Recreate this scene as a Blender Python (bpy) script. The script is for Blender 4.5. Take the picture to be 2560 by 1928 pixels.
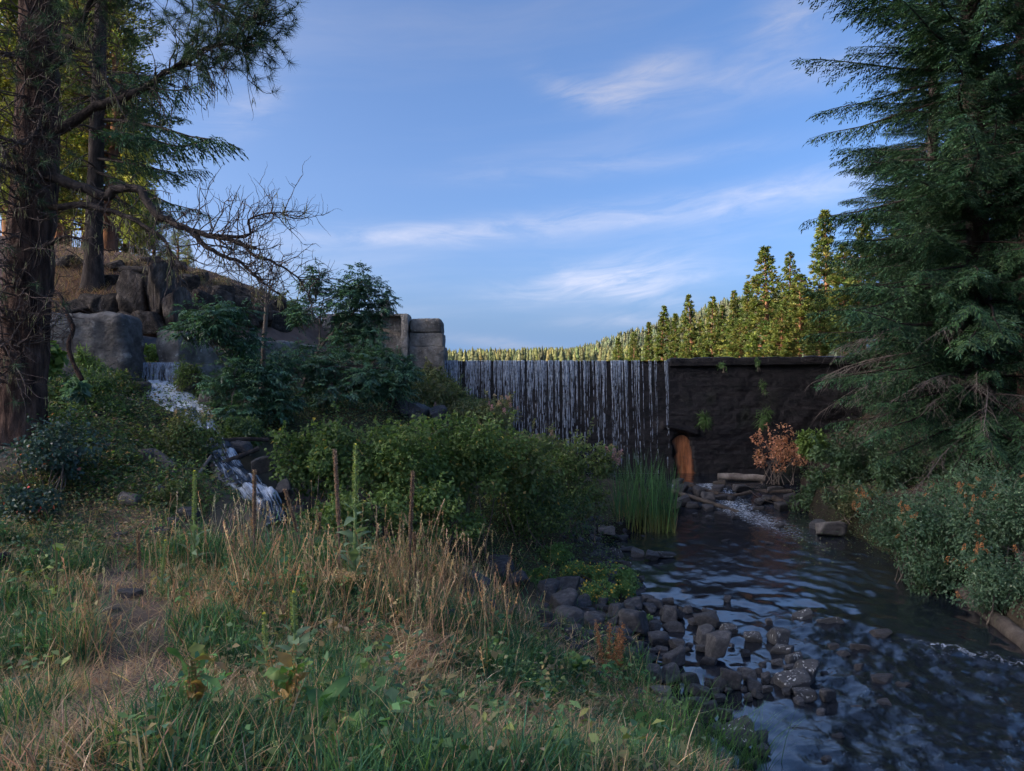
import bpy, math
import numpy as np
from mathutils import Vector, Matrix

for _o in list(bpy.data.objects):
    bpy.data.objects.remove(_o, do_unlink=True)
SC = bpy.context.scene
COL = SC.collection
rng = np.random.default_rng(11)
R = math.radians

# ------------------------------------------------------------------ camera
FPX, HZ, CZ = 1850.0, 980.0, 4.0          # focal length and horizon row in photo pixels, eye height
cam = bpy.data.cameras.new('camera')
cam.sensor_width = 36.0
cam.lens = 36.0 * FPX / 2560.0
cam.shift_y = (HZ - 964.0) / 2560.0
cam.clip_start = 0.05
cam.clip_end = 20000.0
cam_ob = bpy.data.objects.new('camera', cam)
cam_ob.location = (0, 0, CZ)
cam_ob.rotation_euler = (R(90), 0, 0)
COL.objects.link(cam_ob)
SC.camera = cam_ob

# ------------------------------------------------------------------ light
SUN_EL, SUN_AZ = 18.0, 253.0               # azimuth clockwise from +Y (253 = left, a little behind)
SKY_STRENGTH, SUN_STRENGTH, EXPOSURE = 0.15, 4.2, 1.38
SC.view_settings.view_transform = 'Standard'
SC.view_settings.look = 'None'
SC.view_settings.exposure = EXPOSURE
SC.view_settings.gamma = 1.0
SC.view_settings.use_curve_mapping = False
SC.render.engine = 'CYCLES'
SC.cycles.use_denoising = True
SC.cycles.use_adaptive_sampling = True
SC.cycles.adaptive_threshold = 0.02
SC.cycles.max_bounces = 6
SC.cycles.diffuse_bounces = 3
SC.cycles.glossy_bounces = 3
SC.cycles.transmission_bounces = 4
SC.cycles.transparent_max_bounces = 12
SC.cycles.caustics_reflective = False
SC.cycles.caustics_refractive = False

sun = bpy.data.lights.new('sun', 'SUN')
sun.energy = SUN_STRENGTH
sun.angle = R(0.6)
sun.color = (1.0, 0.80, 0.52)
sun_ob = bpy.data.objects.new('sun', sun)
_sd = Vector((math.sin(R(SUN_AZ)) * math.cos(R(SUN_EL)), math.cos(R(SUN_AZ)) * math.cos(R(SUN_EL)), math.sin(R(SUN_EL))))
sun_ob.rotation_euler = _sd.to_track_quat('Z', 'Y').to_euler()
sun_ob.location = (-60, -40, 60)
COL.objects.link(sun_ob)


class NT:
    """small node-tree writer"""
    def __init__(s, tree):
        s.t = tree
    def n(s, kind, ins=None, **props):
        nd = s.t.nodes.new(kind)
        for k, v in props.items():
            setattr(nd, k, v)
        for k, v in (ins or {}).items():
            s.put(nd.inputs[k], v)
        return nd
    def put(s, sock, v):
        if isinstance(v, bpy.types.NodeSocket):
            s.t.links.new(v, sock)
        elif isinstance(v, bpy.types.Node):
            s.t.links.new(v.outputs[0], sock)
        else:
            if sock.type == 'RGBA' and len(v) == 3:
                v = (*v, 1.0)
            sock.default_value = v
    def m(s, op, a, b=0.0, c=0.0, clamp=False):
        nd = s.t.nodes.new('ShaderNodeMath')
        nd.operation = op
        nd.use_clamp = clamp
        s.put(nd.inputs[0], a); s.put(nd.inputs[1], b)
        if op in ('MULTIPLY_ADD', 'SMOOTH_MIN', 'COMPARE'):
            s.put(nd.inputs[2], c)
        return nd.outputs[0]
    def rng(s, v, a, b, c=0.0, d=1.0, smooth=False):
        nd = s.t.nodes.new('ShaderNodeMapRange')
        if smooth:
            nd.interpolation_type = 'SMOOTHSTEP'
        for i, x in enumerate((v, a, b, c, d)):
            s.put(nd.inputs[i], x)
        return nd.outputs[0]
    def mix(s, f, a, b, blend='MIX'):
        nd = s.t.nodes.new('ShaderNodeMix')
        nd.data_type = 'RGBA'
        nd.blend_type = blend
        s.put(nd.inputs[0], f); s.put(nd.inputs[6], a); s.put(nd.inputs[7], b)
        return nd.outputs[2]


# ------------------------------------------------------------------ sky with cirrus
world = bpy.data.worlds.new('World')
SC.world = world
world.use_nodes = True
world.node_tree.nodes.clear()
W = NT(world.node_tree)
sky = W.n('ShaderNodeTexSky', sky_type='NISHITA', sun_disc=False, sun_elevation=R(SUN_EL), sun_rotation=R(SUN_AZ),
          altitude=700.0, air_density=0.6, dust_density=9.0, ozone_density=3.0)
tc = W.n('ShaderNodeTexCoord')
sep = W.n('ShaderNodeSeparateXYZ', {0: tc.outputs['Generated']})
az = W.m('ARCTAN2', sep.outputs[0], sep.outputs[1])
el = W.m('ARCSINE', sep.outputs[2])
# streaks: noise drawn out along the azimuth, tilted a little, bent by a second noise
bend = W.n('ShaderNodeTexNoise', {'Vector': W.n('ShaderNodeCombineXYZ', {0: W.m('MULTIPLY', az, 1.6), 1: W.m('MULTIPLY', el, 3.0), 2: 1.7}),
                                  'Scale': 1.0, 'Detail': 2.0})
elt = W.m('SUBTRACT', W.m('SUBTRACT', el, W.m('MULTIPLY', az, 0.10)), W.m('MULTIPLY', bend.outputs[0], 0.10))
st = W.n('ShaderNodeTexNoise', {'Vector': W.n('ShaderNodeCombineXYZ', {0: W.m('MULTIPLY', az, 1.1), 1: W.m('MULTIPLY', elt, 11.0), 2: 4.2}),
                                'Scale': 1.0, 'Detail': 5.0, 'Roughness': 0.55})
fine = W.n('ShaderNodeTexNoise', {'Vector': W.n('ShaderNodeCombineXYZ', {0: W.m('MULTIPLY', W.m('ADD', az, W.m('MULTIPLY', el, 0.9)), 9.0),
                                                                         1: W.m('MULTIPLY', elt, 46.0), 2: 0.3}),
                                  'Scale': 1.0, 'Detail': 6.0, 'Roughness': 0.62, 'Distortion': 0.6})
veil = W.m('MULTIPLY', W.rng(st.outputs[0], 0.45, 0.82, 0.0, 0.40, True), W.rng(fine.outputs[0], 0.2, 0.75, 0.45, 1.0))
low = W.rng(el, 0.55, 0.10, 0.5, 1.0, True)
cloud = W.m('MULTIPLY', veil, low)
# (px, py, sx, sy, tilt, strength) of the wisps one sees over the dam, in photo pixels -> angles
for px, py, sx, sy, tl, k in [(1560, 690, 190, 42, -0.10, .85), (1600, 735, 150, 24, 0.25, .6), (1430, 720, 180, 26, -.05, .5),
                              (1610, 195, 110, 38, -0.25, .75), (1490, 235, 100, 26, 0.2, .7), (1400, 225, 70, 26, .45, .5), (1830, 200, 260, 40, 0.05, .34),
                              (1970, 45, 85, 50, -0.15, .65), (620, 275, 75, 45, -0.45, .6), (1560, 530, 620, 26, -0.09, .52), (1050, 590, 380, 22, -0.06, .46),
                              (1500, 415, 330, 22, -0.06, .42), (1980, 490, 220, 34, -.15, .38), (1230, 855, 120, 14, 0.12, .6), (1570, 800, 150, 16, -0.03, .55)]:
    ca = math.atan2(px - 1280, FPX)
    ce = math.atan2(HZ - py, math.hypot(FPX, px - 1280))
    da = W.m('SUBTRACT', az, ca)
    de = W.m('ADD', W.m('SUBTRACT', el, ce), W.m('MULTIPLY', da, tl))
    q = W.m('ADD', W.m('POWER', W.m('MULTIPLY', da, FPX / sx), 2.0), W.m('POWER', W.m('ABSOLUTE', W.m('MULTIPLY', de, FPX / sy)), 2.0))
    g = W.m('MULTIPLY', W.m('EXPONENT', W.m('MULTIPLY', q, -0.8)), W.m('MULTIPLY', W.rng(fine.outputs[0], 0.34, 0.68, 0.12, 1.0), k * .62))
    cloud = W.m('ADD', cloud, g)
cloud = W.m('MINIMUM', cloud, 0.72)
deep = W.n('ShaderNodeHueSaturation', {'Hue': 0.5, 'Saturation': 1.12, 'Value': 1.0, 'Color': sky.outputs[0]})
lum = W.n('ShaderNodeRGBToBW', {0: sky.outputs[0]})
haze_k = W.rng(el, .16, .03, 0.0, .95, True)                       # pale air along the whole horizon
deep_c = W.mix(haze_k, deep.outputs[0], (.66, 1.12, 1.98))
white = W.n('ShaderNodeVectorMath', {0: (1.02, 1.03, 1.22), 'Scale': W.m('MULTIPLY', lum.outputs[0], 1.75)}, operation='SCALE')
bg = W.n('ShaderNodeBackground', {0: W.mix(cloud, deep_c, white.outputs[0]), 1: SKY_STRENGTH})
W.n('ShaderNodeOutputWorld', {0: bg.outputs[0]})


# ------------------------------------------------------------------ geometry helpers
def P(px, py, D):
    return np.array([(px - 1280.0) / FPX * D, D, CZ + (HZ - py) / FPX * D])

def proj(V):
    return 1280.0 + V[:, 0] / V[:, 1] * FPX, HZ - (V[:, 2] - CZ) / V[:, 1] * FPX

def _hash(ix, iy, iz, seed):
    n = (ix.astype(np.int64) * 374761393 + iy.astype(np.int64) * 668265263 + iz.astype(np.int64) * 2147483647 + seed * 974634777) & 0xffffffff
    n = ((n ^ (n >> 13)) * 1274126177) & 0xffffffff
    n = ((n ^ (n >> 16)) * 2246822519) & 0xffffffff
    return ((n ^ (n >> 15)) & 0xffff) / 65535.0

def noise(p, seed=0):
    p = np.asarray(p, float)
    i = np.floor(p); f = p - i
    u = f * f * (3 - 2 * f)
    i = i.astype(np.int64)
    out = 0
    for dx in (0, 1):
        wx = u[:, 0] if dx else 1 - u[:, 0]
        for dy in (0, 1):
            wy = u[:, 1] if dy else 1 - u[:, 1]
            for dz in (0, 1):
                wz = u[:, 2] if dz else 1 - u[:, 2]
                out = out + wx * wy * wz * _hash(i[:, 0] + dx, i[:, 1] + dy, i[:, 2] + dz, seed)
    return out * 2 - 1

def fbm(p, octs=4, seed=0, gain=0.5):
    p = np.asarray(p, float)
    a, s, out = 1.0, 1.0, 0
    for o in range(octs):
        out = out + a * noise(p * s + o * 17.3, seed + o)
        a *= gain; s *= 2.03
    return out

def sst(a, b, x):
    t = np.clip((np.asarray(x, float) - a) / (b - a), 0, 1)
    return t * t * (3 - 2 * t)

def unit(v):
    v = np.asarray(v, float)
    return v / np.maximum(np.linalg.norm(v, axis=-1, keepdims=True), 1e-9)


class Acc:
    """collects vertices, faces and per-vertex colours of ONE mesh"""
    def __init__(s):
        s.V, s.F, s.S, s.C, s.n = [], [], [], [], 0
    def add(s, V, F, col=(1, 1, 1)):
        V = np.asarray(V, float).reshape(-1, 3)
        F = np.asarray(F, np.int64)
        s.V.append(V)
        s.F.append((F + s.n).ravel())
        s.S.append(np.full(len(F), F.shape[1], np.int64))
        c = np.asarray(col, float)
        s.C.append(np.broadcast_to(c, (len(V), 3)) if c.ndim == 1 else c)
        s.n += len(V)
        return s
    def add_acc(s, o, T=None, loc=(0, 0, 0)):
        V = np.concatenate(o.V)
        if T is not None:
            V = V @ np.asarray(T).T
        s.V.append(V + np.asarray(loc))
        s.F.append(np.concatenate(o.F) + s.n)
        s.S += o.S
        s.C += o.C
        s.n += len(V)
        return s

def mesh_of(name, acc, mat, smooth=False, origin=(0, 0, 0)):
    V = np.concatenate(acc.V) - np.asarray(origin, float)
    L = np.concatenate(acc.F)
    S = np.concatenate(acc.S)
    me = bpy.data.meshes.new(name)
    me.vertices.add(len(V))
    me.vertices.foreach_set('co', V.astype(np.float32).ravel())
    me.loops.add(len(L))
    me.loops.foreach_set('vertex_index', L.astype(np.int32))
    me.polygons.add(len(S))
    st_ = np.concatenate([[0], np.cumsum(S)[:-1]])
    me.polygons.foreach_set('loop_start', st_.astype(np.int32))
    me.polygons.foreach_set('loop_total', S.astype(np.int32))
    if smooth:
        me.polygons.foreach_set('use_smooth', np.ones(len(S), bool))
    C = np.concatenate(acc.C)
    at = me.attributes.new('col', 'FLOAT_COLOR', 'POINT')
    at.data.foreach_set('color', np.concatenate([C, np.ones((len(C), 1))], 1).astype(np.float32).ravel())
    me.update(calc_edges=True)
    me.materials.append(mat)
    return me

def put(name, me, parent=None, loc=(0, 0, 0), rot=(0, 0, 0), scale=(1, 1, 1)):
    o = bpy.data.objects.new(name, me)
    COL.objects.link(o)
    o.location = loc
    o.rotation_euler = rot
    o.scale = scale if hasattr(scale, '__len__') else (scale,) * 3
    if parent is not None:
        o.parent = parent
    return o

def tag(o, label=None, cat=None, group=None, kind=None):
    if label: o['label'] = label
    if cat: o['category'] = cat
    if group: o['group'] = group
    if kind: o['kind'] = kind
    return o

def thing(name, label, cat, loc=(0, 0, 0), group=None):
    o = bpy.data.objects.new(name, None)
    COL.objects.link(o)
    o.location = tuple(float(x) for x in loc)
    o.empty_display_size = 0.2
    return tag(o, label, cat, group)

def part(name, acc, mat, parent, smooth=False):
    """world-space geometry hung under its thing, or under a part of it"""
    org = (parent.parent or parent).location
    return put(name, mesh_of(name, acc, mat, smooth, org), parent)

def single(name, acc, mat, label, cat, group=None, smooth=False, origin=None, kind=None):
    V = np.concatenate(acc.V)
    if origin is None:
        origin = (V[:, 0].mean(), V[:, 1].mean(), V[:, 2].min())
    o = put(name, mesh_of(name, acc, mat, smooth, origin), None, origin)
    return tag(o, label, cat, group, kind)

def frames(path):
    path = np.asarray(path, float)
    t = unit(np.gradient(path, axis=0))
    n = np.cross(t[0], (0.31, 0.2, 0.93))
    if np.linalg.norm(n) < 0.1:
        n = np.cross(t[0], (1, 0.1, 0))
    n = unit(n)
    N = [n]
    for i in range(1, len(path)):
        n = n - t[i] * np.dot(n, t[i])
        n = unit(n)
        N.append(n)
    N = np.array(N)
    return t, N, np.cross(t, N)

def tube(path, rad, sides=6, cap=False):
    path = np.asarray(path, float)
    rad = np.broadcast_to(np.asarray(rad, float), (len(path),))
    t, N, B = frames(path)
    a = np.arange(sides) * 2 * np.pi / sides
    V = path[:, None, :] + rad[:, None, None] * (np.cos(a)[None, :, None] * N[:, None, :] + np.sin(a)[None, :, None] * B[:, None, :])
    n = len(path)
    i = np.arange(n - 1)[:, None] * sides
    j = np.arange(sides)[None, :]
    k = (j + 1) % sides
    Fq = np.stack([i + j, i + k, i + sides + k, i + sides + j], -1).reshape(-1, 4)
    return V.reshape(-1, 3), Fq

def spline(pts, n):
    """Catmull-Rom through pts (any columns), n samples"""
    p = np.asarray(pts, float)
    if len(p) == 2:
        return p[0] + (p[1] - p[0]) * np.linspace(0, 1, n)[:, None]
    p = np.vstack([2 * p[0] - p[1], p, 2 * p[-1] - p[-2]])
    u = np.linspace(0, len(p) - 3 - 1e-6, n)
    i = u.astype(int); f = (u - i)[:, None]
    a, b, c, d = p[i], p[i + 1], p[i + 2], p[i + 3]
    return 0.5 * (2 * b + (c - a) * f + (2 * a - 5 * b + 4 * c - d) * f ** 2 + (3 * b - a - 3 * c + d) * f ** 3)

def wander(p0, d, length, n, amp=0.25, grav=0.0, r=None):
    r = r or rng
    d = unit(d)
    pts = [np.asarray(p0, float)]
    s = length / (n - 1)
    for _ in range(n - 1):
        d = unit(d + r.normal(0, amp, 3) + np.array([0, 0, -grav]))
        pts.append(pts[-1] + d * s)
    return np.array(pts)

def leaf_quads(pos, d, nrm, L, Wd, fold=0.18, droop=0.12):
    """one diamond leaf per row"""
    pos = np.asarray(pos, float)
    N = len(pos)
    d = unit(d); s = unit(np.cross(d, nrm)); up = np.cross(s, d)
    L = np.broadcast_to(L, (N,))[:, None]; Wd = np.broadcast_to(Wd, (N,))[:, None]
    a = pos
    b = pos + d * L * .48 + s * Wd * .5 + up * Wd * fold
    c = pos + d * L - up * L * droop
    e = pos + d * L * .48 - s * Wd * .5 + up * Wd * fold
    V = np.stack([a, b, c, e], 1).reshape(-1, 3)
    Fq = np.arange(N * 4).reshape(-1, 4)
    return V, Fq

def rep(col, k):
    return np.repeat(col, k, axis=0)

def pick(cols, n, jitter=0.16, r=None):
    """n albedo colours drawn from a list with some spread"""
    r = r or rng
    c = np.asarray(cols, float)[r.integers(0, len(cols), n)]
    return np.clip(c * np.exp(r.normal(0, jitter, (n, 1))) * np.exp(r.normal(0, jitter * .3, (n, 3))), 0.004, 0.9)

def rand_dirs(n, r=None):
    r = r or rng
    return unit(r.normal(0, 1, (n, 3)))

def rotz(a):
    c, s = math.cos(a), math.sin(a)
    return np.array([[c, -s, 0], [s, c, 0], [0, 0, 1.0]])


# ------------------------------------------------------------------ materials
def new_mat(name):
    m = bpy.data.materials.new(name)
    m.use_nodes = True
    m.node_tree.nodes.clear()
    return m, NT(m.node_tree)

def out(t, sh, disp=None):
    t.n('ShaderNodeOutputMaterial', {0: sh})

def leaf_mat(name, rough=0.5, trans=0.28, spec=0.35, tgain=1.4, gain=1.5):
    m, t = new_mat(name)
    c = t.n('ShaderNodeVectorMath', {0: t.n('ShaderNodeAttribute', attribute_name='col').outputs[0], 1: (gain, gain, gain)}, operation='MULTIPLY')
    b = t.n('ShaderNodeBsdfPrincipled', {'Base Color': c.outputs[0], 'Roughness': rough, 'Specular IOR Level': spec})
    tr = t.n('ShaderNodeBsdfTranslucent', {0: t.mix(1.0, c.outputs[0], (tgain, tgain * 1.05, tgain * .55), 'MULTIPLY')})
    mx = t.n('ShaderNodeMixShader', {0: trans, 1: b.outputs[0], 2: tr.outputs[0]})
    out(t, mx.outputs[0])
    return m

def noisy_mat(name, cols, scale=4.0, rough=0.85, bump=0.4, bscale=18.0, bdist=0.02, spec=0.25, stretch=(1, 1, 1), detail=8.0, use_col=False,
              speck=None, crack=None):
    """rock, soil, bark, concrete: several noises blend the colours, another one gives the relief"""
    m, t = new_mat(name)
    tc_ = t.n('ShaderNodeTexCoord')
    mp = t.n('ShaderNodeMapping', {0: tc_.outputs['Object'], 'Scale': stretch})
    oi = t.n('ShaderNodeObjectInfo')
    mp2 = t.n('ShaderNodeVectorMath', {0: mp.outputs[0], 1: t.n('ShaderNodeCombineXYZ', {0: t.m('MULTIPLY', oi.outputs['Random'], 37.0), 1: t.m('MULTIPLY', oi.outputs['Random'], 91.0), 2: 0.0})}, operation='ADD')
    n1 = t.n('ShaderNodeTexNoise', {'Vector': mp2.outputs[0], 'Scale': scale, 'Detail': detail, 'Roughness': 0.62})
    r = t.n('ShaderNodeValToRGB', {0: n1.outputs[0]})
    e = r.color_ramp.elements
    while len(e) < len(cols):
        e.new(0.5)
    for i, c in enumerate(cols):
        e[i].position = 0.30 + 0.40 * i / max(1, len(cols) - 1)
        e[i].color = (*c, 1)
    colr = r.outputs[0]
    if speck:
        n2 = t.n('ShaderNodeTexNoise', {'Vector': mp2.outputs[0], 'Scale': speck[1], 'Detail': 5.0, 'Roughness': 0.7})
        colr = t.mix(t.rng(n2.outputs[0], speck[2], speck[2] + 0.08), colr, speck[0])
    if use_col:
        a = t.n('ShaderNodeAttribute', attribute_name='col')
        colr = t.mix(1.0, colr, a.outputs[0], 'MULTIPLY')
    rv = t.m('MULTIPLY_ADD', oi.outputs['Random'], 0.5, 0.75)
    colr = t.mix(1.0, colr, t.n('ShaderNodeCombineXYZ', {0: rv, 1: rv, 2: rv}).outputs[0], 'MULTIPLY')
    n3 = t.n('ShaderNodeTexNoise', {'Vector': mp2.outputs[0], 'Scale': bscale, 'Detail': 8.0, 'Roughness': 0.65})
    bp = t.n('ShaderNodeBump', {'Strength': bump, 'Distance': bdist, 'Height': n3.outputs[0]})
    b = t.n('ShaderNodeBsdfPrincipled', {'Base Color': colr, 'Roughness': rough, 'Specular IOR Level': spec, 'Normal': bp.outputs[0]})
    out(t, b.outputs[0])
    return m

MAT = {}
MAT['leaf'] = leaf_mat('leaf', 0.55, 0.30, .25, 1.4, 1.85)
MAT['gloss_leaf'] = leaf_mat('gloss_leaf', 0.36, 0.22, 0.5, 1.4, 1.75)
MAT['needle'] = leaf_mat('needle', 0.65, 0.12, 0.10)
MAT['far_needle'] = leaf_mat('far_needle', 0.6, 0.25, 0.2, 1.5, 1.4)
MAT['grass'] = leaf_mat('grass', 0.6, 0.30, 0.15, 1.4, 1.5)
MAT['soil'] = noisy_mat('soil', [(.75, .72, .7), (1.0, 1.0, 1.0), (1.25, 1.2, 1.12)], 1.7, .95, .7, 14, .05, .1, use_col=True, speck=((.34, .26, .17), 26, .63))
MAT['path'] = noisy_mat('path', [(.10, .074, .058), (.17, .128, .098), (.27, .21, .155)], 2.2, .95, .6, 22, .03, .1, speck=((.33, .27, .2), 34, .62))
MAT['rock'] = noisy_mat('rock', [(.038, .037, .039), (.072, .069, .072), (.14, .132, .132)], 3.0, .72, .8, 11, .05, .35, speck=((.15, .135, .12), 16, .66))
MAT['wet_rock'] = noisy_mat('wet_rock', [(.03, .027, .028), (.055, .048, .047), (.095, .083, .077)], 3.0, .45, .8, 10, .05, .4)
MAT['pale_rock'] = noisy_mat('pale_rock', [(.10, .088, .082), (.16, .14, .128), (.23, .205, .185)], 2.6, .85, .7, 9, .05, .25)
MAT['cliff'] = noisy_mat('cliff', [(.03, .024, .02), (.08, .062, .05), (.19, .155, .13)], 2.2, .9, 1.0, 8, .14, .2, speck=((.42, .38, .34), 9, .64))
MAT['bark_pine'] = noisy_mat('bark_pine', [(.03, .022, .02), (.10, .062, .048), (.20, .125, .095)], 4.5, .95, 1.0, 12, .12, .1, stretch=(1.6, 1.6, .35))
MAT['bark_dark'] = noisy_mat('bark_dark', [(.03, .024, .021), (.065, .05, .042), (.115, .09, .075)], 4.0, .95, .9, 14, .04, .1, stretch=(1.5, 1.5, .5))
MAT['bark_lit'] = noisy_mat('bark_lit', [(.09, .05, .035), (.20, .105, .068), (.30, .165, .11)], 2.4, .95, .9, 9, .05, .1, stretch=(1.6, 1.6, .4))
MAT['twig'] = noisy_mat('twig', [(.05, .036, .03), (.085, .062, .052), (.13, .1, .085)], 6, .9, .4, 20, .01, .15)
MAT['dead_twig'] = noisy_mat('dead_twig', [(.09, .072, .064), (.14, .115, .1), (.19, .16, .14)], 6, .9, .3, 20, .01, .15)
MAT['stem'] = noisy_mat('stem', [(.10, .078, .062), (.16, .125, .1), (.22, .18, .15)], 6, .85, .3, 30, .01, .2)
MAT['driftwood'] = noisy_mat('driftwood', [(.10, .08, .068), (.19, .155, .13), (.30, .255, .22)], 3, .9, 1.0, 12, .04, .15, stretch=(1, 1, 1))
MAT['log'] = noisy_mat('log', [(.04, .032, .027), (.08, .062, .05), (.14, .115, .09)], 2.6, .85, .9, 10, .04, .25, speck=((.09, .1, .045), 7, .6))
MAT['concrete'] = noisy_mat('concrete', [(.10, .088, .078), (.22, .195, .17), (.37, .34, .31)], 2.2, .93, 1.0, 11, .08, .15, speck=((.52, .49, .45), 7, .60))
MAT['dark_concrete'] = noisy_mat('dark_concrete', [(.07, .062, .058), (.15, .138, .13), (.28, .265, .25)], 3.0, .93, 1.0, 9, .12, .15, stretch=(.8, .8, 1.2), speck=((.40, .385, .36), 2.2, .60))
MAT['stalk'] = noisy_mat('stalk', [(.12, .075, .055), (.19, .125, .09), (.26, .18, .135)], 12, .95, .8, 60, .02, .1)
MAT['tarp'] = noisy_mat('tarp', [(.02, .023, .03), (.03, .034, .043), (.045, .05, .06)], 3, .42, .2, 8, .02, .5)

# ------------------------------------------------------------------ lie of the land
LBY = np.array([-30, 0, 6.5, 9.0, 10.4, 11.8, 12.6, 14.7, 17.0, 19.3, 21.0, 22.2, 23.4, 24.6, 26.2, 28.5, 30.5, 33.0, 34.2, 37.2])
LBX = np.array([6.0, 3.6, 2.45, 2.2, 2.15, 2.1, 2.25, 2.45, 2.95, 3.05, 2.7, 2.75, 3.3, 4.2, 5.6, 6.5, 6.3, 5.2, 2.2, 1.5])
RBY = np.array([-30, 0, 9.0, 13.3, 17.0, 19.3, 23.6, 26, 30, 33, 37.2])
RBX = np.array([12, 11, 9.6, 9.45, 10.3, 10.6, 11.0, 10.9, 11.7, 13.0, 15.5])
def LB(y): return np.interp(y, LBY, LBX)
def RB(y): return np.interp(y, RBY, RBX)

def zw(x, y):
    x = np.asarray(x, float); y = np.asarray(y, float)
    z = -0.60 + 0.58 * sst(28.2, 32.4, y)
    # a ledge crosses the right half of the stream
    u = (y - (14.3 - (x - 6.8) * 0.85)) / 0.75
    z = z - 0.13 * (1 - sst(-1.0, 0.6, u)) * sst(5.4, 7.2, x) * (1 - sst(30, 34, y))
    return z

_cp = []
def cp(px, py, D, dz=0.0):
    p = P(px, py, D); p[2] += dz; _cp.append(p)
for q in [(0, 0, 2.40), (-3, 0, 2.6), (-8, 0, 3.3), (2, 0, 1.9), (0, -8, 2.6), (-8, -8, 4), (3, -8, 1.6), (-16, 2, 5.5), (-16, 12, 4.6), (-30, 10, 9), (-30, -20, 10),
          (0, -30, 3), (8, -30, -1), (14, -10, .5), (13, 0, .4), (12, 8, .3), (13.5, 14, .7), (13, 18, .8), (13.5, 22, 1.2), (14.3, 25, 1.3), (14, 30, .7), (15.5, 33, .7), (17, 20, 1.8), (17, 30, 1.5),
          (24, 20, 3.5), (24, 30, 3.5), (17.2, 35.6, 1.4), (19, 37.2, 4.5), (19, 39, 6.0), (30, 36, 6.5), (26, 55, 6.6), (30, 75, 7.0), (40, 100, 8), (60, 60, 12), (80, 150, 14), (60, 20, 13), (50, -20, 10),
          (30, -10, 5), (24, 4, 4),
          (-3.2, 13.8, 1.15), (-2.2, 15.2, .5), (-.5, 16.5, .1), (1.0, 17.5, -.2), (-5, 15.5, 1.5), (-3.5, 16.5, 1.1),
          (0, 20, .8), (-1.5, 18.5, 1.0), (1.6, 22, -.1), (2, 24, .1), (2.8, 26.5, .1), (1.5, 28, .5), (-2, 21.5, 2.6), (-2, 24, 2.9), (-1.2, 28, 3.0), (2.8, 31, 0.2), (0.8, 33.5, .6), (-.6, 35, 1.6),
          (-3.2, 33, 4.4), (-3.4, 36.5, 4.9), (-6, 33, 4.6), (-5, 30, 4.0), (-3, 27, 3.6), (-7, 38, 5.5), (-4, 23, 3.5),
          (-9.4, 24.5, 4.7), (-11.8, 23.2, 4.7), (-14, 23.0, 4.9), (-8.6, 27, 5.2), (-7.8, 30, 5.4), (-8, 33, 5.6),
          (-20, 50, 9.5), (-30, 60, 11), (-14, 46, 7.5), (-12, 60, 5.0), (-40, 45, 14), (-25, 30, 11), (-28, 80, 9), (-40, 120, 11),
          (2, 42, 3), (8, 50, 2.5), (2, 80, 2.5), (14, 60, 3.0), (18, 80, 4), (-5, 55, 3), (25, 150, 4), (0, 150, 3), (-25, 150, 8),
          (-13.2, 14.0, 4.0), (-11.5, 17, 4.1), (-14, 19.5, 4.6)]:
    _cp.append(np.array(q, float))
for q in [(1280, 1928, 3.4), (100, 1900, 3.6), (700, 1900, 3.4), (1500, 1900, 5.5), (1650, 1900, 7.5), (1300, 1700, 7.2), (1000, 1700, 6.0), (500, 1700, 5.6), (100, 1700, 5.6),
          (900, 1490, 8.5), (1200, 1530, 10.0), (1350, 1540, 12.6), (1450, 1570, 13.3), (1120, 1440, 11.0), (600, 1420, 10), (300, 1420, 9.5), (350, 1260, 12.5), (100, 1270, 12.3), (0, 1400, 9.6),
          (130, 1100, 14.2), (40, 1100, 14), (300, 1060, 17), (400, 1160, 14.5), (540, 1200, 14.6), (650, 1280, 13.6), (700, 1330, 12.9), (720, 1400, 11.0), (850, 1390, 11.2), (400, 985, 20.6),
          (500, 1050, 18.3), (240, 945, 20.2), (120, 945, 20), (560, 1020, 20), (660, 1010, 21), (800, 1005, 23), (960, 1030, 21.5), (1040, 1010, 25),
          (150, 640, 28), (420, 668, 30), (640, 722, 34), (800, 800, 38), (300, 655, 36), (60, 625, 36), (330, 760, 25.2), (120, 735, 25.2)]:
    cp(*q)
CPA = np.array(_cp)
def _phi(d2): return np.sqrt(d2 + 0.6)
_D2 = ((CPA[:, None, :2] - CPA[None, :, :2]) ** 2).sum(-1)
_n = len(CPA)
_A = np.zeros((_n + 3, _n + 3))
_A[:_n, :_n] = _phi(_D2) - 0.04 * np.eye(_n)
_A[:_n, _n] = 1; _A[:_n, _n + 1:] = CPA[:, :2]
_A[_n:, :_n] = _A[:_n, _n:].T
_wt = np.linalg.solve(_A, np.concatenate([CPA[:, 2], [0, 0, 0]]))

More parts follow.
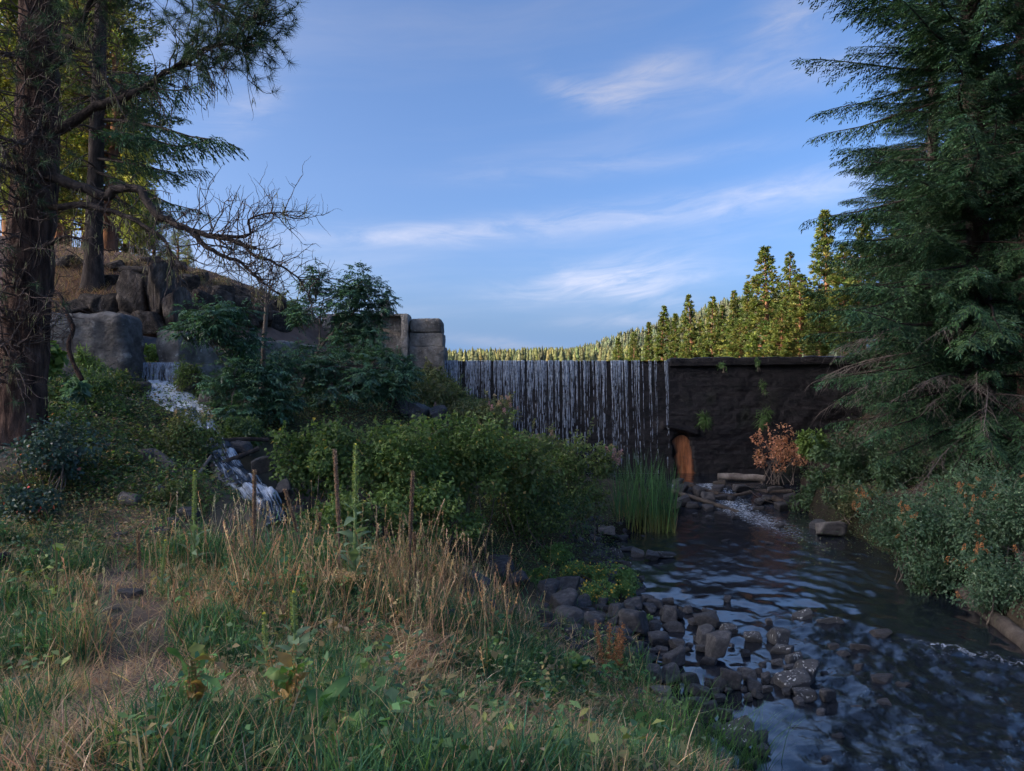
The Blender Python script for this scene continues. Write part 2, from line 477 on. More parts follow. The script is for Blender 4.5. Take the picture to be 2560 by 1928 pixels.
_s = np.array([math.sin(R(SUN_AZ)), math.cos(R(SUN_AZ))])
def H(x, y, fine=True):
    x = np.asarray(x, float).ravel(); y = np.asarray(y, float).ravel()
    z = np.empty(len(x))
    for i in range(0, len(x), 20000):
        xx, yy = x[i:i + 20000], y[i:i + 20000]
        d2 = (xx[:, None] - CPA[None, :, 0]) ** 2 + (yy[:, None] - CPA[None, :, 1]) ** 2
        z[i:i + 20000] = _phi(d2) @ _wt[:_n] + _wt[_n] + _wt[_n + 1] * xx + _wt[_n + 2] * yy
    # away from the surveyed ground: gentle country
    far = sst(60, 170, np.hypot(x, y - 40))
    p3 = np.stack([x, y, np.zeros_like(x)], 1)
    gen = 6 + 5 * fbm(p3 / 130.0, 3, 5)
    z = z * (1 - far) + gen * far
    if fine:
        z = z + 0.09 * fbm(p3 / 0.9, 4, 2) * (1 - far)
    # stream bed
    w = zw(x, y)
    l, r_ = LB(y), RB(y)
    ins = np.minimum(x - l, r_ - x)
    inr = (y > -30) & (y < 37.0)
    z = np.where(inr & (ins > -0.02), np.minimum(z, w - 0.05 - 0.35 * sst(0, 1.2, ins)), z)
    z = np.where(inr & (ins <= -0.02) & (ins > -6), np.maximum(z, w + 0.02 + 0.10 * np.minimum(-ins, 2.0)), z)
    # reservoir bed behind the dam
    res = (y > 37.6) & (x > -6) & (x < 17)
    z = np.where(res & (y < 60), np.minimum(z, 4.0), z)
    return z

def G(px, py, dmin=2.2, dmax=70.0):
    """where the line of sight through a photo pixel meets the ground or the water"""
    D = np.geomspace(dmin, dmax, 900)
    X = (px - 1280.0) / FPX * D
    Z = CZ + (HZ - py) / FPX * D
    g = np.maximum(H(X, D), np.where((X > LB(D)) & (X < RB(D)) & (D < 37), zw(X, D), -99))
    k = np.nonzero(Z <= g)[0]
    i = k[0] if len(k) else len(D) - 1
    return np.array([X[i], D[i], g[i]])

def axis(segs):
    o = [segs[0][0]]
    for a, b, s in segs:
        o += list(np.linspace(a, b, max(2, int(round((b - a) / s)) + 1))[1:])
    return np.array(o)

def grid_faces(nx, ny):
    i = np.arange(ny - 1)[:, None] * nx + np.arange(nx - 1)[None, :]
    return np.stack([i, i + 1, i + nx + 1, i + nx], -1).reshape(-1, 4)

def terrain_colour(V):
    x, y, z = V.T
    p = np.stack([x, y, z * 0], 1)
    n1 = fbm(p / 1.4, 4, 21)[:, None]; n2 = fbm(p / 5.0, 3, 22)[:, None]
    soil = np.array([.105, .082, .066]); straw = np.array([.20, .155, .10]); litter = np.array([.17, .105, .078]); moss = np.array([.07, .075, .035]); far = np.array([.11, .10, .05]); dark_litter = np.array([.075, .055, .042])
    c = soil + (straw - soil) * np.clip(.45 + .6 * n1, 0, 1)
    hill = (sst(22, 24, y) * sst(-6.5, -9.5, x))[:, None]
    c = c * (1 - hill) + (litter * (1 + .35 * n1)) * hill
    ctr = (sst(13.5, 16, y) * (1 - hill[:, 0]))[:, None]
    c = c * (1 - ctr) + (soil * .7 + (moss - soil * .7) * np.clip(.5 + .8 * n2, 0, 1)) * ctr
    fr = sst(60, 90, np.hypot(x, y))[:, None]
    c = c * (1 - fr) + far * (1 + .3 * n2) * fr
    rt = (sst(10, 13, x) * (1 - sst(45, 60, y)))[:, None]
    c = c * (1 - rt) + dark_litter * (1 + .4 * n1) * rt  # right bank gets a darker litter colour
    ins = np.minimum(x - LB(y), RB(y) - x)
    wet = (sst(-1.2, -.2, ins) * (y < 37) * (y > -20))[:, None]
    return np.clip(c * (1 - .62 * wet), .01, .6)

gx = axis([(-1500, -300, 150), (-300, -60, 20), (-60, -17, 1.6), (-17, 13, .19), (13, 24, .5), (24, 60, 3), (60, 300, 24), (300, 1500, 150)])
gy = axis([(-400, -100, 50), (-100, -4, 4), (-4, 2, .5), (2, 16, .17), (16, 40, .26), (40, 70, 1.2), (70, 160, 8), (160, 1600, 120)])
GX, GY = np.meshgrid(gx, gy)
gz = H(GX, GY)
TV = np.stack([GX.ravel(), GY.ravel(), gz], 1)
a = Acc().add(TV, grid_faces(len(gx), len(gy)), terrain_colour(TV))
GZ = gz.reshape(len(gy), len(gx))
def H(x, y, fine=True):
    """height of the ground mesh itself"""
    x = np.asarray(x, float).ravel(); y = np.asarray(y, float).ravel()
    i = np.clip(np.searchsorted(gx, x) - 1, 0, len(gx) - 2); j = np.clip(np.searchsorted(gy, y) - 1, 0, len(gy) - 2)
    u = (x - gx[i]) / (gx[i + 1] - gx[i]); v = (y - gy[j]) / (gy[j + 1] - gy[j])
    return (GZ[j, i] * (1 - u) + GZ[j, i + 1] * u) * (1 - v) + (GZ[j + 1, i] * (1 - u) + GZ[j + 1, i + 1] * u) * v
tag(put('ground', mesh_of('ground', a, MAT['soil'], True)), kind='structure')

# unseen ridge far behind left, added and shaped to keep sun off the gorge
rt_ = np.array([420, 480, 540, 600, 680, 800, 1000.]); rh_ = np.array([0, 60, 160, 222, 226, 215, 150.])
rn_ = np.concatenate([np.linspace(-60, -20, 50), np.linspace(-10, 700, 40)])
RT, RN = np.meshgrid(rt_, rn_)
rz_ = np.interp(RT, rt_, rh_) * sst(-47, -37, RN + 4 * noise(np.stack([RN.ravel() / 6, RT.ravel() / 90, 0 * RN.ravel()], 1), 9).reshape(RN.shape)) + 2 - 60 * sst(500, 700, RN)
RV = np.stack([_s[0] * RT - _s[1] * RN, _s[1] * RT + _s[0] * RN, rz_], -1).reshape(-1, 3)
a2 = Acc().add(RV, grid_faces(len(rt_), len(rn_)), (.08, .075, .05))
tag(put('added_shade_ridge', mesh_of('added_shade_ridge', a2, MAT['soil'], True)), kind='structure')

# worn footpath
pp = np.array([G(*q) for q in [(335, 1272), (318, 1330), (300, 1400), (312, 1470), (335, 1540), (335, 1620), (335, 1700), (300, 1780), (190, 1850), (40, 1890)]])
pp = np.vstack([pp, pp[-1] + (-1.5, -.6, 0)])
pc = spline(pp[:, :2], 70)
tn = unit(np.gradient(pc, axis=0)); sd = np.stack([-tn[:, 1], tn[:, 0]], 1)
wd = np.interp(np.linspace(0, 1, 70), [0, .3, .6, .8, 1], [.32, .30, .32, .46, .75]) * (1 + .3 * noise(np.stack([np.arange(70) * .4, np.zeros(70), np.zeros(70)], 1), 3))
us = np.linspace(-1, 1, 9)
xy = pc[:, None, :] + sd[:, None, :] * (wd[:, None] * us[None, :])[..., None]
x_, y_ = xy[..., 0].ravel(), xy[..., 1].ravel()
zz = H(x_, y_) + 0.022 * (1 - np.tile(np.abs(us) ** 3, 70)) - .004 * np.tile(np.abs(us) ** 6, 70) + .004
a = Acc().add(np.stack([x_, y_, zz], 1), grid_faces(9, 70))
tag(put('path', mesh_of('path', a, MAT['path'], True)), kind='structure')
PATHC = pc

# ------------------------------------------------------------------ water
def water_mat(name, deep, rough=.04, bscale=13.0, bstr=.07):
    m, t = new_mat(name)
    tc_ = t.n('ShaderNodeTexCoord')
    at = t.n('ShaderNodeAttribute', attribute_name='col')
    sp = t.n('ShaderNodeSeparateColor', {0: at.outputs[0]})        # red: foam, green: choppiness
    mp = t.n('ShaderNodeMapping', {0: tc_.outputs['Object'], 'Scale': (1.0, .62, 1.0), 'Rotation': (0, 0, .25)})
    n1 = t.n('ShaderNodeTexNoise', {'Vector': mp.outputs[0], 'Scale': bscale, 'Detail': 5.0, 'Roughness': .6, 'Distortion': .8})
    n2 = t.n('ShaderNodeTexNoise', {'Vector': mp.outputs[0], 'Scale': bscale * .3, 'Detail': 3.0, 'Roughness': .5})
    hgt = t.m('ADD', t.m('MULTIPLY', n1.outputs[0], .5), n2.outputs[0])
    bp = t.n('ShaderNodeBump', {'Strength': t.m('MULTIPLY_ADD', sp.outputs[1], .42, bstr), 'Distance': .055, 'Height': hgt})
    nf = t.n('ShaderNodeTexNoise', {'Vector': tc_.outputs['Object'], 'Scale': 9.0, 'Detail': 8.0, 'Roughness': .72, 'Distortion': 1.0})
    foam = t.m('MULTIPLY', t.rng(t.m('ADD', nf.outputs[0], t.m('MULTIPLY', sp.outputs[0], .5)), .62, .86, 0, 1), t.rng(sp.outputs[0], 0.0, .25))
    bed = t.n('ShaderNodeTexNoise', {'Vector': tc_.outputs['Object'], 'Scale': 1.2, 'Detail': 6.0})
    base = t.mix(bed.outputs[0], deep, tuple(c * 2.2 for c in deep))
    col = t.mix(foam, base, (.62, .68, .76))
    b = t.n('ShaderNodeBsdfPrincipled', {'Base Color': col, 'Roughness': t.m('MULTIPLY_ADD', foam, .5, rough), 'IOR': 1.6, 'Specular IOR Level': .95, 'Normal': bp.outputs[0]})
    out(t, b.outputs[0])
    return m
MAT['water'] = water_mat('water', (.007, .009, .013))

wy = axis([(5.0, 16, .06), (16, 37.05, .1)])
wu = np.linspace(0, 1, 120)
WX = LB(wy)[:, None] - .45 + (RB(wy) - LB(wy) + .9)[:, None] * wu[None, :]
WY = np.repeat(wy[:, None], 120, 1)
x_, y_ = WX.ravel(), WY.ravel()
p3 = np.stack([x_, y_, 0 * x_], 1)
ppx, ppy = proj(np.stack([x_, y_, zw(x_, y_)], 1))
# choppy water: the riffle below the ledge and the rapids under the dam pool
u_ = (y_ - (14.3 - (x_ - 6.8) * 0.85))
rif = (1 - sst(-.4, .8, u_)) * sst(3.4, 5.6, x_ + .25 * (12 - y_)) * (1 - sst(15, 17, y_))
rap = sst(27.2, 28.6, y_) * (1 - sst(32.2, 33.0, y_))
calm = .010 + .012 * sst(18, 14, y_)
amp = calm + .012 * sst(15, 18, y_) * (1 - sst(26, 28, y_)) + .040 * rif + .035 * rap
pw = p3 * (2.4, 1.5, 1)
wav = fbm(pw * 1.3, 3, 31) + .5 * np.abs(fbm(p3 * (7.2, 6.2, 1), 3, 33)) * rif * 1.6
wz = zw(x_, y_) + amp * wav
run = np.exp(-((x_ - np.interp(y_, [26, 28.5, 30, 32.5], [9.0, 8.8, 8.7, 8.3])) / np.interp(y_, [26, 29, 32], [1.0, 1.0, .8])) ** 2) * sst(18, 28, y_) * (1 - sst(32.2, 32.8, y_))
run2 = np.exp(-((x_ - 7.0) / .35) ** 2) * sst(30.8, 31.6, y_) * (1 - sst(32.2, 32.8, y_))
led = np.exp(-(u_ / .22) ** 2) * sst(6.6, 8.0, x_) * .55
fallft = sst(36.2, 36.75, y_) * (1 - sst(7.4, 8.2, x_)) * .95
foam = np.clip(run * .42 + run2 * .4 + led * .35 + fallft + .12 * rif * np.clip(wav, 0, 1), 0, 1)
chop = np.clip(rif + .7 * rap + .5 * sst(15.5, 19, y_) * (1 - sst(27, 29, y_)) * (.45 + .55 * sst(3.6, 5.0, x_)), 0, 1)
a = Acc().add(np.stack([x_, y_, wz], 1), grid_faces(120, len(wy)), np.stack([foam, chop, 0 * foam], 1))
tag(put('stream_water', mesh_of('stream_water', a, MAT['water'], True)), kind='structure')

a = Acc()
lx = axis([(-9, 22, 1.0)]); ly = axis([(37.45, 60, 1.5), (60, 150, 10)])
LX, LY = np.meshgrid(lx, ly)
LXs = LX + 0.1 * (LY - 37) * np.sign(LX - 6) * np.abs((LX - 6) / 15)
a.add(np.stack([LXs.ravel(), LY.ravel(), np.full(LX.size, 5.565)], 1), grid_faces(len(lx), len(ly)), (0, 0, 0))
tag(put('lake_water', mesh_of('lake_water', a, MAT['water'], True)), kind='structure')

# ------------------------------------------------------------------ dam
m, t = new_mat('dam_face')
tc_ = t.n('ShaderNodeTexCoord')
g1 = t.n('ShaderNodeTexNoise', {'Vector': t.n('ShaderNodeMapping', {0: tc_.outputs['Object'], 'Scale': (1, 1, 1.6)}).outputs[0], 'Scale': 1.3, 'Detail': 9.0, 'Roughness': .65})
g2 = t.n('ShaderNodeTexNoise', {'Vector': t.n('ShaderNodeMapping', {0: tc_.outputs['Object'], 'Scale': (5, 1, .35)}).outputs[0], 'Scale': 1.0, 'Detail': 5.0})
g3 = t.n('ShaderNodeTexNoise', {'Vector': t.n('ShaderNodeMapping', {0: tc_.outputs['Object'], 'Scale': (1, 1, 3.0)}).outputs[0], 'Scale': 9.0, 'Detail': 9.0, 'Roughness': .7})
att = t.n('ShaderNodeAttribute', attribute_name='col')
bk = t.n('ShaderNodeTexBrick', {'Vector': t.n('ShaderNodeMapping', {0: t.n('ShaderNodeCombineXYZ', {0: t.n('ShaderNodeSeparateXYZ', {0: tc_.outputs['Object']}).outputs[0], 1: t.n('ShaderNodeSeparateXYZ', {0: tc_.outputs['Object']}).outputs[2], 2: 0.0}).outputs[0]}).outputs[0],
                                  'Color1': (.8, .8, .8), 'Color2': (1, 1, 1), 'Mortar': (.25, .25, .25), 'Scale': 1.0, 'Mortar Size': .018, 'Mortar Smooth': .6, 'Brick Width': .55, 'Row Height': .24})
c = t.mix(t.rng(g1.outputs[0], .35, .68), (.008, .007, .008), (.034, .027, .028))
c = t.mix(.55, c, bk.outputs[0], 'MULTIPLY')
c = t.mix(t.rng(g2.outputs[0], .55, .75, 0, .6), c, (.012, .011, .012))
c = t.mix(1.0, c, att.outputs[0], 'MULTIPLY')
bp = t.n('ShaderNodeBump', {'Strength': .9, 'Distance': .05, 'Height': t.m('ADD', g3.outputs[0], t.m('MULTIPLY', t.n('ShaderNodeRGBToBW', {0: bk.outputs[0]}).outputs[0], .5))})
b = t.n('ShaderNodeBsdfPrincipled', {'Base Color': c, 'Roughness': .55, 'Specular IOR Level': .3, 'Normal': bp.outputs[0]})
out(t, b.outputs[0])
MAT['dam_face'] = m
DAMY = 37.0
dam = thing('dam', 'dark weathered dam wall with water spilling over its crest', 'dam', (6.4, DAMY, -0.3))
dx = np.linspace(-4.2, 17.4, 280); dz = np.linspace(-.6, 5.5, 95)
DX, DZ = np.meshgrid(dx, dz)
x_, z_ = DX.ravel(), DZ.ravel()
p3 = np.stack([x_, 0 * x_, z_], 1)
rough = fbm(p3 * (.9, 1, 1.5), 5, 41)
band = np.abs(((z_ / .62 + .9 * fbm(p3 * (.30, 1, .45), 4, 44)) % 1.0) - .5) * 2
ledge = sst(8.0, 9.5, x_) * sst(4.4, 3.4, z_)
erode = .55 * ledge * (.16 * band ** 3 * np.clip(.1 + 1.2 * fbm(p3 * (.5, 1, .9), 3, 45), 0, 1) + .30 * np.clip(fbm(p3 * (.35, 1, .5), 3, 47), 0, 1))
batter = .10 * (5.5 - z_)
y_ = DAMY - batter - .035 * rough + .6 * erode + .05 * np.abs(fbm(p3 * (3, 1, 5), 3, 48))
# bricked-up outlet behind the rust run: arched recess
ax, ahw, atop = 8.35, .46, 1.95
arch = (np.abs(x_ - ax - .12 * (1.9 - z_)) < ahw) & (z_ < atop - .35 * ((x_ - ax) / ahw) ** 2 + .12 * (x_ - ax))
shelf = np.exp(-((z_ - (2.15 - .25 * (x_ - ax))) / .12) ** 2) * (np.abs(x_ - ax) < .9)
y_ = np.where(arch, DAMY - .05, y_ - .30 * shelf)
colf = np.ones((len(x_), 3)) * (1 + .2 * sst(0.4, .9, band)[:, None] * ledge[:, None])
mossy = np.clip(fbm(p3 * (1.3, 1, .8), 3, 49) - .35, 0, 1)[:, None] * ledge[:, None]
colf = colf * (1 - mossy) + np.array([.9, 1.5, .5]) * mossy
a = Acc().add(np.stack([x_, y_, z_], 1), grid_faces(280, 95), colf)
# back and crest so that the wall is solid
a.add([[-4.2, DAMY - .02, 5.5], [17.4, DAMY - .02, 5.5], [17.4, DAMY + .5, 5.5], [-4.2, DAMY + .5, 5.5], [-4.2, DAMY + .5, -.6], [17.4, DAMY + .5, -.6]], [[0, 1, 2, 3], [3, 2, 5, 4]])
dam_wall = part('wall', a, MAT['dam_face'], dam, True)

def rough_box(x0, x1, y0, y1, z0, z1, step=.12, rad=.08, amp=.04, freq=2.0, seed=0, col=(1, 1, 1)):
    """solid block with worn, rounded edges; one welded skin per side"""
    A = Acc()
    lo, hi = np.array([x0, y0, z0]), np.array([x1, y1, z1])
    for ax_ in range(3):
        o1, o2 = [(1, 2), (0, 2), (0, 1)][ax_]
        n1 = max(2, int((hi[o1] - lo[o1]) / step) + 1); n2 = max(2, int((hi[o2] - lo[o2]) / step) + 1)
        g1_, g2_ = np.meshgrid(np.linspace(lo[o1], hi[o1], n1), np.linspace(lo[o2], hi[o2], n2))
        for s, v in ((0, lo[ax_]), (1, hi[ax_])):
            V = np.zeros((g1_.size, 3)); V[:, o1] = g1_.ravel(); V[:, o2] = g2_.ravel(); V[:, ax_] = v
            c_ = np.clip(V, lo + rad, hi - rad)
            d = V - c_; ln = np.linalg.norm(d, axis=1, keepdims=True)
            V = c_ + d / np.maximum(ln, 1e-6) * np.minimum(rad, ln)
            V = V + unit(d + 1e-9) * (amp * fbm(V * freq, 4, seed))[:, None]
            Fq = grid_faces(n1, n2)
            if (s == 0) != (ax_ == 1):
                Fq = Fq[:, ::-1]
            A.add(V, Fq, col)
    return A

cop = rough_box(7.85, 17.6, DAMY - .24, DAMY + .7, 5.28, 5.68, .14, .07, .05, 1.6, 3)
V = np.concatenate(cop.V); 
for v in cop.V:
    v[:, 2] += .012 * (v[:, 0] - 7.85)
part('coping', cop, MAT['dam_face'], dam, True)
m, t = new_mat('rust_run')
tc_ = t.n('ShaderNodeTexCoord')
g = t.n('ShaderNodeTexNoise', {'Vector': t.n('ShaderNodeMapping', {0: tc_.outputs['Object'], 'Scale': (7, 1, .8)}).outputs[0], 'Scale': 1.4, 'Detail': 8.0, 'Roughness': .65})
gg = t.n('ShaderNodeTexNoise', {'Vector': tc_.outputs['Object'], 'Scale': 5.0, 'Detail': 8.0})
c = t.mix(t.rng(g.outputs[0], .3, .7), (.16, .045, .015), (.56, .19, .06))
c = t.mix(t.rng(gg.outputs[0], .5, .7, 0, .5), c, (.16, .06, .03))
edge_ = t.n('ShaderNodeSeparateColor', {0: t.n('ShaderNodeAttribute', attribute_name='col').outputs[0]})
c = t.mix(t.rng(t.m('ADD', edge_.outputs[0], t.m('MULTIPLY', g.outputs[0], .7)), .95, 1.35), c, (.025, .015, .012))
b = t.n('ShaderNodeBsdfPrincipled', {'Base Color': c, 'Roughness': .7, 'Normal': t.n('ShaderNodeBump', {'Strength': .8, 'Distance': .05, 'Height': g.outputs[0]})})
out(t, b.outputs[0])
MAT['rust'] = m
rx = np.linspace(-1, 1, 18); rz = np.linspace(0.0, 1, 40)
RX, RZ = np.meshgrid(rx, rz)
topz = 1.86 - .30 * RX ** 2 + .02 * RX
z_ = -.08 + RZ * (topz + .08)
hw = (.44 + .05 * (1 - RZ)) * (1 + .16 * fbm(np.stack([RZ.ravel() * 6, np.sign(RX.ravel()) * 3, 0 * RZ.ravel()], 1), 2, 5)).reshape(RX.shape)
x_ = ax + .10 + .16 * (1 - RZ) + RX * hw
y_ = DAMY - .20 - .22 * (1 - RZ) + .07 * (1 - RX ** 2) - .03 * fbm(np.stack([x_.ravel() * 9, 0 * x_.ravel(), z_.ravel() * 1.5], 1), 3, 6).reshape(RX.shape)
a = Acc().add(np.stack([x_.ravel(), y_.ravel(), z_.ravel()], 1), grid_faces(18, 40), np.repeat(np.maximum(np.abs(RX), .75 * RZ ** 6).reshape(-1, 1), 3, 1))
tag(part('rust_stained_outlet', a, MAT['rust'], dam_wall, True), 'rust orange mineral run below the arched outlet')

# ------------------------------------------------------------------ falling water
m, t = new_mat('falling_water')
tc_ = t.n('ShaderNodeTexCoord')
nf = t.n('ShaderNodeTexNoise', {'Vector': t.n('ShaderNodeMapping', {0: tc_.outputs['Object'], 'Scale': (22, 6, .9)}).outputs[0], 'Scale': 1.5, 'Detail': 5.0, 'Roughness': .6})
nb_ = t.n('ShaderNodeTexNoise', {'Vector': t.n('ShaderNodeMapping', {0: tc_.outputs['Object'], 'Scale': (9, 6, 5)}).outputs[0], 'Scale': 1.5, 'Detail': 4.0})
al = t.m('MULTIPLY', t.rng(nf.outputs[0], .36, .60, .05, .97), t.rng(nb_.outputs[0], .3, .6, .45, 1.0))
b = t.n('ShaderNodeBsdfPrincipled', {'Base Color': (.52, .58, .68), 'Roughness': .25, 'IOR': 1.33, 'Specular IOR Level': .6})
tr = t.n('ShaderNodeBsdfTranslucent', {0: (.55, .62, .72)})
s1 = t.n('ShaderNodeMixShader', {0: .35, 1: b.outputs[0], 2: tr.outputs[0]})
s2 = t.n('ShaderNodeMixShader', {0: al, 1: t.n('ShaderNodeBsdfTransparent').outputs[0], 2: s1.outputs[0]})
out(t, s2.outputs[0])
MAT['fall'] = m

def strands(n, xs, ztop, zbot, yface, rows, wmin, wmax, breakup, seed, throw=.12, dens=None):
    r = np.random.default_rng(seed)
    A = Acc()
    for i in range(n):
        x0 = xs[0] + (xs[1] - xs[0]) * (i + r.uniform(0, 1)) / n
        dd = 1.0 if dens is None else dens(x0) * (.72 + .32 * sst(-.45, .35, noise(np.array([[x0 * 2.1, 3.3, 0.]]), seed)[0]))
        if r.uniform() > dd:
            continue
        w0 = r.uniform(wmin, wmax) * (.5 + .5 * dd)
        zt = np.linspace(ztop, zbot, rows)
        u = np.linspace(0, 1, rows)
        wv = noise(np.stack([u * 26 + r.uniform(0, 99), np.full(rows, x0), np.zeros(rows)], 1), seed)
        w = w0 * (1.3 * (1 - sst(0, .35, u)) + .95 - .3 * u + .75 * wv * sst(.05, .5, u))
        keep = (noise(np.stack([u * 22 + r.uniform(0, 99), np.full(rows, x0 * 3), np.zeros(rows)], 1), seed + 1) > -1.1 + breakup * 1.05 * u ** .8)
        w = np.where(keep, np.maximum(w, .008), 0.0)
        cx = x0 + .03 * noise(np.stack([u * 9 + r.uniform(0, 99), np.full(rows, x0), np.zeros(rows)], 1), seed + 2) * sst(0, .3, u)
        fall = ztop - zt
        yy = yface(x0, zt) - .03 - throw * np.sqrt(np.maximum(fall, 0) / max(.1, ztop - zbot)) * r.uniform(.5, 1.2) + .02 * wv
        L_ = np.stack([cx - w / 2, yy, zt], 1); C_ = np.stack([cx, yy - w * .35, zt], 1); R_ = np.stack([cx + w / 2, yy, zt], 1)
        V = np.stack([L_, C_, R_], 1).reshape(-1, 3)
        k = np.arange(rows - 1)
        k = k[(w[:-1] > 0) | (w[1:] > 0)] * 3
        if not len(k):
            continue
        A.add(V, np.concatenate([np.stack([k, k + 3, k + 4, k + 1], 1), np.stack([k + 1, k + 4, k + 5, k + 2], 1)]))
    return A
def dens_dam(x):
    d = 1.0 - .15 * sst(2.6, 5.0, x) - .55 * sst(5.2, 6.0, x)
    d += .5 * math.exp(-((x - 7.05) / .22) ** 2) + .5 * math.exp(-((x - 7.62) / .07) ** 2) + .4 * math.exp(-((x - 6.3) / .12) ** 2)
    if 6.45 < x < 6.85 or 7.25 < x < 7.52: d *= .25
    return min(1, d)
fall = strands(165, (-3.4, 7.72), 5.575, .0, lambda x, z: DAMY - .10 * (5.5 - z) - .10, 74, .018, .085, 1.08, 5, .16, dens_dam)
single('waterfall', fall, MAT['fall'], 'thin veil of white water strands falling over the dam crest', 'waterfall', origin=(2.2, DAMY, 0))

# ------------------------------------------------------------------ stone shapes
def ico(sub):
    ph = (1 + 5 ** .5) / 2
    V = unit(np.array([(-1, ph, 0), (1, ph, 0), (-1, -ph, 0), (1, -ph, 0), (0, -1, ph), (0, 1, ph), (0, -1, -ph), (0, 1, -ph), (ph, 0, -1), (ph, 0, 1), (-ph, 0, -1), (-ph, 0, 1)], float))
    Fc = np.array([(0, 11, 5), (0, 5, 1), (0, 1, 7), (0, 7, 10), (0, 10, 11), (1, 5, 9), (5, 11, 4), (11, 10, 2), (10, 7, 6), (7, 1, 8), (3, 9, 4), (3, 4, 2), (3, 2, 6), (3, 6, 8), (3, 8, 9),
                   (4, 9, 5), (2, 4, 11), (6, 2, 10), (8, 6, 7), (9, 8, 1)])
    for _ in range(sub):
        mid = {}
        VL = list(V); nf = []
        def md(a_, b_):
            k = (min(a_, b_), max(a_, b_))
            if k not in mid:
                mid[k] = len(VL); VL.append(unit(VL[a_] + VL[b_]))
            return mid[k]
        for a_, b_, c_ in Fc:
            x, y, z = md(a_, b_), md(b_, c_), md(c_, a_)
            nf += [(a_, x, z), (b_, y, x), (c_, z, y), (x, y, z)]
        V, Fc = np.array(VL), np.array(nf)
    return V, Fc
ICO = {k: ico(k) for k in (1, 2, 3)}

def stone_verts(seed, sub=3, planes=10, cut=(.48, .85), rough=.05):
    """a lump cut by random planes: flat facets, blunt edges"""
    r = np.random.default_rng(seed)
    V, Fc = ICO[sub]
    N = np.vstack([unit(np.vstack([np.eye(3), -np.eye(3)]) + r.normal(0, .22, (6, 3))), unit(r.normal(0, 1, (planes - 4, 3)))])
    d = np.concatenate([r.uniform(.50, .72, 6), r.uniform(.62, .92, planes - 4)])
    dots = V @ N.T
    s = np.min(np.where(dots > .05, d[None, :] / np.maximum(dots, .05), 9), axis=1)
    V = V * np.minimum(s, 1.15)[:, None]
    V = V * (1 + rough * fbm(V * 2.6 + seed, 4, seed))[:, None]
    m_ = np.abs(V).max(0)
    return V / m_, Fc
STONES = []
for k in range(14):
    V, Fc = stone_verts(100 + k)
    STONES.append((V, Fc))
STONE_ME = {}
def stone_mesh(k, mat):
    if (k, mat) not in STONE_ME:
        V, Fc = STONES[k]
        STONE_ME[(k, mat)] = mesh_of('rock', Acc().add(V, Fc), MAT[mat], False)
    return STONE_ME[(k, mat)]

# ------------------------------------------------------------------ concrete works on the left
def block(name, label, cat, loc, rz, size, mat, rad=.2, amp=.05, freq=1.6, seed=1, lean=0.0):
    """size: (x0,x1,y0,y1,z0,z1) about loc, turned by rz"""
    A = rough_box(*size, .11, rad, amp, freq, seed)
    Rm = rotz(rz)
    for v in A.V:
        v[:, 0] += lean * (v[:, 2] - size[4])
        v[:] = v @ Rm.T + np.asarray(loc)
    return single(name, A, MAT[mat], label, cat, smooth=True, origin=tuple(loc))
pL = P(112, 940, 20.6); pR = P(338, 920, 20.9)
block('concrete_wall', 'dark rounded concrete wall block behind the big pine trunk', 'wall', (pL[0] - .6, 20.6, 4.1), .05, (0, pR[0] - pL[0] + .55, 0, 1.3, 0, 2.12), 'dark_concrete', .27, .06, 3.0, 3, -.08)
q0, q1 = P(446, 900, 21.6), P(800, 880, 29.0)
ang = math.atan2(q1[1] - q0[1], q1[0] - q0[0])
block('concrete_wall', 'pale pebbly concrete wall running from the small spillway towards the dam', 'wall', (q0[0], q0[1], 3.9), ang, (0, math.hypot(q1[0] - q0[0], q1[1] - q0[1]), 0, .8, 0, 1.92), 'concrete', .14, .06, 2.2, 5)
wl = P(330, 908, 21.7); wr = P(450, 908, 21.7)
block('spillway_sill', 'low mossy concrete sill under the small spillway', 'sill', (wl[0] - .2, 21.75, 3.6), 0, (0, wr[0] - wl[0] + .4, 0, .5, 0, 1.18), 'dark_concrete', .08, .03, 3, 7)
# dam abutment
AB = thing('dam_abutment', 'weathered grey concrete abutment with buttress at the end of the dam', 'abutment', (-6, 36.4, 4.2))
def ab(name, x0, x1, y0, y1, z0, z1, rad=.1, amp=.035, seed=1):
    part(name, rough_box(x0, x1, y0, y1, z0, z1, .12, rad, amp, 2.2, seed), MAT['concrete'], AB, True)
zt = lambda py, D=36.5: CZ + (HZ - py) / FPX * D
xt = lambda px, D=36.5: (px - 1280) / FPX * D
ab('pier_course', xt(1022), xt(1112), 36.3, 38.2, 4.0, zt(866), .06, .05, 11)
ab('pier_course', xt(1026), xt(1107), 36.42, 38.2, zt(866) + .01, zt(832), .05, .04, 12)
ab('pier_course', xt(1026), xt(1104), 36.36, 38.2, zt(832) + .015, zt(797), .14, .04, 13)
ab('buttress', xt(1005), xt(1024), 36.0, 37.5, 4.0, zt(787), .07, .04, 14)
ab('recessed_panel', xt(832), xt(1006), 36.75, 37.4, 4.0, zt(793), .03, .015, 15)
ab('buttress', xt(808), xt(832), 36.1, 37.5, 4.0, zt(789), .07, .04, 16)
ab('cap_slab', xt(806), xt(1020), 36.3, 37.6, zt(792) + .01, zt(785), .04, .02, 17)
a = Acc()
for zz0, zz1, w0, w1 in [(zt(786), zt(778), .36, .34), (zt(778), zt(750), .24, .15)]:
    V = [[xt(962) + sx * w, 36.9 + sy * w, z] for z, w in ((zz0, w0), (zz1, w1)) for sx, sy in ((-1, -1), (1, -1), (1, 1), (-1, 1))]
    a.add(V, [[0, 1, 5, 4], [1, 2, 6, 5], [2, 3, 7, 6], [3, 0, 4, 7], [4, 5, 6, 7]])
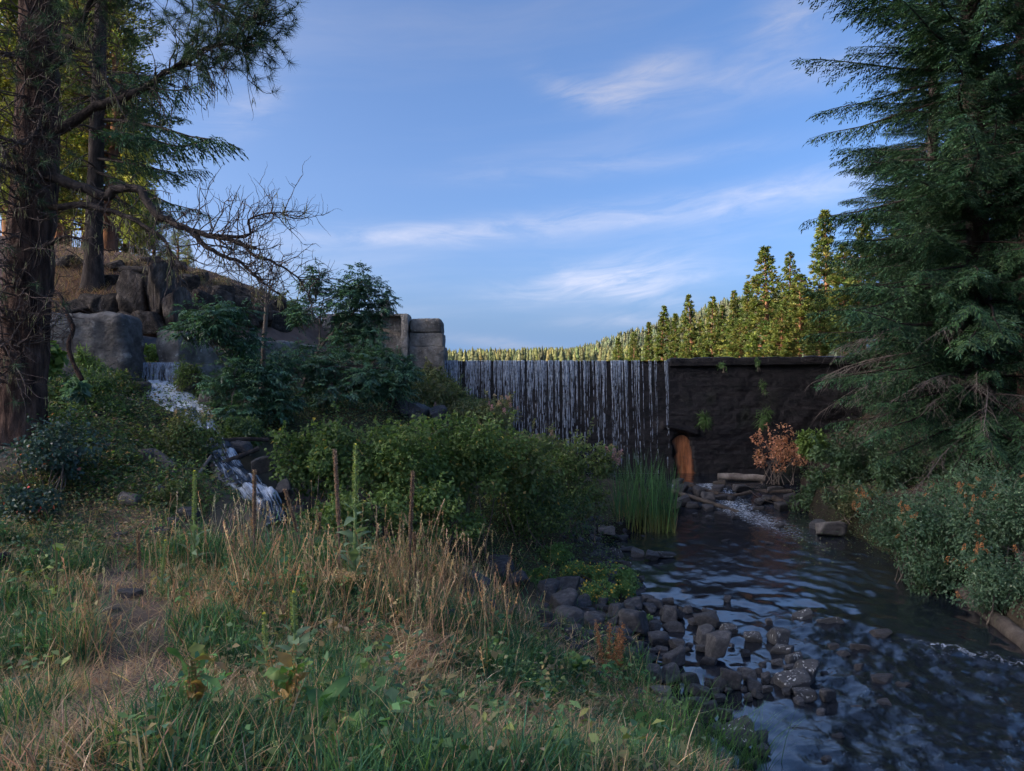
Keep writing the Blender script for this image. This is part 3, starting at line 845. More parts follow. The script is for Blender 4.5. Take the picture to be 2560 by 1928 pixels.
a.add([[xt(962) - .15, 36.75, zt(750)], [xt(962) + .15, 36.75, zt(750)], [xt(962) + .15, 37.05, zt(750)], [xt(962) - .15, 37.05, zt(750)], [xt(962), 36.9, zt(738)]], [[0, 1, 4], [1, 2, 4], [2, 3, 4], [3, 0, 4]])
single('concrete_post', a, MAT['dark_concrete'], 'small tapered concrete post standing on the abutment', 'post')

# black liner behind the weed
ux = np.linspace(0, 1, 40); uz = np.linspace(0, 1, 22)
UX, UZ = np.meshgrid(ux, uz)
c0, c1 = P(322, 832, 23.2), P(456, 848, 23.6)
b0, b1 = P(322, 900, 22.4), P(470, 895, 22.7)
V = ((c0 * (1 - UX[..., None]) + c1 * UX[..., None]) * UZ[..., None] + (b0 * (1 - UX[..., None]) + b1 * UX[..., None]) * (1 - UZ[..., None])).reshape(-1, 3)
fold = np.sin((UX.ravel() * 1.2 + (1 - UZ.ravel()) * 1.6) * 9) * .05 + .05 * fbm(np.stack([UX.ravel() * 5, UZ.ravel() * 3, 0 * UX.ravel()], 1), 3, 8)
V[:, 1] += fold; V[:, 2] -= .05 * np.sin(UX.ravel() * 3.1)
single('plastic_liner', Acc().add(V, grid_faces(40, 22)), MAT['tarp'], 'black plastic liner sheet sagging behind the small spillway', 'liner', smooth=True)

# small spillway and its cascades
a = strands(34, (wl[0] + .1, wr[0] - .02), 4.86, 4.12, lambda x, z: 21.7, 22, .03, .09, .55, 15, .22)
single('small_waterfall', a, MAT['fall'], 'short curtain of water falling between the two concrete walls', 'waterfall')
m, t = new_mat('white_water')
tc_ = t.n('ShaderNodeTexCoord')
at = t.n('ShaderNodeAttribute', attribute_name='col')
sp_ = t.n('ShaderNodeSeparateColor', {0: at.outputs[0]})            # red: foam, green: across, blue: along the flow
n1 = t.n('ShaderNodeTexNoise', {'Vector': t.n('ShaderNodeCombineXYZ', {0: t.m('MULTIPLY', sp_.outputs[1], 13.0), 1: t.m('MULTIPLY', sp_.outputs[2], 6.0), 2: 0.0}),
                                'Scale': 1.0, 'Detail': 5.0, 'Roughness': .6, 'Distortion': .5})
fo = t.rng(t.m('ADD', n1.outputs[0], t.m('MULTIPLY', sp_.outputs[0], .32)), .54, .74)
b = t.n('ShaderNodeBsdfPrincipled', {'Base Color': t.mix(fo, (.012, .015, .02), (.58, .62, .68)), 'Roughness': t.m('MULTIPLY_ADD', fo, .4, .1),
                                     'Normal': t.n('ShaderNodeBump', {'Strength': .6, 'Distance': .05, 'Height': n1.outputs[0]})})
out(t, b.outputs[0])
MAT['white_water'] = m
def cascade(name, label, pts, widths, foam, seed, lift=.06):
    P_ = np.array(pts, float)
    n = 90
    c_ = spline(P_, n)
    w_ = np.interp(np.linspace(0, 1, n), np.linspace(0, 1, len(widths)), widths)
    f_ = np.interp(np.linspace(0, 1, n), np.linspace(0, 1, len(foam)), foam)
    tn_ = unit(np.gradient(c_[:, :2], axis=0)); s_ = np.stack([-tn_[:, 1], tn_[:, 0]], 1)
    k = 26
    u = np.linspace(-1, 1, k)
    V = np.repeat(c_[:, None, :], k, 1)
    V[..., :2] += s_[:, None, :] * (w_[:, None] * u[None])[..., None]
    V = V.reshape(-1, 3)
    stp = fbm(V * (2.2, 2.2, 3), 4, seed)
    V[:, 2] += .07 * stp + .05 * np.abs(fbm(V * 4, 3, seed + 1)) - .25 * np.tile(np.abs(u) ** 4, n) + lift
    fm = np.repeat(f_, k) * (1 - .8 * np.tile(np.abs(u) ** 3, n)) + .75 * stp
    A = Acc().add(V, grid_faces(k, n), np.stack([np.clip(fm, 0, 1), np.tile(u * .5 + .5, n), np.repeat(np.linspace(0, 1, n), k)], 1))
    return single(name, A, MAT['white_water'], label, 'cascade', smooth=True)
cascade('cascade', 'foaming white cascade sliding down dark rock below the small spillway',
        [P(398, 958, 21.4), P(415, 975, 20.9), P(450, 1003, 19.8), P(488, 1032, 18.7), P(505, 1062, 17.7), P(512, 1085, 17.0)], [.60, .68, .72, .66, .5, .35], [1, 1, .95, .75, .4, .15], 61)
cascade('cascade', 'narrow dark rill tumbling between bushes into the lush grass',
        [P(545, 1110, 16.4), P(560, 1160, 15.4), P(590, 1195, 14.9), P(635, 1230, 14.3), P(672, 1275, 13.6), P(695, 1325, 13.0)], [.3, .36, .42, .38, .34, .3], [.2, .25, .3, .3, .3, .25], 67, .16)

# rocks laid by pixel on the ground; the pixel names the middle of the stone
ROCKN = 0
def rock(px, py, w, h, label, group=None, mat='rock', D=None, k=None, rot=None, tilt=None, sink=.22, zfloat=None, depth=1.0):
    """w, h in photo pixels; sits on ground or stream bed below its own pixel"""
    global ROCKN
    r = np.random.default_rng(1000 + ROCKN)
    ROCKN += 1
    g = G(px, py + h * .42) if D is None else P(px, py + h * .42, D)
    D_ = g[1]
    sx = w / FPX * D_ / 2 * 1.12; sz = h / FPX * D_ / 2 * 1.22
    sy = min(sx, sz * 1.6) * r.uniform(.75, 1.05) * depth
    kk = int(r.integers(0, 14)) if k is None else k
    o = put('rock', stone_mesh(kk, mat), None, (g[0], g[1] + sy * .35, g[2] + sz * (1 - 2 * sink * .5) - sz * .12),
            (r.uniform(-.25, .25), (r.uniform(-.2, .2) if tilt is None else tilt), r.uniform(0, 6.28) * (rot is None) + (rot or 0)), (sx * 1.04, sy, sz))
    if rot is None:
        o.rotation_euler[2] = r.choice([0, math.pi]) + r.uniform(-.35, .35)
    return tag(o, label, 'rock', group)

# cliff behind the walls
CL = thing('rock_outcrop', 'craggy brown rock outcrop below the pine roots above the spillway', 'outcrop', P(380, 860, 24.0))
def crag(parent, name, px, py, w, h, D, k, mat='cliff', ry=0.0, dp=.8):
    c_ = P(px, py, D)
    o = put(name, stone_mesh(k, mat), parent, Vector(c_) - parent.location, (.1 * math.sin(k), ry, .4 * math.sin(px)), (w / FPX * D / 2, dp, h / FPX * D / 2))
    return o
for q in [(352, 745, 90, 130, 24.6, 0, .05), (395, 735, 70, 120, 24.9, 1, -.1), (418, 735, 46, 170, 24.4, 2, .06), (440, 790, 60, 150, 24.3, 3, .0), (345, 812, 80, 60, 24.1, 4, .1),
          (395, 820, 80, 70, 24.0, 5, -.1), (300, 770, 70, 90, 24.6, 6, .2), (250, 765, 80, 60, 24.5, 7, .1), (190, 770, 90, 60, 24.4, 8, -.1), (470, 800, 60, 110, 24.8, 9, .1), (380, 690, 150, 36, 25.2, 10, .03)]:
    crag(CL, 'crag', *q[:6], ry=q[6])
C2 = thing('rock_outcrop', 'grey lichened rock face beside the elder trees under the grassy knoll', 'outcrop', P(590, 800, 28))
for q in [(560, 780, 70, 110, 28, 2, .1), (610, 790, 80, 90, 28.6, 5, -.1), (655, 790, 60, 90, 29.4, 8, .15), (520, 770, 60, 100, 27.2, 11, 0.), (690, 800, 60, 60, 30.5, 1, .1)]:
    crag(C2, 'crag', *q[:6], ry=q[6])
# dark ledges around the cascades
for q in [(318, 985, 80, 70, 20.2), (345, 1030, 90, 60, 19.0), (400, 1050, 90, 40, 18.0), (470, 960, 60, 60, 20.6), (520, 1010, 60, 70, 19.2)]:
    rock(q[0], q[1], q[2], q[3], 'wet black ledge rock beside the foaming cascade', 'ledge rocks by the cascade', 'wet_rock', D=q[4])
for q in [(520, 1215, 50, 44, 14.7), (545, 1268, 60, 36, 13.9), (612, 1310, 60, 36, 13.4), (650, 1165, 50, 44, 15.3), (705, 1222, 44, 50, 14.4), (738, 1290, 44, 44, 13.6), (600, 1118, 60, 30, 16.2)]:
    rock(q[0], q[1], q[2], q[3], 'wet black rock beside the narrow dark rill', 'rocks along the dark rill', 'wet_rock', D=q[4])

# ------------------------------------------------------------------ conifers
FIRC = [(.028, .058, .030), (.034, .068, .032), (.025, .050, .029), (.044, .078, .033)]
def fir_branch(L, seed, dens=1.0, droop=.16, cols=FIRC, twl=.165, bare=.12):
    """one bough along +X: (foliage, wood)"""
    r = np.random.default_rng(seed)
    fol, wood = Acc(), Acc()
    n = 10
    tt = np.linspace(0, 1, n)
    ax_ = np.stack([tt * L, .05 * L * noise(np.stack([tt * 3, np.full(n, seed * 1.7), 0 * tt], 1), seed), L * (-droop * tt ** 2 + .07 * sst(.6, 1, tt))], 1)
    V, Fq = tube(ax_, np.interp(tt, [0, 1], [.012 * L, .004]), 5); wood.add(V, Fq)
    ns = int(L / .058 * dens)
    for i in range(ns):
        u = bare + (1 - bare) * (i + r.uniform(0, 1)) / ns
        base = np.array([np.interp(u, tt, ax_[:, q]) for q in range(3)])
        sg = 1 if i % 2 else -1
        l2 = min(1.05, .30 + (1 - u) * L * .30) * r.uniform(.55, 1.1) * sst(0, .25, u + .08)
        d2 = unit(np.array([.75 + .3 * u, sg * r.uniform(.45, 1.0), -.48 + r.normal(0, .2)]))
        nt = max(3, int(l2 / .05))
        s_ = (np.arange(nt) + r.uniform(0, 1)) / nt
        hang = -(.28 * s_ ** 2 * l2)
        pos = base + d2 * (s_ * l2)[:, None] + np.stack([0 * s_, 0 * s_, hang], 1)
        if l2 > .45 and i % 3 == 0:
            k = np.array([0, nt // 2, nt - 1])
            V, Fq = tube(np.vstack([base, pos[k[1:]]]), [.006, .004, .002], 3); wood.add(V, Fq)
        sg2 = np.where(np.arange(nt) % 2, 1, -1)
        side = unit(np.cross(d2, (0, 0, 1)))
        d3 = unit(d2[None] * .8 + side[None] * (sg2 * r.uniform(.3, .9, nt))[:, None] + np.stack([0 * s_, 0 * s_, r.normal(-.25, .25, nt)], 1))
        nr = unit(np.array([0, 0, 1.0]) + r.normal(0, .55, (nt, 3)))
        V, Fq = leaf_quads(pos, d3, nr, twl * r.uniform(.7, 1.35, nt), .034 * twl / .15 * r.uniform(.8, 1.3, nt), .05, .1)
        cc = pick(cols, 1, .22, r)[0]
        fol.add(V, Fq, rep(np.clip(cc * np.exp(r.normal(0, .15, (nt, 1))), .004, .5), 4))
    return fol, wood
BOUGH = [fir_branch(5.0, 300 + i, 1.0, d_) for i, d_ in enumerate((.10, .16, .22, .05, .13, .2))]

def orient(azi, pitch, roll=0.0):
    """matrix whose +X runs along azimuth azi, lifted by pitch"""
    c, s = math.cos(pitch), math.sin(pitch)
    Ry = np.array([[c, 0, -s], [0, 1, 0], [s, 0, c]])
    cr, sr = math.cos(roll), math.sin(roll)
    Rx = np.array([[1, 0, 0], [0, cr, -sr], [0, sr, cr]])
    return rotz(azi) @ Ry @ Rx

def trunk(path, rad, sides, seed, furrow=.06, fu=16, n=60):
    """tapered trunk with plated, furrowed bark"""
    c_ = spline(path, n); rr = np.interp(np.linspace(0, 1, n), np.linspace(0, 1, len(rad)), rad)
    V, Fq = tube(c_, rr, sides)
    th = np.tile(np.arange(sides) / sides * 2 * np.pi, n)
    cen = np.repeat(c_, sides, 0)
    z = V[:, 2]
    q = np.stack([np.cos(th) * fu / 6.28, np.sin(th) * fu / 6.28, z * 1.1], 1)
    h_ = np.abs(fbm(q, 3, seed)); h2 = np.abs(fbm(q * (2.6, 2.6, 2.0) , 2, seed + 3))
    V = cen + (V - cen) * (1 + furrow * (2.2 * np.minimum(h_, .5) - .5) + furrow * .5 * h2)[:, None]
    return V, Fq

# big Douglas fir on the right bank
fb = np.array([14.3, 22.6, H([14.3], [22.6])[0] - .1])
FT = thing('douglas_fir', 'tall dark fir with long drooping boughs on the stream bank', 'tree', fb)
V, Fq = trunk([fb, fb + (-.05, 0, 6), fb + (-.25, .05, 13), fb + (-.45, .1, 20), fb + (-.55, .1, 25)], [.46, .31, .26, .17, .05], 22, 71, .07, 12, 80)
part('trunk', Acc().add(V, Fq), MAT['bark_dark'], FT, True)
fol, wood, dead = Acc(), Acc(), Acc()
r = np.random.default_rng(5)
z = 1.4
while z < 23.5:
    for i in range(6):
        azi = r.uniform(0, 2 * math.pi)
        toward = math.cos(azi - math.radians(200))
        Lr = np.interp(z, [1.2, 3, 6, 10, 14, 18, 24], [4.2, 5.0, 5.4, 5.5, 4.9, 3.6, 1.0]) * (r.uniform(.45, .75) if i > 3 else r.uniform(.72, 1.1))
        if z < 3.2 and r.uniform() < .25:
            continue
        if math.sin(azi) > .35 and r.uniform() < .6:
            continue
        if -.5 < math.sin(azi) and math.cos(azi) > .55 and r.uniform() < .55:      # thin on the far right, sky shows
            continue
        base = fb + np.array([-.02 * z, .004 * z, z + r.uniform(-.15, .15)])
        fo_, wo_ = BOUGH[r.integers(0, 6)]
        T = orient(azi, R(np.interp(z, [1, 6, 14, 22], [-14, 2, 12, 25]) + r.normal(0, 5)), r.normal(0, .18)) * (Lr / 5.0)
        fol.add_acc(fo_, T, base); wood.add_acc(wo_, T, base)
    if z < 17:                                                     # short boughs that hide the trunk
        fo_, wo_ = BOUGH[r.integers(0, 6)]
        T = orient(r.uniform(R(205), R(300)), R(r.normal(-6, 8)), r.normal(0, .25)) * (r.uniform(2.2, 3.8) / 5.0)
        base = fb + np.array([-.02 * z, .004 * z, z + r.uniform(-.1, .1)])
        fol.add_acc(fo_, T, base); wood.add_acc(wo_, T, base)
    z += np.interp(z, [1, 6, 16], [.30, .29, .40])
br = part('branch', wood, MAT['bark_dark'], FT)
part('needles', fol, MAT['needle'], br)
# dead drooping lower limbs, grey and twiggy
for i in range(24):
    azi = r.uniform(R(140), R(262))
    z0 = r.uniform(1.0, 4.8)
    base = fb + np.array([0, 0, z0])
    Ld = r.uniform(2.8, 5.2)
    pth = wander(base, (math.cos(azi), math.sin(azi), r.uniform(-.1, .25)), Ld, 9, .06, .075, r)
    pth[:, 2] = np.maximum(pth[:, 2], -.3)
    V, Fq = tube(pth, np.linspace(.03, .006, 9), 4); dead.add(V, Fq)
    for j in range(46):
        u = r.uniform(.25, 1)
        b_ = np.array([np.interp(u, np.linspace(0, 1, 9), pth[:, q]) for q in range(3)])
        tw = wander(b_, (math.cos(azi) * .5 + r.normal(0, .55), math.sin(azi) * .5 + r.normal(0, .55), -.35), r.uniform(.35, .95), 4, .16, .30, r)
        V, Fq = tube(tw, [.006, .005, .004, .002], 3); dead.add(V, Fq)
part('dead_branch', dead, MAT['dead_twig'], FT)

# more firs behind it, the same habit turned about
def fir_copy(x, y, s, rz, label):
    o = thing('douglas_fir', label, 'tree', (x, y, H([x], [y])[0] - .1))
    o.scale = (s, s, s); o.rotation_euler = (0, 0, rz)
    for c_ in list(FT.children):
        d_ = c_.copy(); COL.objects.link(d_); d_.parent = o
        for g_ in list(c_.children):
            e_ = g_.copy(); COL.objects.link(e_); e_.parent = d_
FCOPY = [(16.6, 29.5, .80, 1.9, 'dense fir close behind the tall fir at the dam end'), (20.5, 27.5, .95, 3.6, 'dark fir filling the picture edge behind the tall fir'), (19.5, 34.0, .8, 5.0, 'farthest dark fir beside the dam end')]
# second, thinner trunk at the frame's edge
fb2 = np.array([17.2, 24.5, H([17.2], [24.5])[0] - .1])
F2 = thing('douglas_fir', 'second fir trunk with sparse boughs at the picture edge behind the tall fir', 'tree', fb2)
V, Fq = trunk([fb2, fb2 + (0, 0, 8), fb2 + (-.2, 0, 16), fb2 + (-.3, 0, 24)], [.42, .36, .28, .1], 18, 77, .07, 10, 60)
part('trunk', Acc().add(V, Fq), MAT['bark_pine'], F2, True)
fol, wood = Acc(), Acc()
for z in np.arange(3, 18, 2.2):
    for i in range(3):
        T = orient(r.uniform(R(90), R(290)), R(r.normal(-4, 8)), r.normal(0, .2)) * (r.uniform(2.4, 4.2) / 5)
        fo_, wo_ = BOUGH[r.integers(0, 6)]
        fol.add_acc(fo_, T, fb2 + (0, 0, z)); wood.add_acc(wo_, T, fb2 + (0, 0, z))
br = part('branch', wood, MAT['bark_dark'], F2)
part('needles', fol, MAT['needle'], br)

for q in FCOPY:
    fir_copy(*q)
# pines beyond the lake: one mesh per habit, copied
PINEC = [(.066, .092, .026), (.085, .106, .029), (.050, .074, .024), (.11, .116, .034)]
def pine_crown(h, rad, seed, base=.12, cols=PINEC, clump=20, full=1.25, shape=.85, size=1.0):
    r = np.random.default_rng(seed)
    fol, wood = Acc(), Acc()
    V, Fq = tube([[0, 0, 0], [.02 * h * r.normal(), 0, h * .5], [0, 0, h]], [.018 * h, .012 * h, .002 * h], 7); wood.add(V, Fq)
    z = base * h
    while z < h * .995:
        u = (z / h - base) / (1 - base)
        rr = rad * ((1 - u) ** shape) * (1 - .45 * math.exp(-u / .10)) + .12
        nb = int((4 + 4 * rr / rad) * full)
        for i in range(nb):
            azi = r.uniform(0, 6.283)
            L = rr * r.uniform(.55, 1.15)
            up = r.uniform(-.05, .35) + .4 * u
            d = np.array([math.cos(azi), math.sin(azi), up])
            V, Fq = tube([[0, 0, z], d * L * .6 + (0, 0, z), d * L + (0, 0, z + .08 * L)], [.006 * h * (1 - u) + .01, .02, .008], 3); wood.add(V, Fq)
            nc = max(2, int(L / .42))
            for j in range(nc):
                f = .35 + .65 * (j + r.uniform(.2, .9)) / nc
                cpos = d * L * f + (0, 0, z + .1 * L * f * f) + r.normal(0, .10 * rr ** .5, 3)
                m_ = clump
                dd = unit(rand_dirs(m_, r) + d * .8 + (0, 0, .35))
                pos = cpos + dd * .05 + (r.normal(0, .14, (m_, 3)) if size < 1 else 0)
                s_ = size * r.uniform(.28, .62, m_) * (.7 + .3 * (1 - u))
                V, Fq = leaf_quads(pos, dd, rand_dirs(m_, r), s_, s_ * .30, .0, .0)
                cc = pick(cols, 1, .25, r)[0]
                fol.add(V, Fq, rep(np.clip(cc * np.exp(r.normal(0, .18, (m_, 1))), .01, .5), 4))
        z += np.interp(u, [0, 1], [.040, .026]) * h / full ** .3
    return fol, wood
PINES = []
for i, (h, rad, sh, bs) in enumerate([(15, 2.9, .80, .08), (16, 2.3, .9, .12), (14, 3.2, .62, .10), (17, 1.9, .95, .06), (18, 3.0, .7, .30)]):
    f_, w_ = pine_crown(h, rad, 500 + i, bs, shape=sh)
    PINES.append((mesh_of('crown', f_, MAT['far_needle']), mesh_of('trunk', w_, MAT['bark_lit']), h))
for i, (h, rad, sh, bs) in enumerate([(16, 2.8, .75, .16), (18, 2.6, .7, .30)]):      # finer needles for the ones that stand near
    f_, w_ = pine_crown(h, rad, 530 + i, bs, shape=sh, clump=40, size=.46)
    PINES.append((mesh_of('crown', f_, MAT['far_needle']), mesh_of('trunk', w_, MAT['bark_lit']), h))
def pine(px, ptop, D, k, label, group, wide=1.0, pbase=None, base_z=None, name='pine_tree'):
    x = (px - 1280) / FPX * D
    z0 = H([x], [D])[0] if base_z is None else base_z
    z0 = max(z0, 4.0)
    top = CZ + (HZ - ptop) / FPX * D
    c_, w_, h = PINES[k]
    s = (top - z0) / h
    o = thing(name, label, 'tree', (x, D, z0), group)
    o.scale = (s * wide * 1.12, s * wide * 1.12, s)
    o.rotation_euler = (0, 0, px * 1.37)
    put('trunk', w_, o); put('crown', c_, o)
    return o
RG = 'sunlit pines on the far shore'
for px, py, D, k, lab, wd_ in [
    (1545, 846, 175, 0, 'smallest sunlit pine, leftmost of the far shore pines', 1.05), (1585, 833, 160, 2, 'small rounded sunlit pine beside the smallest far shore pine', .8),
    (1622, 806, 150, 3, 'slim sunlit pine between small rounded pine and pointed pine', 1.2), (1660, 766, 138, 1, 'sharply pointed golden green pine left of the tall dark-sided pine', 1.15),
    (1688, 785, 136, 3, 'narrow pine standing close behind the sharply pointed pine', 1.2), (1715, 848, 120, 2, 'short bushy yellow pine in front of the tall dark-sided pine', .95),
    (1722, 738, 128, 1, 'tall lone pine with dark sides standing clear of its neighbours', 1.1), (1750, 800, 132, 0, 'low pine filling the gap right of the tall lone pine', 1.1),
    (1782, 742, 118, 0, 'sunlit pine left of the pale pointed pair', .95), (1806, 764, 122, 3, 'thin pine just behind the pale pointed pair', 1.2), (1835, 728, 112, 1, 'pale yellow pine with pointed top left of the biggest golden pine', 1.1),
    (1868, 706, 118, 3, 'slim shaded pine tip against the biggest golden pine', 1.2), (1912, 618, 92, 0, 'biggest golden pine with broad sunlit crown above the dam', 1.12), (1850, 800, 108, 2, 'low dark pine at the foot of the biggest golden pine', 1.2),
    (1975, 633, 98, 4, 'ragged topped pine right of the biggest golden pine', .9), (2000, 690, 84, 2, 'shaded green pine half behind the fir boughs', 1.2), (1955, 770, 80, 2, 'low bluish pine behind the right part of the dam', 1.3),
    (2062, 528, 84, 1, 'tall yellow pine rising behind the tips of the fir boughs', 1.1), (2110, 610, 74, 0, 'shaded pine behind the middle of the fir', 1.2), (2160, 545, 72, 1, 'tall pine showing through the fir crown', 1.2),
    (2050, 740, 70, 2, 'bushy shaded pine just beyond the dam end', 1.2), (2250, 520, 70, 0, 'pine deep behind the fir crown', 1.2), (2360, 480, 66, 1, 'pine glimpsed behind the fir trunk', 1.2),
    (2450, 560, 62, 0, 'sunlit pine glimpsed right of the fir trunk', 1.2), (2540, 600, 60, 2, 'sunlit pine at the picture edge beyond the second fir', 1.2), (2120, 790, 58, 2, 'low dark pine behind the dam end under the fir', 1.2)]:
    pine(px, py, D, k, lab, RG, wd_)
# sunlit pines on the hill to the left
LG = 'sunlit pines on the hill behind the big trunk'
for px, top, D, k, lab, wd_ in [(-70, -250, 44, 0, 'sunlit pine at the picture edge left of the big trunk', 1.3), (25, -150, 50, 2, 'golden pine seen left of the big trunk', 1.2), (150, -300, 46, 4, 'sunlit pine right behind the big trunk', 1.2),
                                (225, -120, 52, 1, 'sunlit pine behind the slender dark trunk', 1.3), (268, -200, 43, 4, 'orange barked sunlit pine right of the slender dark trunk', 1.2), (315, 330, 50, 2, 'yellow green pine crown above the knoll', 1.2),
                                (385, 480, 55, 0, 'low sunlit pine at the edge of the sky above the knoll', 1.1), (90, 150, 40, 2, 'bright low pine between the two trunks', 1.3), (445, 560, 58, 2, 'small sunlit pine on the skyline of the knoll', 1.2), (470, 600, 40, 2, 'dwarf sunlit pine on the grassy knoll', 1.0)]:
    pine(px, top, D, 6 if k == 4 else 5, lab, LG, wd_)

# far wooded hills
def hill_z(px, D): 
    return None
far = Acc(); ground_far = []
r = np.random.default_rng(8)
def ridge(name, D0, D1, pxs, pys, tree_h, n, seed, cols, base_drop=30, xs=None):
    xg = np.linspace(pxs[0], pxs[-1], 60)
    V = []
    for f in np.linspace(0, 1, 8):
        D = D0 + (D1 - D0) * f
        for x in xg:
            ycr = np.interp(x, pxs, pys)
            py = 905 + (ycr + tree_h / D1 * FPX * .8 - 905) * sst(0, 1, f)
            V.append(P(x, py, D))
    V = np.array(V)
    back = V[-60:] + (0, 250, -40)
    A = Acc().add(np.vstack([V, back]), grid_faces(60, 9), (.075, .075, .045))
    tag(put(name, mesh_of(name, A, MAT['soil'], True)), kind='structure')
    rr = np.random.default_rng(seed)
    for i in range(n):
        f = rr.uniform(0, 1) ** .7; D = D0 + (D1 - D0) * f
        x = rr.uniform(pxs[0], pxs[-1])
        ycr = np.interp(x, pxs, pys)
        p = P(x, 905 + (ycr + tree_h / D1 * FPX * .8 - 905) * sst(0, 1, f), D)
        h = tree_h * rr.uniform(.4, 1.25); w = h * rr.uniform(.24, .42)
        lay, sd_ = 4, 6
        cc = pick(cols, 1, .2, rr)[0]
        for l in range(lay):
            u0 = l / lay
            a_ = rr.uniform(0, 6.28) + np.arange(sd_) * 6.283 / sd_
            rw = w * (1 - u0) ** .8 * rr.uniform(.6, 1.2, sd_)
            ring = np.stack([p[0] + np.cos(a_) * rw, p[1] + np.sin(a_) * rw, p[2] + h * (u0 + .06 * rr.normal(0, .4, sd_))], 1)
            tip = np.array([[p[0], p[1], p[2] + h * (u0 + 1.7 / lay if l < lay - 1 else 1.08)]])
            Vn = np.vstack([ring, tip])
            fc = np.stack([np.arange(sd_), (np.arange(sd_) + 1) % sd_, np.full(sd_, sd_)], 1)
            far.add(Vn, fc, cc * rr.uniform(.8, 1.2))
ridge('far_hill', 560, 900, [1000, 1115, 1200, 1300, 1400, 1470, 1540, 1640, 1800], [893, 891, 884, 881, 877, 875, 873, 868, 862], 10, 2000, 81, [(.10, .11, .05), (.12, .12, .05), (.08, .095, .05)])
ridge('far_mountain', 1150, 1500, [1380, 1440, 1480, 1530, 1570, 1610, 1660, 1720, 1800, 1900, 2100], [888, 872, 858, 842, 828, 818, 800, 780, 752, 735, 720], 13, 2000, 83, [(.085, .10, .062), (.10, .11, .062), (.07, .088, .06)])
tag(put('distant_forest', mesh_of('distant_forest', far, MAT['far_needle'])), 'sunlit conifer forest covering the distant hills beyond the dam', 'forest', kind='stuff')

# ------------------------------------------------------------------ big ponderosa on the left
PD = 14.2
pb = G(50, 1105, 8, 30)
pb = np.array([P(48, 1100, PD)[0], PD, H([P(48, 1100, PD)[0]], [PD])[0] - .15])
PT = thing('ponderosa_pine', 'big furrowed pine trunk with bare crooked limbs and needle tufts', 'tree', pb)
cpts = [pb, P(52, 1000, PD), P(66, 800, PD), P(78, 600, PD), P(92, 350, PD), P(100, 0, PD), P(108, -400, PD), P(112, -900, PD)]
V, Fq = trunk(cpts, [.47, .40, .375, .37, .355, .31, .23, .08], 48, 91, .13, 24, 190)
part('trunk', Acc().add(V, Fq), MAT['bark_pine'], PT, True)
r = np.random.default_rng(17)
limbw, twigw, needles, lichen, deadw = Acc(), Acc(), Acc(), Acc(), Acc()
NEEDC = [(.045, .075, .042), (.055, .088, .045), (.04, .066, .042), (.065, .09, .04)]
def tuft(pos, d, n=30, L=.21, cols=NEEDC, rr=r):
    dd = unit(unit(d) * .75 + rand_dirs(n, rr))
    base = pos + dd * .01 + unit(d) * rr.uniform(-.06, .04, n)[:, None]
    side = unit(np.cross(dd, rand_dirs(n, rr)))
    ln = L * rr.uniform(.7, 1.15, n)[:, None]
    w = .0042
    V = np.stack([base - side * w, base + side * w, base + dd * ln + np.array([0, 0, -.018])], 1).reshape(-1, 3)
    needles.add(V, np.arange(n * 3).reshape(-1, 3), rep(pick(cols, n, .2, rr), 3))
def drape(pos, n=5, L=.13, rr=r):
    """beard lichen: a few limp tapering strips"""
    for _ in range(max(2, n // 2)):
        b_ = pos + rr.normal(0, .02, 3)
        l_ = L * rr.uniform(.5, 1.3)
        sw = rr.normal(0, .02, 3); w = rr.uniform(.004, .009)
        V = np.array([b_ + (-w * .6, 0, 0), b_ + (w * .6, 0, 0), b_ + (w, 0, -l_ * .5) + sw, b_ + (-w, 0, -l_ * .5) + sw, b_ + (0, 0, -l_) + sw * 1.5])
        lichen.add(V[:4], [[0, 1, 2, 3]], pick([(.11, .105, .05), (.14, .125, .065), (.09, .09, .05)], 1, .2, rr)[0])
        lichen.add(V[2:], [[0, 2, 1]], pick([(.11, .105, .05), (.14, .125, .065)], 1, .2, rr)[0])
def twigs(path, n, L, amp, grav, rad, acc, sub=0, dirb=(0, 0, 0), tuf=0.0, lich=.15, u0=.2, rr=r, tl=.21):
    m_ = len(path)
    tt = np.linspace(0, 1, m_)
    tan = unit(np.gradient(path, axis=0))
    for _ in range(n):
        u = rr.uniform(u0, 1)
        b_ = np.array([np.interp(u, tt, path[:, q]) for q in range(3)])
        d_ = unit(tan[min(m_ - 1, int(u * m_))] * .6 + rand_dirs(1, rr)[0] + np.asarray(dirb))
        l_ = L * rr.uniform(.5, 1.2)
        k = 7
        p_ = wander(b_, d_, l_, k, amp, grav, rr)
        V, Fq = tube(p_, np.linspace(rad, rad * .3, k), 4); acc.add(V, Fq)
        if sub:
            twigs(p_, sub, L * .5, amp * 1.1, grav, rad * .55, acc, 0, dirb, tuf, lich, .25, rr, tl)
        if rr.uniform() < tuf:
            tuft(p_[-1], p_[-1] - p_[-2], 34, tl, NEEDC, rr)
            if rr.uniform() < .6: tuft(p_[-2], p_[-1] - p_[-3], 22, tl * .9, NEEDC, rr)
        if rr.uniform() < lich * .45:
            drape(p_[int(rr.integers(1, k))], int(rr.integers(3, 8)), .17, rr)
def limb(pts, r0, r1, D0=PD, n=40, sides=8, knot=.12):
    """limb given in photo pixels and distance"""
    p_ = spline(np.array([P(*q) for q in pts]), n)
    rr_ = np.linspace(r0, r1, n) * (1 + knot * noise(np.stack([np.arange(n) * .35, np.full(n, pts[0][1] * .1), np.zeros(n)], 1), 4))
    p_ = p_ + .02 * np.stack([noise(np.stack([np.arange(n) * .5, np.full(n, q * 7.), np.zeros(n)], 1), 6) for q in range(3)], 1)
    V, Fq = tube(p_, rr_, sides); limbw.add(V, Fq)
    return p_
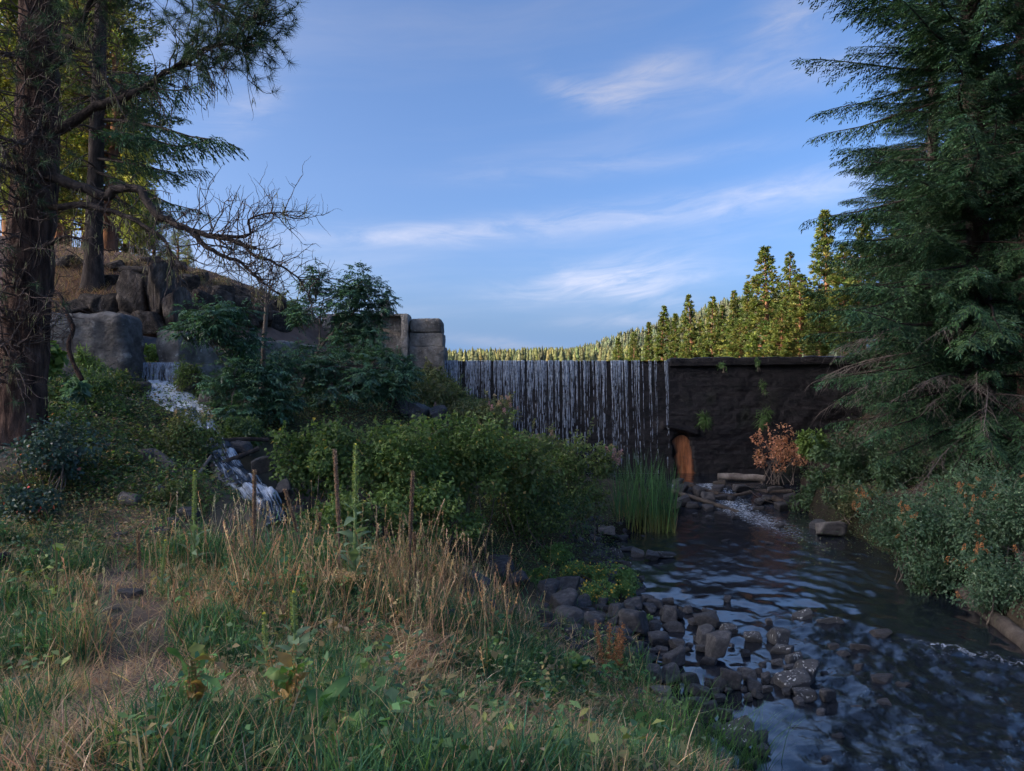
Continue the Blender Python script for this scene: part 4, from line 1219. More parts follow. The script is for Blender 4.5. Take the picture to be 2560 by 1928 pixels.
L1 = limb([(110, 440, 14.1), (151, 449, 13.9), (207, 471, 13.7), (259, 493, 13.6), (294, 474, 13.5), (346, 472, 13.4), (367, 506, 13.3), (389, 536, 13.2), (432, 557, 13.1), (475, 575, 13.0), (519, 588, 12.9), (570, 599, 12.8), (640, 622, 12.7)], .115, .035, n=70)
L1b = limb([(475, 575, 13.0), (510, 610, 12.9), (550, 640, 12.8), (600, 655, 12.8), (650, 700, 12.8), (700, 740, 12.8)], .05, .012)
L1c = limb([(519, 588, 12.9), (590, 590, 12.8), (622, 588, 12.8), (622, 560, 12.8), (640, 540, 12.7), (690, 530, 12.7), (735, 550, 12.7)], .032, .008)
L1d = limb([(600, 605, 12.8), (640, 640, 12.6), (690, 660, 12.5), (740, 690, 12.5), (770, 740, 12.5)], .03, .008)
L2 = limb([(115, 515, 14.1), (150, 517, 13.8), (194, 510, 13.6), (259, 527, 13.5), (302, 536, 13.4), (346, 556, 13.3), (400, 590, 13.2), (430, 640, 13.2), (420, 690, 13.2)], .075, .015)
L3 = limb([(110, 352, 14.1), (170, 312, 13.9), (225, 275, 13.7), (276, 256, 13.6), (320, 242, 13.5), (367, 216, 13.4), (402, 188, 13.3), (436, 171, 13.2), (475, 147, 13.1), (514, 121, 13.0), (570, 110, 12.9), (630, 95, 12.8)], .10, .02, n=60)
L4 = limb([(105, 620, 14.0), (143, 600, 13.8), (181, 592, 13.6), (216, 602, 13.5)], .05, .012)
L5 = limb([(120, 175, 14.1), (170, 130, 13.8), (205, 60, 13.6), (235, -10, 13.5), (300, -60, 13.3)], .085, .03)
L6 = limb([(120, 90, 14.1), (200, 95, 13.5), (225, 121, 13.4), (250, 170, 13.3), (268, 203, 13.2), (290, 250, 13.2)], .05, .012)
L7 = limb([(80, 120, 14.1), (30, 140, 13.6), (-10, 130, 13.2), (-60, 150, 13.0)], .06, .02)
L8 = limb([(85, 430, 14.1), (40, 425, 13.7), (-5, 415, 13.4), (-50, 440, 13.2)], .06, .02)
L9 = limb([(120, -60, 14.1), (230, -90, 13.6), (350, -80, 13.2), (470, -30, 13.0), (560, 20, 12.8), (640, 60, 12.7)], .09, .02, n=50)
LA = limb([(115, 250, 14.0), (90, 330, 13.5), (60, 360, 13.3), (20, 350, 13.2), (-30, 380, 13.1)], .04, .012)
# living ends with needle tufts
twigs(L3[28:], 46, .75, .16, -.02, .016, twigw, 3, (.35, 0, .12), .95, .1, .05)
twigs(L9[12:], 70, .85, .16, .0, .016, twigw, 3, (.2, 0, -.05), .95, .08, .0)
twigs(L5[14:], 26, .8, .16, -.03, .016, twigw, 3, (0, 0, .1), .85, .15, .0)
twigs(L3[8:34], 22, .7, .2, .02, .014, twigw, 2, (0, 0, .05), .30, .25, .1)
# hanging dead twigs under the upper limb
twigs(L3[22:], 22, 1.0, .16, .28, .012, deadw, 2, (0, 0, -.5), .0, .25, .1)
# crooked dead tangle
twigs(L1[40:], 34, .95, .24, -.06, .013, deadw, 4, (.35, 0, .1), .0, .10, .2)
twigs(L1b, 30, .8, .25, -.05, .012, deadw, 4, (.35, 0, .15), .0, .1, .1)
twigs(L1c, 26, .8, .26, -.04, .009, deadw, 4, (.5, 0, .2), .0, .06, .3)
twigs(L1d, 24, .8, .26, -.05, .010, deadw, 4, (.5, 0, .2), .0, .06, .1)
twigs(L1[10:44], 30, .7, .2, .14, .012, deadw, 3, (0, 0, -.2), .0, .5, .0)
twigs(L2, 34, .8, .2, .12, .012, deadw, 3, (0, 0, -.2), .0, .35, .1)
twigs(L4, 10, .5, .2, .1, .010, deadw, 2, (0, 0, -.1), .0, .2, .2)
for l_ in (L5, L6, L7, L8, LA):
    twigs(l_, 24, .9, .22, .05, .013, deadw, 3, (0, 0, 0), .16, .35, .1)
tk = spline(np.array(cpts), 60)[10:44]
tk = tk + np.array([0, -.3, 0])
twigs(tk, 165, 1.4, .22, .05, .018, deadw, 3, (.25, -.7, 0), .03, .35, .0)
# small dead fan low on the trunk
twigs(spline(np.array([P(30, 830, 13.7), P(60, 960, 13.7)]), 6), 16, .45, .2, .05, .006, deadw, 3, (-.2, -.6, 0), .0, .3, .0)
for l_ in (L1, L1b, L2, L3, L4, L6, L8):
    for p_ in l_[rng.integers(5, len(l_), 14)]:
        drape(p_ + (0, -.03, -.03), int(r.integers(3, 9)), .20, r)
lb = part('limb', limbw, MAT['bark_dark'], PT, True)
part('twig', twigw, MAT['twig'], lb)
part('dead_twig', deadw, MAT['twig'], lb)
part('needles', needles, MAT['needle'], lb)
part('lichen', lichen, MAT['leaf'], lb)

# slender dark fir on the knoll
sb = G(232, 722, 23.6, 60) - (0, 0, .25)
SD = sb[1]
ST = thing('douglas_fir', 'slender dark fir trunk with feathery boughs standing on the rocky knoll', 'tree', sb)
V, Fq = trunk([sb, sb + (.02, 0, 1.2), sb + (.12, 0, 5), sb + (.3, 0, 11), sb + (.3, 0, 16)], [.46, .30, .235, .18, .07], 22, 95, .08, 10, 70)
part('trunk', Acc().add(V, Fq), MAT['bark_dark'], ST, True)
fol, wood, dd_ = Acc(), Acc(), Acc()
r = np.random.default_rng(23)
for (px0, py0, px1, py1, dy, L_) in [(250, 300, 600, 345, -2.2, 4.6), (250, 400, 520, 470, -1.0, 3.6), (250, 440, 520, 560, -1.2, 3.8), (250, 340, 560, 420, -2.8, 4.2), (250, 250, 470, 300, 1.0, 3.2), (250, 380, 450, 440, 1.6, 2.6),
                                     (250, 180, 430, 200, -1.5, 3.2), (250, 480, 430, 560, 1.0, 2.6), (230, 250, 60, 330, -1.5, 2.6), (230, 380, 90, 460, -1, 2.2), (230, 100, 60, 40, -1, 3), (250, 220, 540, 260, -2.0, 3.8), (250, 330, 480, 400, .2, 3.2)]:
    p0, p1 = P(px0, py0, SD), P(px1, py1, SD + dy)
    d_ = p1 - p0
    T = orient(math.atan2(d_[1], d_[0]), math.atan2(d_[2], math.hypot(d_[0], d_[1])) + .1, r.normal(0, .2)) * (np.linalg.norm(d_) / 5.0)
    fo_, wo_ = BOUGH[r.integers(0, 6)]
    fol.add_acc(fo_, T, p0); wood.add_acc(wo_, T, p0)
br = part('branch', wood, MAT['bark_dark'], ST)
part('needles', fol, MAT['needle'], br)
for i in range(70):
    z0 = r.uniform(1.5, 11); azi = r.uniform(0, 6.28)
    p_ = wander(sb + (.02 * z0, 0, z0), (math.cos(azi), math.sin(azi) - .3, r.uniform(-.3, .1)), r.uniform(1.0, 2.6), 7, .14, .07, r)
    V, Fq = tube(p_, np.linspace(.025, .005, 7), 4); dd_.add(V, Fq)
    for j in range(7):
        q_ = wander(p_[int(r.integers(1, 7))], rand_dirs(1, r)[0] + (0, 0, -.3), r.uniform(.3, .8), 5, .2, .12, r)
        V, Fq = tube(q_, np.linspace(.009, .003, 5), 3); dd_.add(V, Fq)
part('dead_twig', dd_, MAT['twig'], ST)

# ------------------------------------------------------------------ broadleaf growth
def clump_points(cen, rad, n, r, shell=.55, lumps=14, flat=1.0):
    """points through a lumpy crown and the outward direction at each"""
    cen = np.asarray(cen, float); rad = np.asarray(rad, float)
    c_ = unit(r.normal(0, 1, (lumps, 3))) * r.uniform(.2, .88, (lumps, 1))
    rr = r.uniform(.20, .46, lumps)
    k = r.integers(0, lumps, n)
    d = unit(r.normal(0, 1, (n, 3)))
    q = c_[k] + d * (rr[k] * (shell + (1 - shell) * r.uniform(0, 1, n)))[:, None]
    dirs = unit(d + .6 * q)
    return cen + q * rad, dirs, k, c_ * rad + cen
def foliage(A, pos, dirs, k, L, Wd, cols, r, droop=.3, up=.7, jit=.16):
    n = len(pos)
    base = pick(cols, int(k.max()) + 1, .12, r)
    col = np.clip(base[k] * .5 + .5 * pick(cols, n, jit, r), .004, .6)
    d = unit(dirs * .7 + r.normal(0, .6, (n, 3)) + (0, 0, -droop))
    nr = unit(np.array([0, 0, up]) + dirs * .5 + r.normal(0, .45, (n, 3)))
    V, Fq = leaf_quads(pos, d, nr, L * r.uniform(.5, 1.5, n), Wd * r.uniform(.6, 1.35, n), .15, .18)
    A.add(V, Fq, rep(col, 4))
SPIKE = {}
def spike_mesh(kind):
    """upright plume of tiny florets"""
    if kind not in SPIKE:
        r = np.random.default_rng(77)
        A = Acc(); n = 90
        cols = {'orange': [(.30, .13, .05), (.36, .17, .07), (.24, .10, .05)], 'pink': [(.42, .24, .29), (.36, .19, .22), (.30, .17, .14)], 'tan': [(.28, .19, .12), (.34, .25, .16)]}[kind]
        u = r.uniform(0, 1, n); a_ = r.uniform(0, 6.28, n); rd = .26 * (1 - u) ** .7 * r.uniform(.4, 1, n) + .02
        pos = np.stack([np.cos(a_) * rd, np.sin(a_) * rd, u], 1)
        V, Fq = leaf_quads(pos, unit(np.stack([np.cos(a_), np.sin(a_), .8 + 0 * a_], 1) + r.normal(0, .3, (n, 3))), rand_dirs(n, r), .14, .08)
        A.add(V, Fq, rep(pick(cols, n, .2, r), 4))
        V, Fq = tube([[0, 0, -.6], [0, 0, .9]], [.015, .008], 4); A.add(V, Fq, (.10, .07, .04))
        SPIKE[kind] = mesh_of('flower_spike', A, MAT['leaf'])
    return SPIKE[kind]

GREEN = [(.072, .108, .033), (.086, .126, .038), (.056, .090, .032), (.105, .138, .042)]
DARKG = [(.042, .070, .038), (.052, .084, .042), (.036, .060, .036), (.06, .092, .042)]
OLIVE = [(.080, .092, .038), (.098, .106, .044), (.062, .078, .038), (.11, .096, .048)]
BLUEG = [(.048, .086, .048), (.062, .104, .056), (.038, .070, .040), (.080, .118, .066)]
FERN = [(.085, .13, .03), (.07, .11, .03), (.1, .14, .04)]
def bush(label, px, py, D, wpx, hpx, n, L, Wd, cols, seed, name='bush', mat='leaf', lumps=16, dp=.8, spikes=(), group=None, stems=9, cat='bush', base_z=None, droop=.3, odd=None, shell=.5):
    """crown middle at a photo pixel and distance, size in photo pixels; stems rise from the ground below"""
    r = np.random.default_rng(seed)
    c_ = P(px, py, D)
    L, Wd = L * max(1.0, D / 15.0), Wd * max(1.0, D / 15.0) * 1.15
    rx, rz = wpx / FPX * D / 2, hpx / FPX * D / 2
    g = H([c_[0]], [c_[1]])[0] if base_z is None else base_z
    g = min(g, c_[2] - rz * .6)
    o = thing(name, label, cat, (c_[0], c_[1], g), group)
    pos, dirs, k, cc = clump_points(c_, (rx, max(rx * dp, .25), rz), n, r, shell, lumps)
    pos[:, 2] = np.maximum(pos[:, 2], H(pos[:, 0], pos[:, 1], False) + .03)
    A = Acc()
    foliage(A, pos, dirs, k, L, Wd, cols, r, droop)
    if odd is not None:
        m_ = int(n * odd[0]); s_ = r.integers(0, n, m_)
        foliage(A, pos[s_] + dirs[s_] * .03, dirs[s_], k[s_], L, Wd, odd[1], r, droop)
    B = Acc()
    top = np.nonzero(dirs[:, 2] > .1)[0]
    for s_ in r.choice(top, min(len(top), max(6, n // 120))):          # shoots that break the outline
        p_ = wander(pos[s_] - dirs[s_] * .1, dirs[s_] * (1, 1, .5) + (0, 0, .7), rz * r.uniform(.25, .75), 6, .14, .05, r)
        V, Fq = tube(p_, np.linspace(.006, .002, 6), 3); B.add(V, Fq)
        m_ = 22; u = r.uniform(.15, 1, m_)
        q_ = np.array([np.interp(u, np.linspace(0, 1, 6), p_[:, c3]) for c3 in range(3)]).T
        foliage(A, q_, unit(rand_dirs(m_, r) * (1, 1, .5)), np.zeros(m_, int), L, Wd, cols, r, .1)
    part('foliage', A, MAT[mat], o)
    for j in range(stems):
        e = cc[j % len(cc)]
        b_ = np.array([c_[0] + r.normal(0, rx * .22), c_[1] + r.normal(0, rx * .15), g - .05])
        mid = (b_ + e) / 2 + r.normal(0, .12 * rx, 3) + (0, 0, .15 * rz)
        p_ = spline(np.array([b_, mid, e]), 8)
        V, Fq = tube(p_, np.linspace(.018, .005, 8), 4); B.add(V, Fq)
    part('stems', B, MAT['stem'], o)
    if spikes:
        kind, ns, h = spikes
        kinds = kind if isinstance(kind, tuple) else (kind,)
        front = np.nonzero((dirs[:, 1] < .35) & (dirs[:, 2] > -.25))[0]
        rank = front[np.argsort(-(((pos[front] - c_) / (rx, rx, rz)) ** 2).sum(1))][:max(ns * 6, 20)]
        for s_ in r.choice(rank, min(ns, len(rank)), replace=False):
            hh = h * r.uniform(.65, 1.25)
            put('flower_spike', spike_mesh(kinds[int(r.integers(0, len(kinds)))]), o, Vector(pos[s_] + dirs[s_] * .04) - o.location, (r.normal(.15, .35), r.normal(0, .4), r.uniform(0, 6)), (hh * r.uniform(.8, 1.2), hh, hh))
    return o

# elder trees
def pinnate(A, pos, d, r, cols, L=.26, pairs=5, lw=.036, ll=.135):
    """compound leaves: paired leaflets along a drooping stalk"""
    n = len(pos)
    d = unit(d)
    up = np.broadcast_to([0, 0, 1.0], (n, 3))
    side = unit(np.cross(d, up) + 1e-4)
    col = pick(cols, n, .18, r)
    Ls = L * r.uniform(.7, 1.25, n)[:, None]
    for j in range(pairs + 1):
        f = .22 + .78 * j / pairs
        b_ = pos + d * Ls * f - up * Ls * (.30 * f * f)
        for sg in ((1, -1) if j < pairs else (0,)):
            dd = unit(side * sg * .95 + d * (.55 if sg else 1.0) - up * (.25 + .35 * f) + r.normal(0, .14, (n, 3)))
            nr = unit(up + d * .3 + r.normal(0, .3, (n, 3)))
            V, Fq = leaf_quads(b_, dd, nr, ll * (1.05 - .25 * f) * r.uniform(.8, 1.2, n), lw * r.uniform(.9, 1.3, n), .12, .2)
            A.add(V, Fq, rep(np.clip(col * np.exp(r.normal(0, .08, (n, 1))), .004, .5), 4))
ELD = [(.042, .086, .050), (.052, .102, .056), (.064, .118, .062), (.036, .072, .046)]
def elder(label, stems, blobs, seed, L=.30, cols=ELD, name='elder_tree'):
    """stems: lists of (px,py,D,radius); blobs: (px,py,D,wpx,hpx,n)"""
    r = np.random.default_rng(seed)
    b0 = P(*stems[0][0][:3])
    o = thing(name, label, 'tree', b0)
    B = Acc()
    for s_ in stems:
        p_ = spline(np.array([P(*q[:3]) for q in s_]), 24)
        rd = np.interp(np.linspace(0, 1, 24), np.linspace(0, 1, len(s_)), [q[3] for q in s_])
        V, Fq = tube(p_, rd, 7); B.add(V, Fq)
        for j in range(10):
            q_ = wander(p_[int(r.integers(8, 24))], rand_dirs(1, r)[0] * (1, 1, .6) + (0, -.2, .35), r.uniform(.5, 1.1), 6, .15, .0, r)
            V, Fq = tube(q_, np.linspace(.010, .004, 6), 4); B.add(V, Fq)
    A = Acc()
    for px, py, D, w, h, n in blobs:
        c_ = P(px, py, D)
        rad = (w / FPX * D / 2, w / FPX * D / 2 * .8, h / FPX * D / 2)
        n = int(n * 1.5)
        pos, dirs, k, cc = clump_points(c_, rad, n, r, .55, 12)
        dirs = unit(dirs * (1, 1, .5) + r.normal(0, .35, (n, 3)) + (0, 0, .12))
        pinnate(A, pos, dirs, r, cols, L)
        for e in cc:
            p0 = P(*stems[0][-1][:3]) if r.uniform() < .5 else c_ - (0, 0, rad[2] * .8)
            p_ = spline(np.array([p0, (p0 + e) / 2 + r.normal(0, .1, 3), e]), 7)
            V, Fq = tube(p_, np.linspace(.016, .005, 7), 4); B.add(V, Fq)
    part('trunk', B, MAT['stem'], o, True)
    part('crown', A, MAT['gloss_leaf'], o)
    return o
elder('taller elder with arching limb and dense crown against the sky', [[(740, 1010, 24, .06), (770, 930, 24, .055), (800, 870, 24, .05), (850, 815, 24, .045), (885, 780, 24, .035), (890, 720, 24, .02)], [(800, 870, 24, .04), (800, 800, 24, .03), (810, 740, 24, .015)], [(960, 1010, 23.5, .05), (900, 960, 24, .04), (880, 880, 24, .025)]],
      [(880, 760, 24, 190, 200, 330), (790, 700, 24, 90, 130, 70), (930, 725, 24, 110, 120, 110), (960, 760, 24, 80, 90, 50), (900, 850, 24, 180, 130, 230), (760, 780, 24, 130, 120, 110)], 41, .30)
elder('low elder with drooping leaves hanging in front of the pale concrete wall', [[(600, 960, 19.5, .035), (570, 920, 19.3, .03), (540, 880, 19.2, .022), (520, 840, 19, .015)]],
      [(520, 800, 19, 170, 100, 150), (590, 850, 19.4, 150, 120, 150), (470, 830, 19.2, 80, 60, 40), (580, 775, 19.6, 110, 70, 60)], 43, .30)
elder('broad elder thicket with glossy leaves below the abutment', [[(830, 1030, 21, .04), (870, 960, 21.3, .035), (920, 920, 21.5, .02)], [(800, 1040, 21, .035), (830, 960, 21.4, .03), (850, 900, 21.6, .02)]],
      [(900, 930, 21.6, 250, 110, 300), (980, 970, 21.4, 150, 110, 190), (790, 920, 21.8, 190, 110, 230), (700, 900, 21.6, 170, 110, 190), (960, 900, 22.4, 150, 70, 120), (1000, 930, 22, 90, 80, 80), (840, 985, 21, 200, 60, 110)], 47, .30)
elder('shaded elder beside the thin bare trunk left of the thicket', [[(640, 1060, 19, .03), (620, 1000, 19, .025), (600, 950, 19, .015)]],
      [(620, 950, 19, 190, 110, 190), (560, 965, 18.8, 120, 90, 100), (690, 1000, 19.2, 150, 110, 140), (600, 1030, 18.2, 150, 80, 100)], 53, .28)
# thin trunk with a dead grey top
dt = thing('dead_tree', 'thin straight trunk with a bare grey broom top before the elders', 'tree', P(658, 1015, 20.5))
B = Acc()
V, Fq = tube(spline(np.array([P(656, 1020, 20.5), P(658, 900, 20.5), P(664, 800, 20.5), P(668, 735, 20.5)]), 20), np.linspace(.085, .05, 20), 8); B.add(V, Fq)
part('trunk', B, MAT['stem'], dt, True)
B = Acc(); r = np.random.default_rng(3)
for j in range(26):
    p_ = wander(P(668, 745 + r.uniform(-6, 30), 20.5), (r.normal(-.1, .55), r.normal(0, .4), .75), r.uniform(.6, 1.4), 7, .16, -.02, r)
    V, Fq = tube(p_, np.linspace(.016, .004, 7), 4); B.add(V, Fq)
    for q in range(3):
        q_ = wander(p_[int(r.integers(2, 6))], rand_dirs(1, r)[0] + (0, 0, .4), .45, 5, .2, 0, r)
        V, Fq = tube(q_, np.linspace(.007, .003, 5), 3); B.add(V, Fq)
part('dead_branch', B, MAT['dead_twig'], dt)

# bushes: (label, px, py, D, w, h, leaves, L, W, colours, seed)
bush('ferny shrub on the slope left of the foaming cascade', 265, 1040, 17.2, 150, 90, 2200, .075, .034, FERN + DARKG, 250, lumps=18)
bush('low dark fern patch right of the pine foot', 150, 1055, 15.6, 150, 80, 1800, .08, .034, DARKG + FERN, 251, lumps=16)
bush('yellowing fern patch above the root log', 345, 1095, 16.0, 140, 70, 1800, .075, .032, FERN + OLIVE, 252, lumps=16, odd=(.08, [(.22, .17, .05)]))
YEL = (.03, [(.26, .22, .05), (.30, .20, .06)])
bush('bright green bramble bush beside the dark rill', 790, 1150, 15.2, 260, 250, 5200, .075, .060, GREEN, 201, lumps=26, odd=YEL)
bush('large bright green bush in the middle behind the tall mullein', 960, 1160, 15.8, 330, 260, 6500, .075, .060, GREEN, 202, lumps=30, odd=YEL)
bush('rounded green bush between the large bush and the pink plumed shrub', 1150, 1160, 17.0, 330, 250, 6500, .075, .058, GREEN, 203, lumps=30, odd=YEL)
bush('lower green bush behind the dry grass stems', 1060, 1280, 14.6, 330, 180, 4200, .075, .058, GREEN, 204, lumps=24, odd=YEL)
bush('small green bush at the foot of the brambles behind dead stalks', 860, 1290, 13.6, 260, 150, 2600, .07, .052, GREEN, 205, lumps=18, odd=YEL)
bush('olive shrub with pink plumes left of the cattails', 1420, 1200, 20.5, 260, 250, 6000, .065, .036, OLIVE + GREEN, 206, spikes=(('pink', 'tan'), 22, .16), lumps=24)
bush('lower dark shrub at the bank edge beside the cattails', 1360, 1290, 18.6, 260, 150, 4200, .06, .036, GREEN + DARKG, 207, lumps=18, odd=(.05, [(.12, .16, .05)]))
bush('loose green bush filling the gap before the pink plumed shrub', 1300, 1190, 18.4, 270, 230, 5600, .07, .05, GREEN + OLIVE, 236, lumps=26, odd=YEL)
bush('grey green shrub between plume shrub and waterfall foot', 1370, 1140, 24.0, 200, 110, 3200, .07, .036, OLIVE + GREEN, 237, lumps=18, spikes=('tan', 8, .14))
bush('shrub dotted with pink plumes above the bright green bush', 1190, 1035, 22.5, 260, 130, 4200, .06, .032, OLIVE, 208, spikes=(('pink', 'tan', 'pink'), 30, .16), lumps=22)
bush('dark willow shrub leaning against the dam abutment', 1050, 965, 32.0, 200, 110, 4600, .085, .03, OLIVE, 209, lumps=22, droop=.1)
bush('dark willow shrub half way down the bank before the waterfall', 1160, 1035, 31.0, 190, 140, 4600, .085, .03, DARKG + OLIVE, 210, lumps=22, droop=.1)
bush('dark willow shrub at the foot of the waterfall', 1260, 1105, 30.5, 120, 130, 2800, .085, .03, DARKG, 211, lumps=16, droop=.1)
bush('reddish green shrub under the elder thicket', 1070, 985, 26, 200, 110, 3200, .07, .032, OLIVE, 212, lumps=18)
bush('leafy shrub with yellow tips below the foaming cascade', 470, 1100, 15.6, 200, 150, 3300, .06, .036, GREEN + OLIVE, 213, lumps=22, spikes=('tan', 10, .10), odd=YEL)
bush('dark glossy oregon grape below the big pine trunk', 120, 1140, 12.6, 270, 170, 2600, .065, .045, [(.028, .052, .040), (.036, .062, .045), (.05, .08, .06)], 214, mat='gloss_leaf', lumps=22, odd=(.02, [(.30, .11, .04), (.35, .06, .04)]))
bush('small dark glossy shrub left of the footpath bend', 60, 1250, 11.6, 200, 110, 1500, .06, .04, [(.028, .052, .040), (.05, .078, .05)], 215, mat='gloss_leaf', odd=(.03, [(.34, .12, .04), (.4, .05, .04)]))
bush('ferny undergrowth right of the pine trunk below the wall', 190, 990, 17.5, 230, 170, 3600, .08, .034, FERN + DARKG + DARKG, 216, lumps=24, odd=(.02, [(.3, .2, .07)]))
bush('bright leafy plant hugging the pine trunk below the dark wall', 120, 900, 18.0, 90, 90, 420, .17, .12, FERN, 217, lumps=10, name='leafy_plant', cat='plant')
bush('pale spreading big leaved plant on the shaded slope', 185, 975, 16.6, 70, 45, 130, .20, .15, [(.07, .12, .085), (.085, .14, .1)], 218, lumps=7, name='leafy_plant', cat='plant')
bush('tufted green shrub at the foot of the dark wall', 225, 915, 19.2, 75, 90, 900, .12, .018, FERN, 219, lumps=9, name='leafy_plant', cat='plant')
bush('dark fine leaved shrub beside the footpath', 130, 1415, 9.6, 230, 140, 5200, .05, .014, [(.030, .046, .034), (.038, .056, .038), (.026, .038, .032)], 220, lumps=22, droop=0)
bush('fresh green watercress filling the notch of the small spillway', 391, 884, 22.3, 112, 48, 1600, .055, .04, [(.14, .20, .06), (.17, .23, .08), (.11, .17, .05)], 221, lumps=18, name='watercress', cat='plant', base_z=4.8, dp=.5, stems=4)
bush('mossy fern bank right of the small spillway', 480, 950, 20.6, 90, 90, 1500, .09, .02, [(.06, .09, .025), (.05, .07, .025)], 222, lumps=14, droop=.6, name='leafy_plant', cat='plant')
bush('drooping yellow fringed shrub over the cascade edge', 300, 960, 19.6, 110, 90, 1500, .07, .026, OLIVE + FERN, 223, lumps=14, droop=.5, odd=(.08, [(.2, .15, .05)]))
bush('dense green shrub above the dark rill right of the cascade', 600, 1080, 17.2, 170, 110, 2600, .07, .04, DARKG + GREEN, 224, lumps=18)
bush('low scrub of mixed leaves beside the upper footpath', 330, 1150, 14.2, 220, 110, 2400, .06, .04, DARKG + OLIVE, 225, lumps=18, odd=(.04, [(.28, .16, .06)]))
bush('low leafy scrub between footpath and dark rill', 440, 1260, 12.6, 190, 90, 1700, .06, .036, GREEN + OLIVE, 226, lumps=16)
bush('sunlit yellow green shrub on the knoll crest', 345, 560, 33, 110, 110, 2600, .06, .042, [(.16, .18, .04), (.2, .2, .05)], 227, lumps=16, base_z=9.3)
bush('tall added tree with sunlit gold put into its leaves at the picture edge', 20, 250, 44, 240, 460, 5200, .065, .045, [(.19, .19, .04), (.23, .21, .05), (.15, .17, .04)], 300, lumps=26, name='broadleaf_tree', cat='tree', stems=6)  # trees added for the sunlit glow, which is put into their gold leaf colour
bush('added tree with sunlit gold put into its leaves between the two dark trunks', 185, 430, 42, 170, 280, 3400, .06, .042, [(.19, .19, .04), (.22, .20, .05), (.15, .17, .04)], 301, lumps=20, name='broadleaf_tree', cat='tree', stems=5)
bush('added tree with sunlit gold put into its leaves right of the slender dark trunk', 330, 470, 41, 130, 200, 2400, .06, .042, [(.19, .20, .04), (.22, .21, .05)], 302, lumps=16, name='broadleaf_tree', cat='tree', stems=5)
bush('olive bush on the skyline knoll beside the elder crown', 690, 790, 33, 130, 130, 2600, .09, .04, OLIVE, 228, lumps=16)
bush('dry brown leaved shrub in front of the dam', 1950, 1125, 32.0, 150, 120, 1500, .05, .026, [(.30, .14, .085), (.36, .18, .11), (.24, .11, .07)], 229, lumps=18, stems=22, shell=.6, base_z=.05)
bush('fresh green shrub between the brown shrub and the fir', 2035, 1110, 30.5, 100, 110, 2400, .08, .04, FERN + GREEN, 230, lumps=16)
bush('dark bank shrub overhanging the rapids', 2040, 1240, 28.0, 140, 130, 3000, .07, .034, DARKG, 231, lumps=18)
bush('dim shrub under the dead fir limbs', 2140, 1270, 24.0, 170, 120, 3200, .07, .034, DARKG + OLIVE, 232, lumps=18)
bush('dim leafy shrub on the shaded bank behind the dead fir limbs', 2130, 1160, 27.0, 220, 190, 3600, .08, .04, DARKG, 233, lumps=22)
bush('dim shrub at the fir foot under drooping grey twigs', 2250, 1190, 24.5, 240, 170, 3600, .08, .04, DARKG, 234, lumps=22)
bush('dark thicket right of the fir foot', 2400, 1130, 25.0, 260, 150, 3400, .08, .04, DARKG, 235, lumps=22)
SHR = 'shrubs lining the right bank'
for q in [('silvery green shrub with rust plumes nearest the pale bank boulder', 2260, 1310, 18.0, 230, 200, 5200, 14, 240), ('wide shrub with rust plumes hanging over the still dark water', 2390, 1350, 17.0, 300, 270, 7600, 22, 241),
          ('tall shrub with rust plumes below the fir branches', 2440, 1230, 18.4, 280, 170, 5200, 16, 242), ('shrub with rust and pink plumes at the picture edge', 2560, 1290, 16.0, 250, 260, 6000, 16, 243), ('low shrub leaning over the mossy log', 2500, 1470, 14.8, 260, 170, 5200, 10, 244), ('pale leaved shrub tip trailing to the water by the log', 2330, 1440, 17.0, 160, 110, 2800, 6, 245)]:
    bush(q[0], q[1], q[2], q[3], q[4], q[5], q[6], .062, .032, BLUEG, q[8], lumps=30, spikes=(('orange', 'orange', 'pink') if q[8] == 243 else 'orange', q[7], .15), odd=(.06, [(.12, .155, .10), (.14, .17, .11)]))
for i, q in enumerate([(1395, 1390, 130, 60, 'mint mound under the bank shrub'), (1470, 1430, 150, 70, 'yellow flowered mint mound on the stony bank'), (1550, 1440, 120, 60, 'bright green mint mound reaching into the water'), (1490, 1480, 110, 70, 'darker mint mound behind the grey boulders'),
                       (1565, 1480, 70, 55, 'round watercress mound at the water edge'), (1350, 1440, 90, 60, 'leafy mound between dry grass and boulders'), (1600, 1545, 60, 30, 'tiny green sprig mound among shore stones')]):
    g = G(q[0], q[1] + q[3] * .4)
    bush(q[4], q[0], q[1], g[1] + .2, q[2], q[3], 1300, .05, .032, [(.085, .15, .05), (.10, .17, .055), (.07, .12, .045)], 260 + i, lumps=14, stems=4, name='leafy_plant', cat='plant', odd=(.16 if i in (1, 3) else .02, [(.42, .27, .05), (.5, .33, .06)]))
# grass and herbs clinging to the dam
for i, (px, py, w, h, lab) in enumerate([(1762, 1045, 46, 60, 'bright grass tuft hanging on the dry dam face'), (1905, 1040, 40, 60, 'pale grass tuft low on the dam face near the fir'), (1807, 915, 24, 30, 'small weed under the dam coping'), (1895, 912, 20, 40, 'thin weed trailing from the dam coping'), (1910, 970, 30, 40, 'weed growing in a crack of the dam face')]):
    o_ = bush(lab, px, py, 36.1, w, h, 200 if i < 2 else 60, .16 if i < 2 else .06, .010, [(.05, .085, .03), (.06, .10, .032)], 280 + i, lumps=6, stems=3, droop=1.2, dp=.4, base_z=P(px, py, 36.4)[2] - .3, name='grass_tuft', cat='plant')

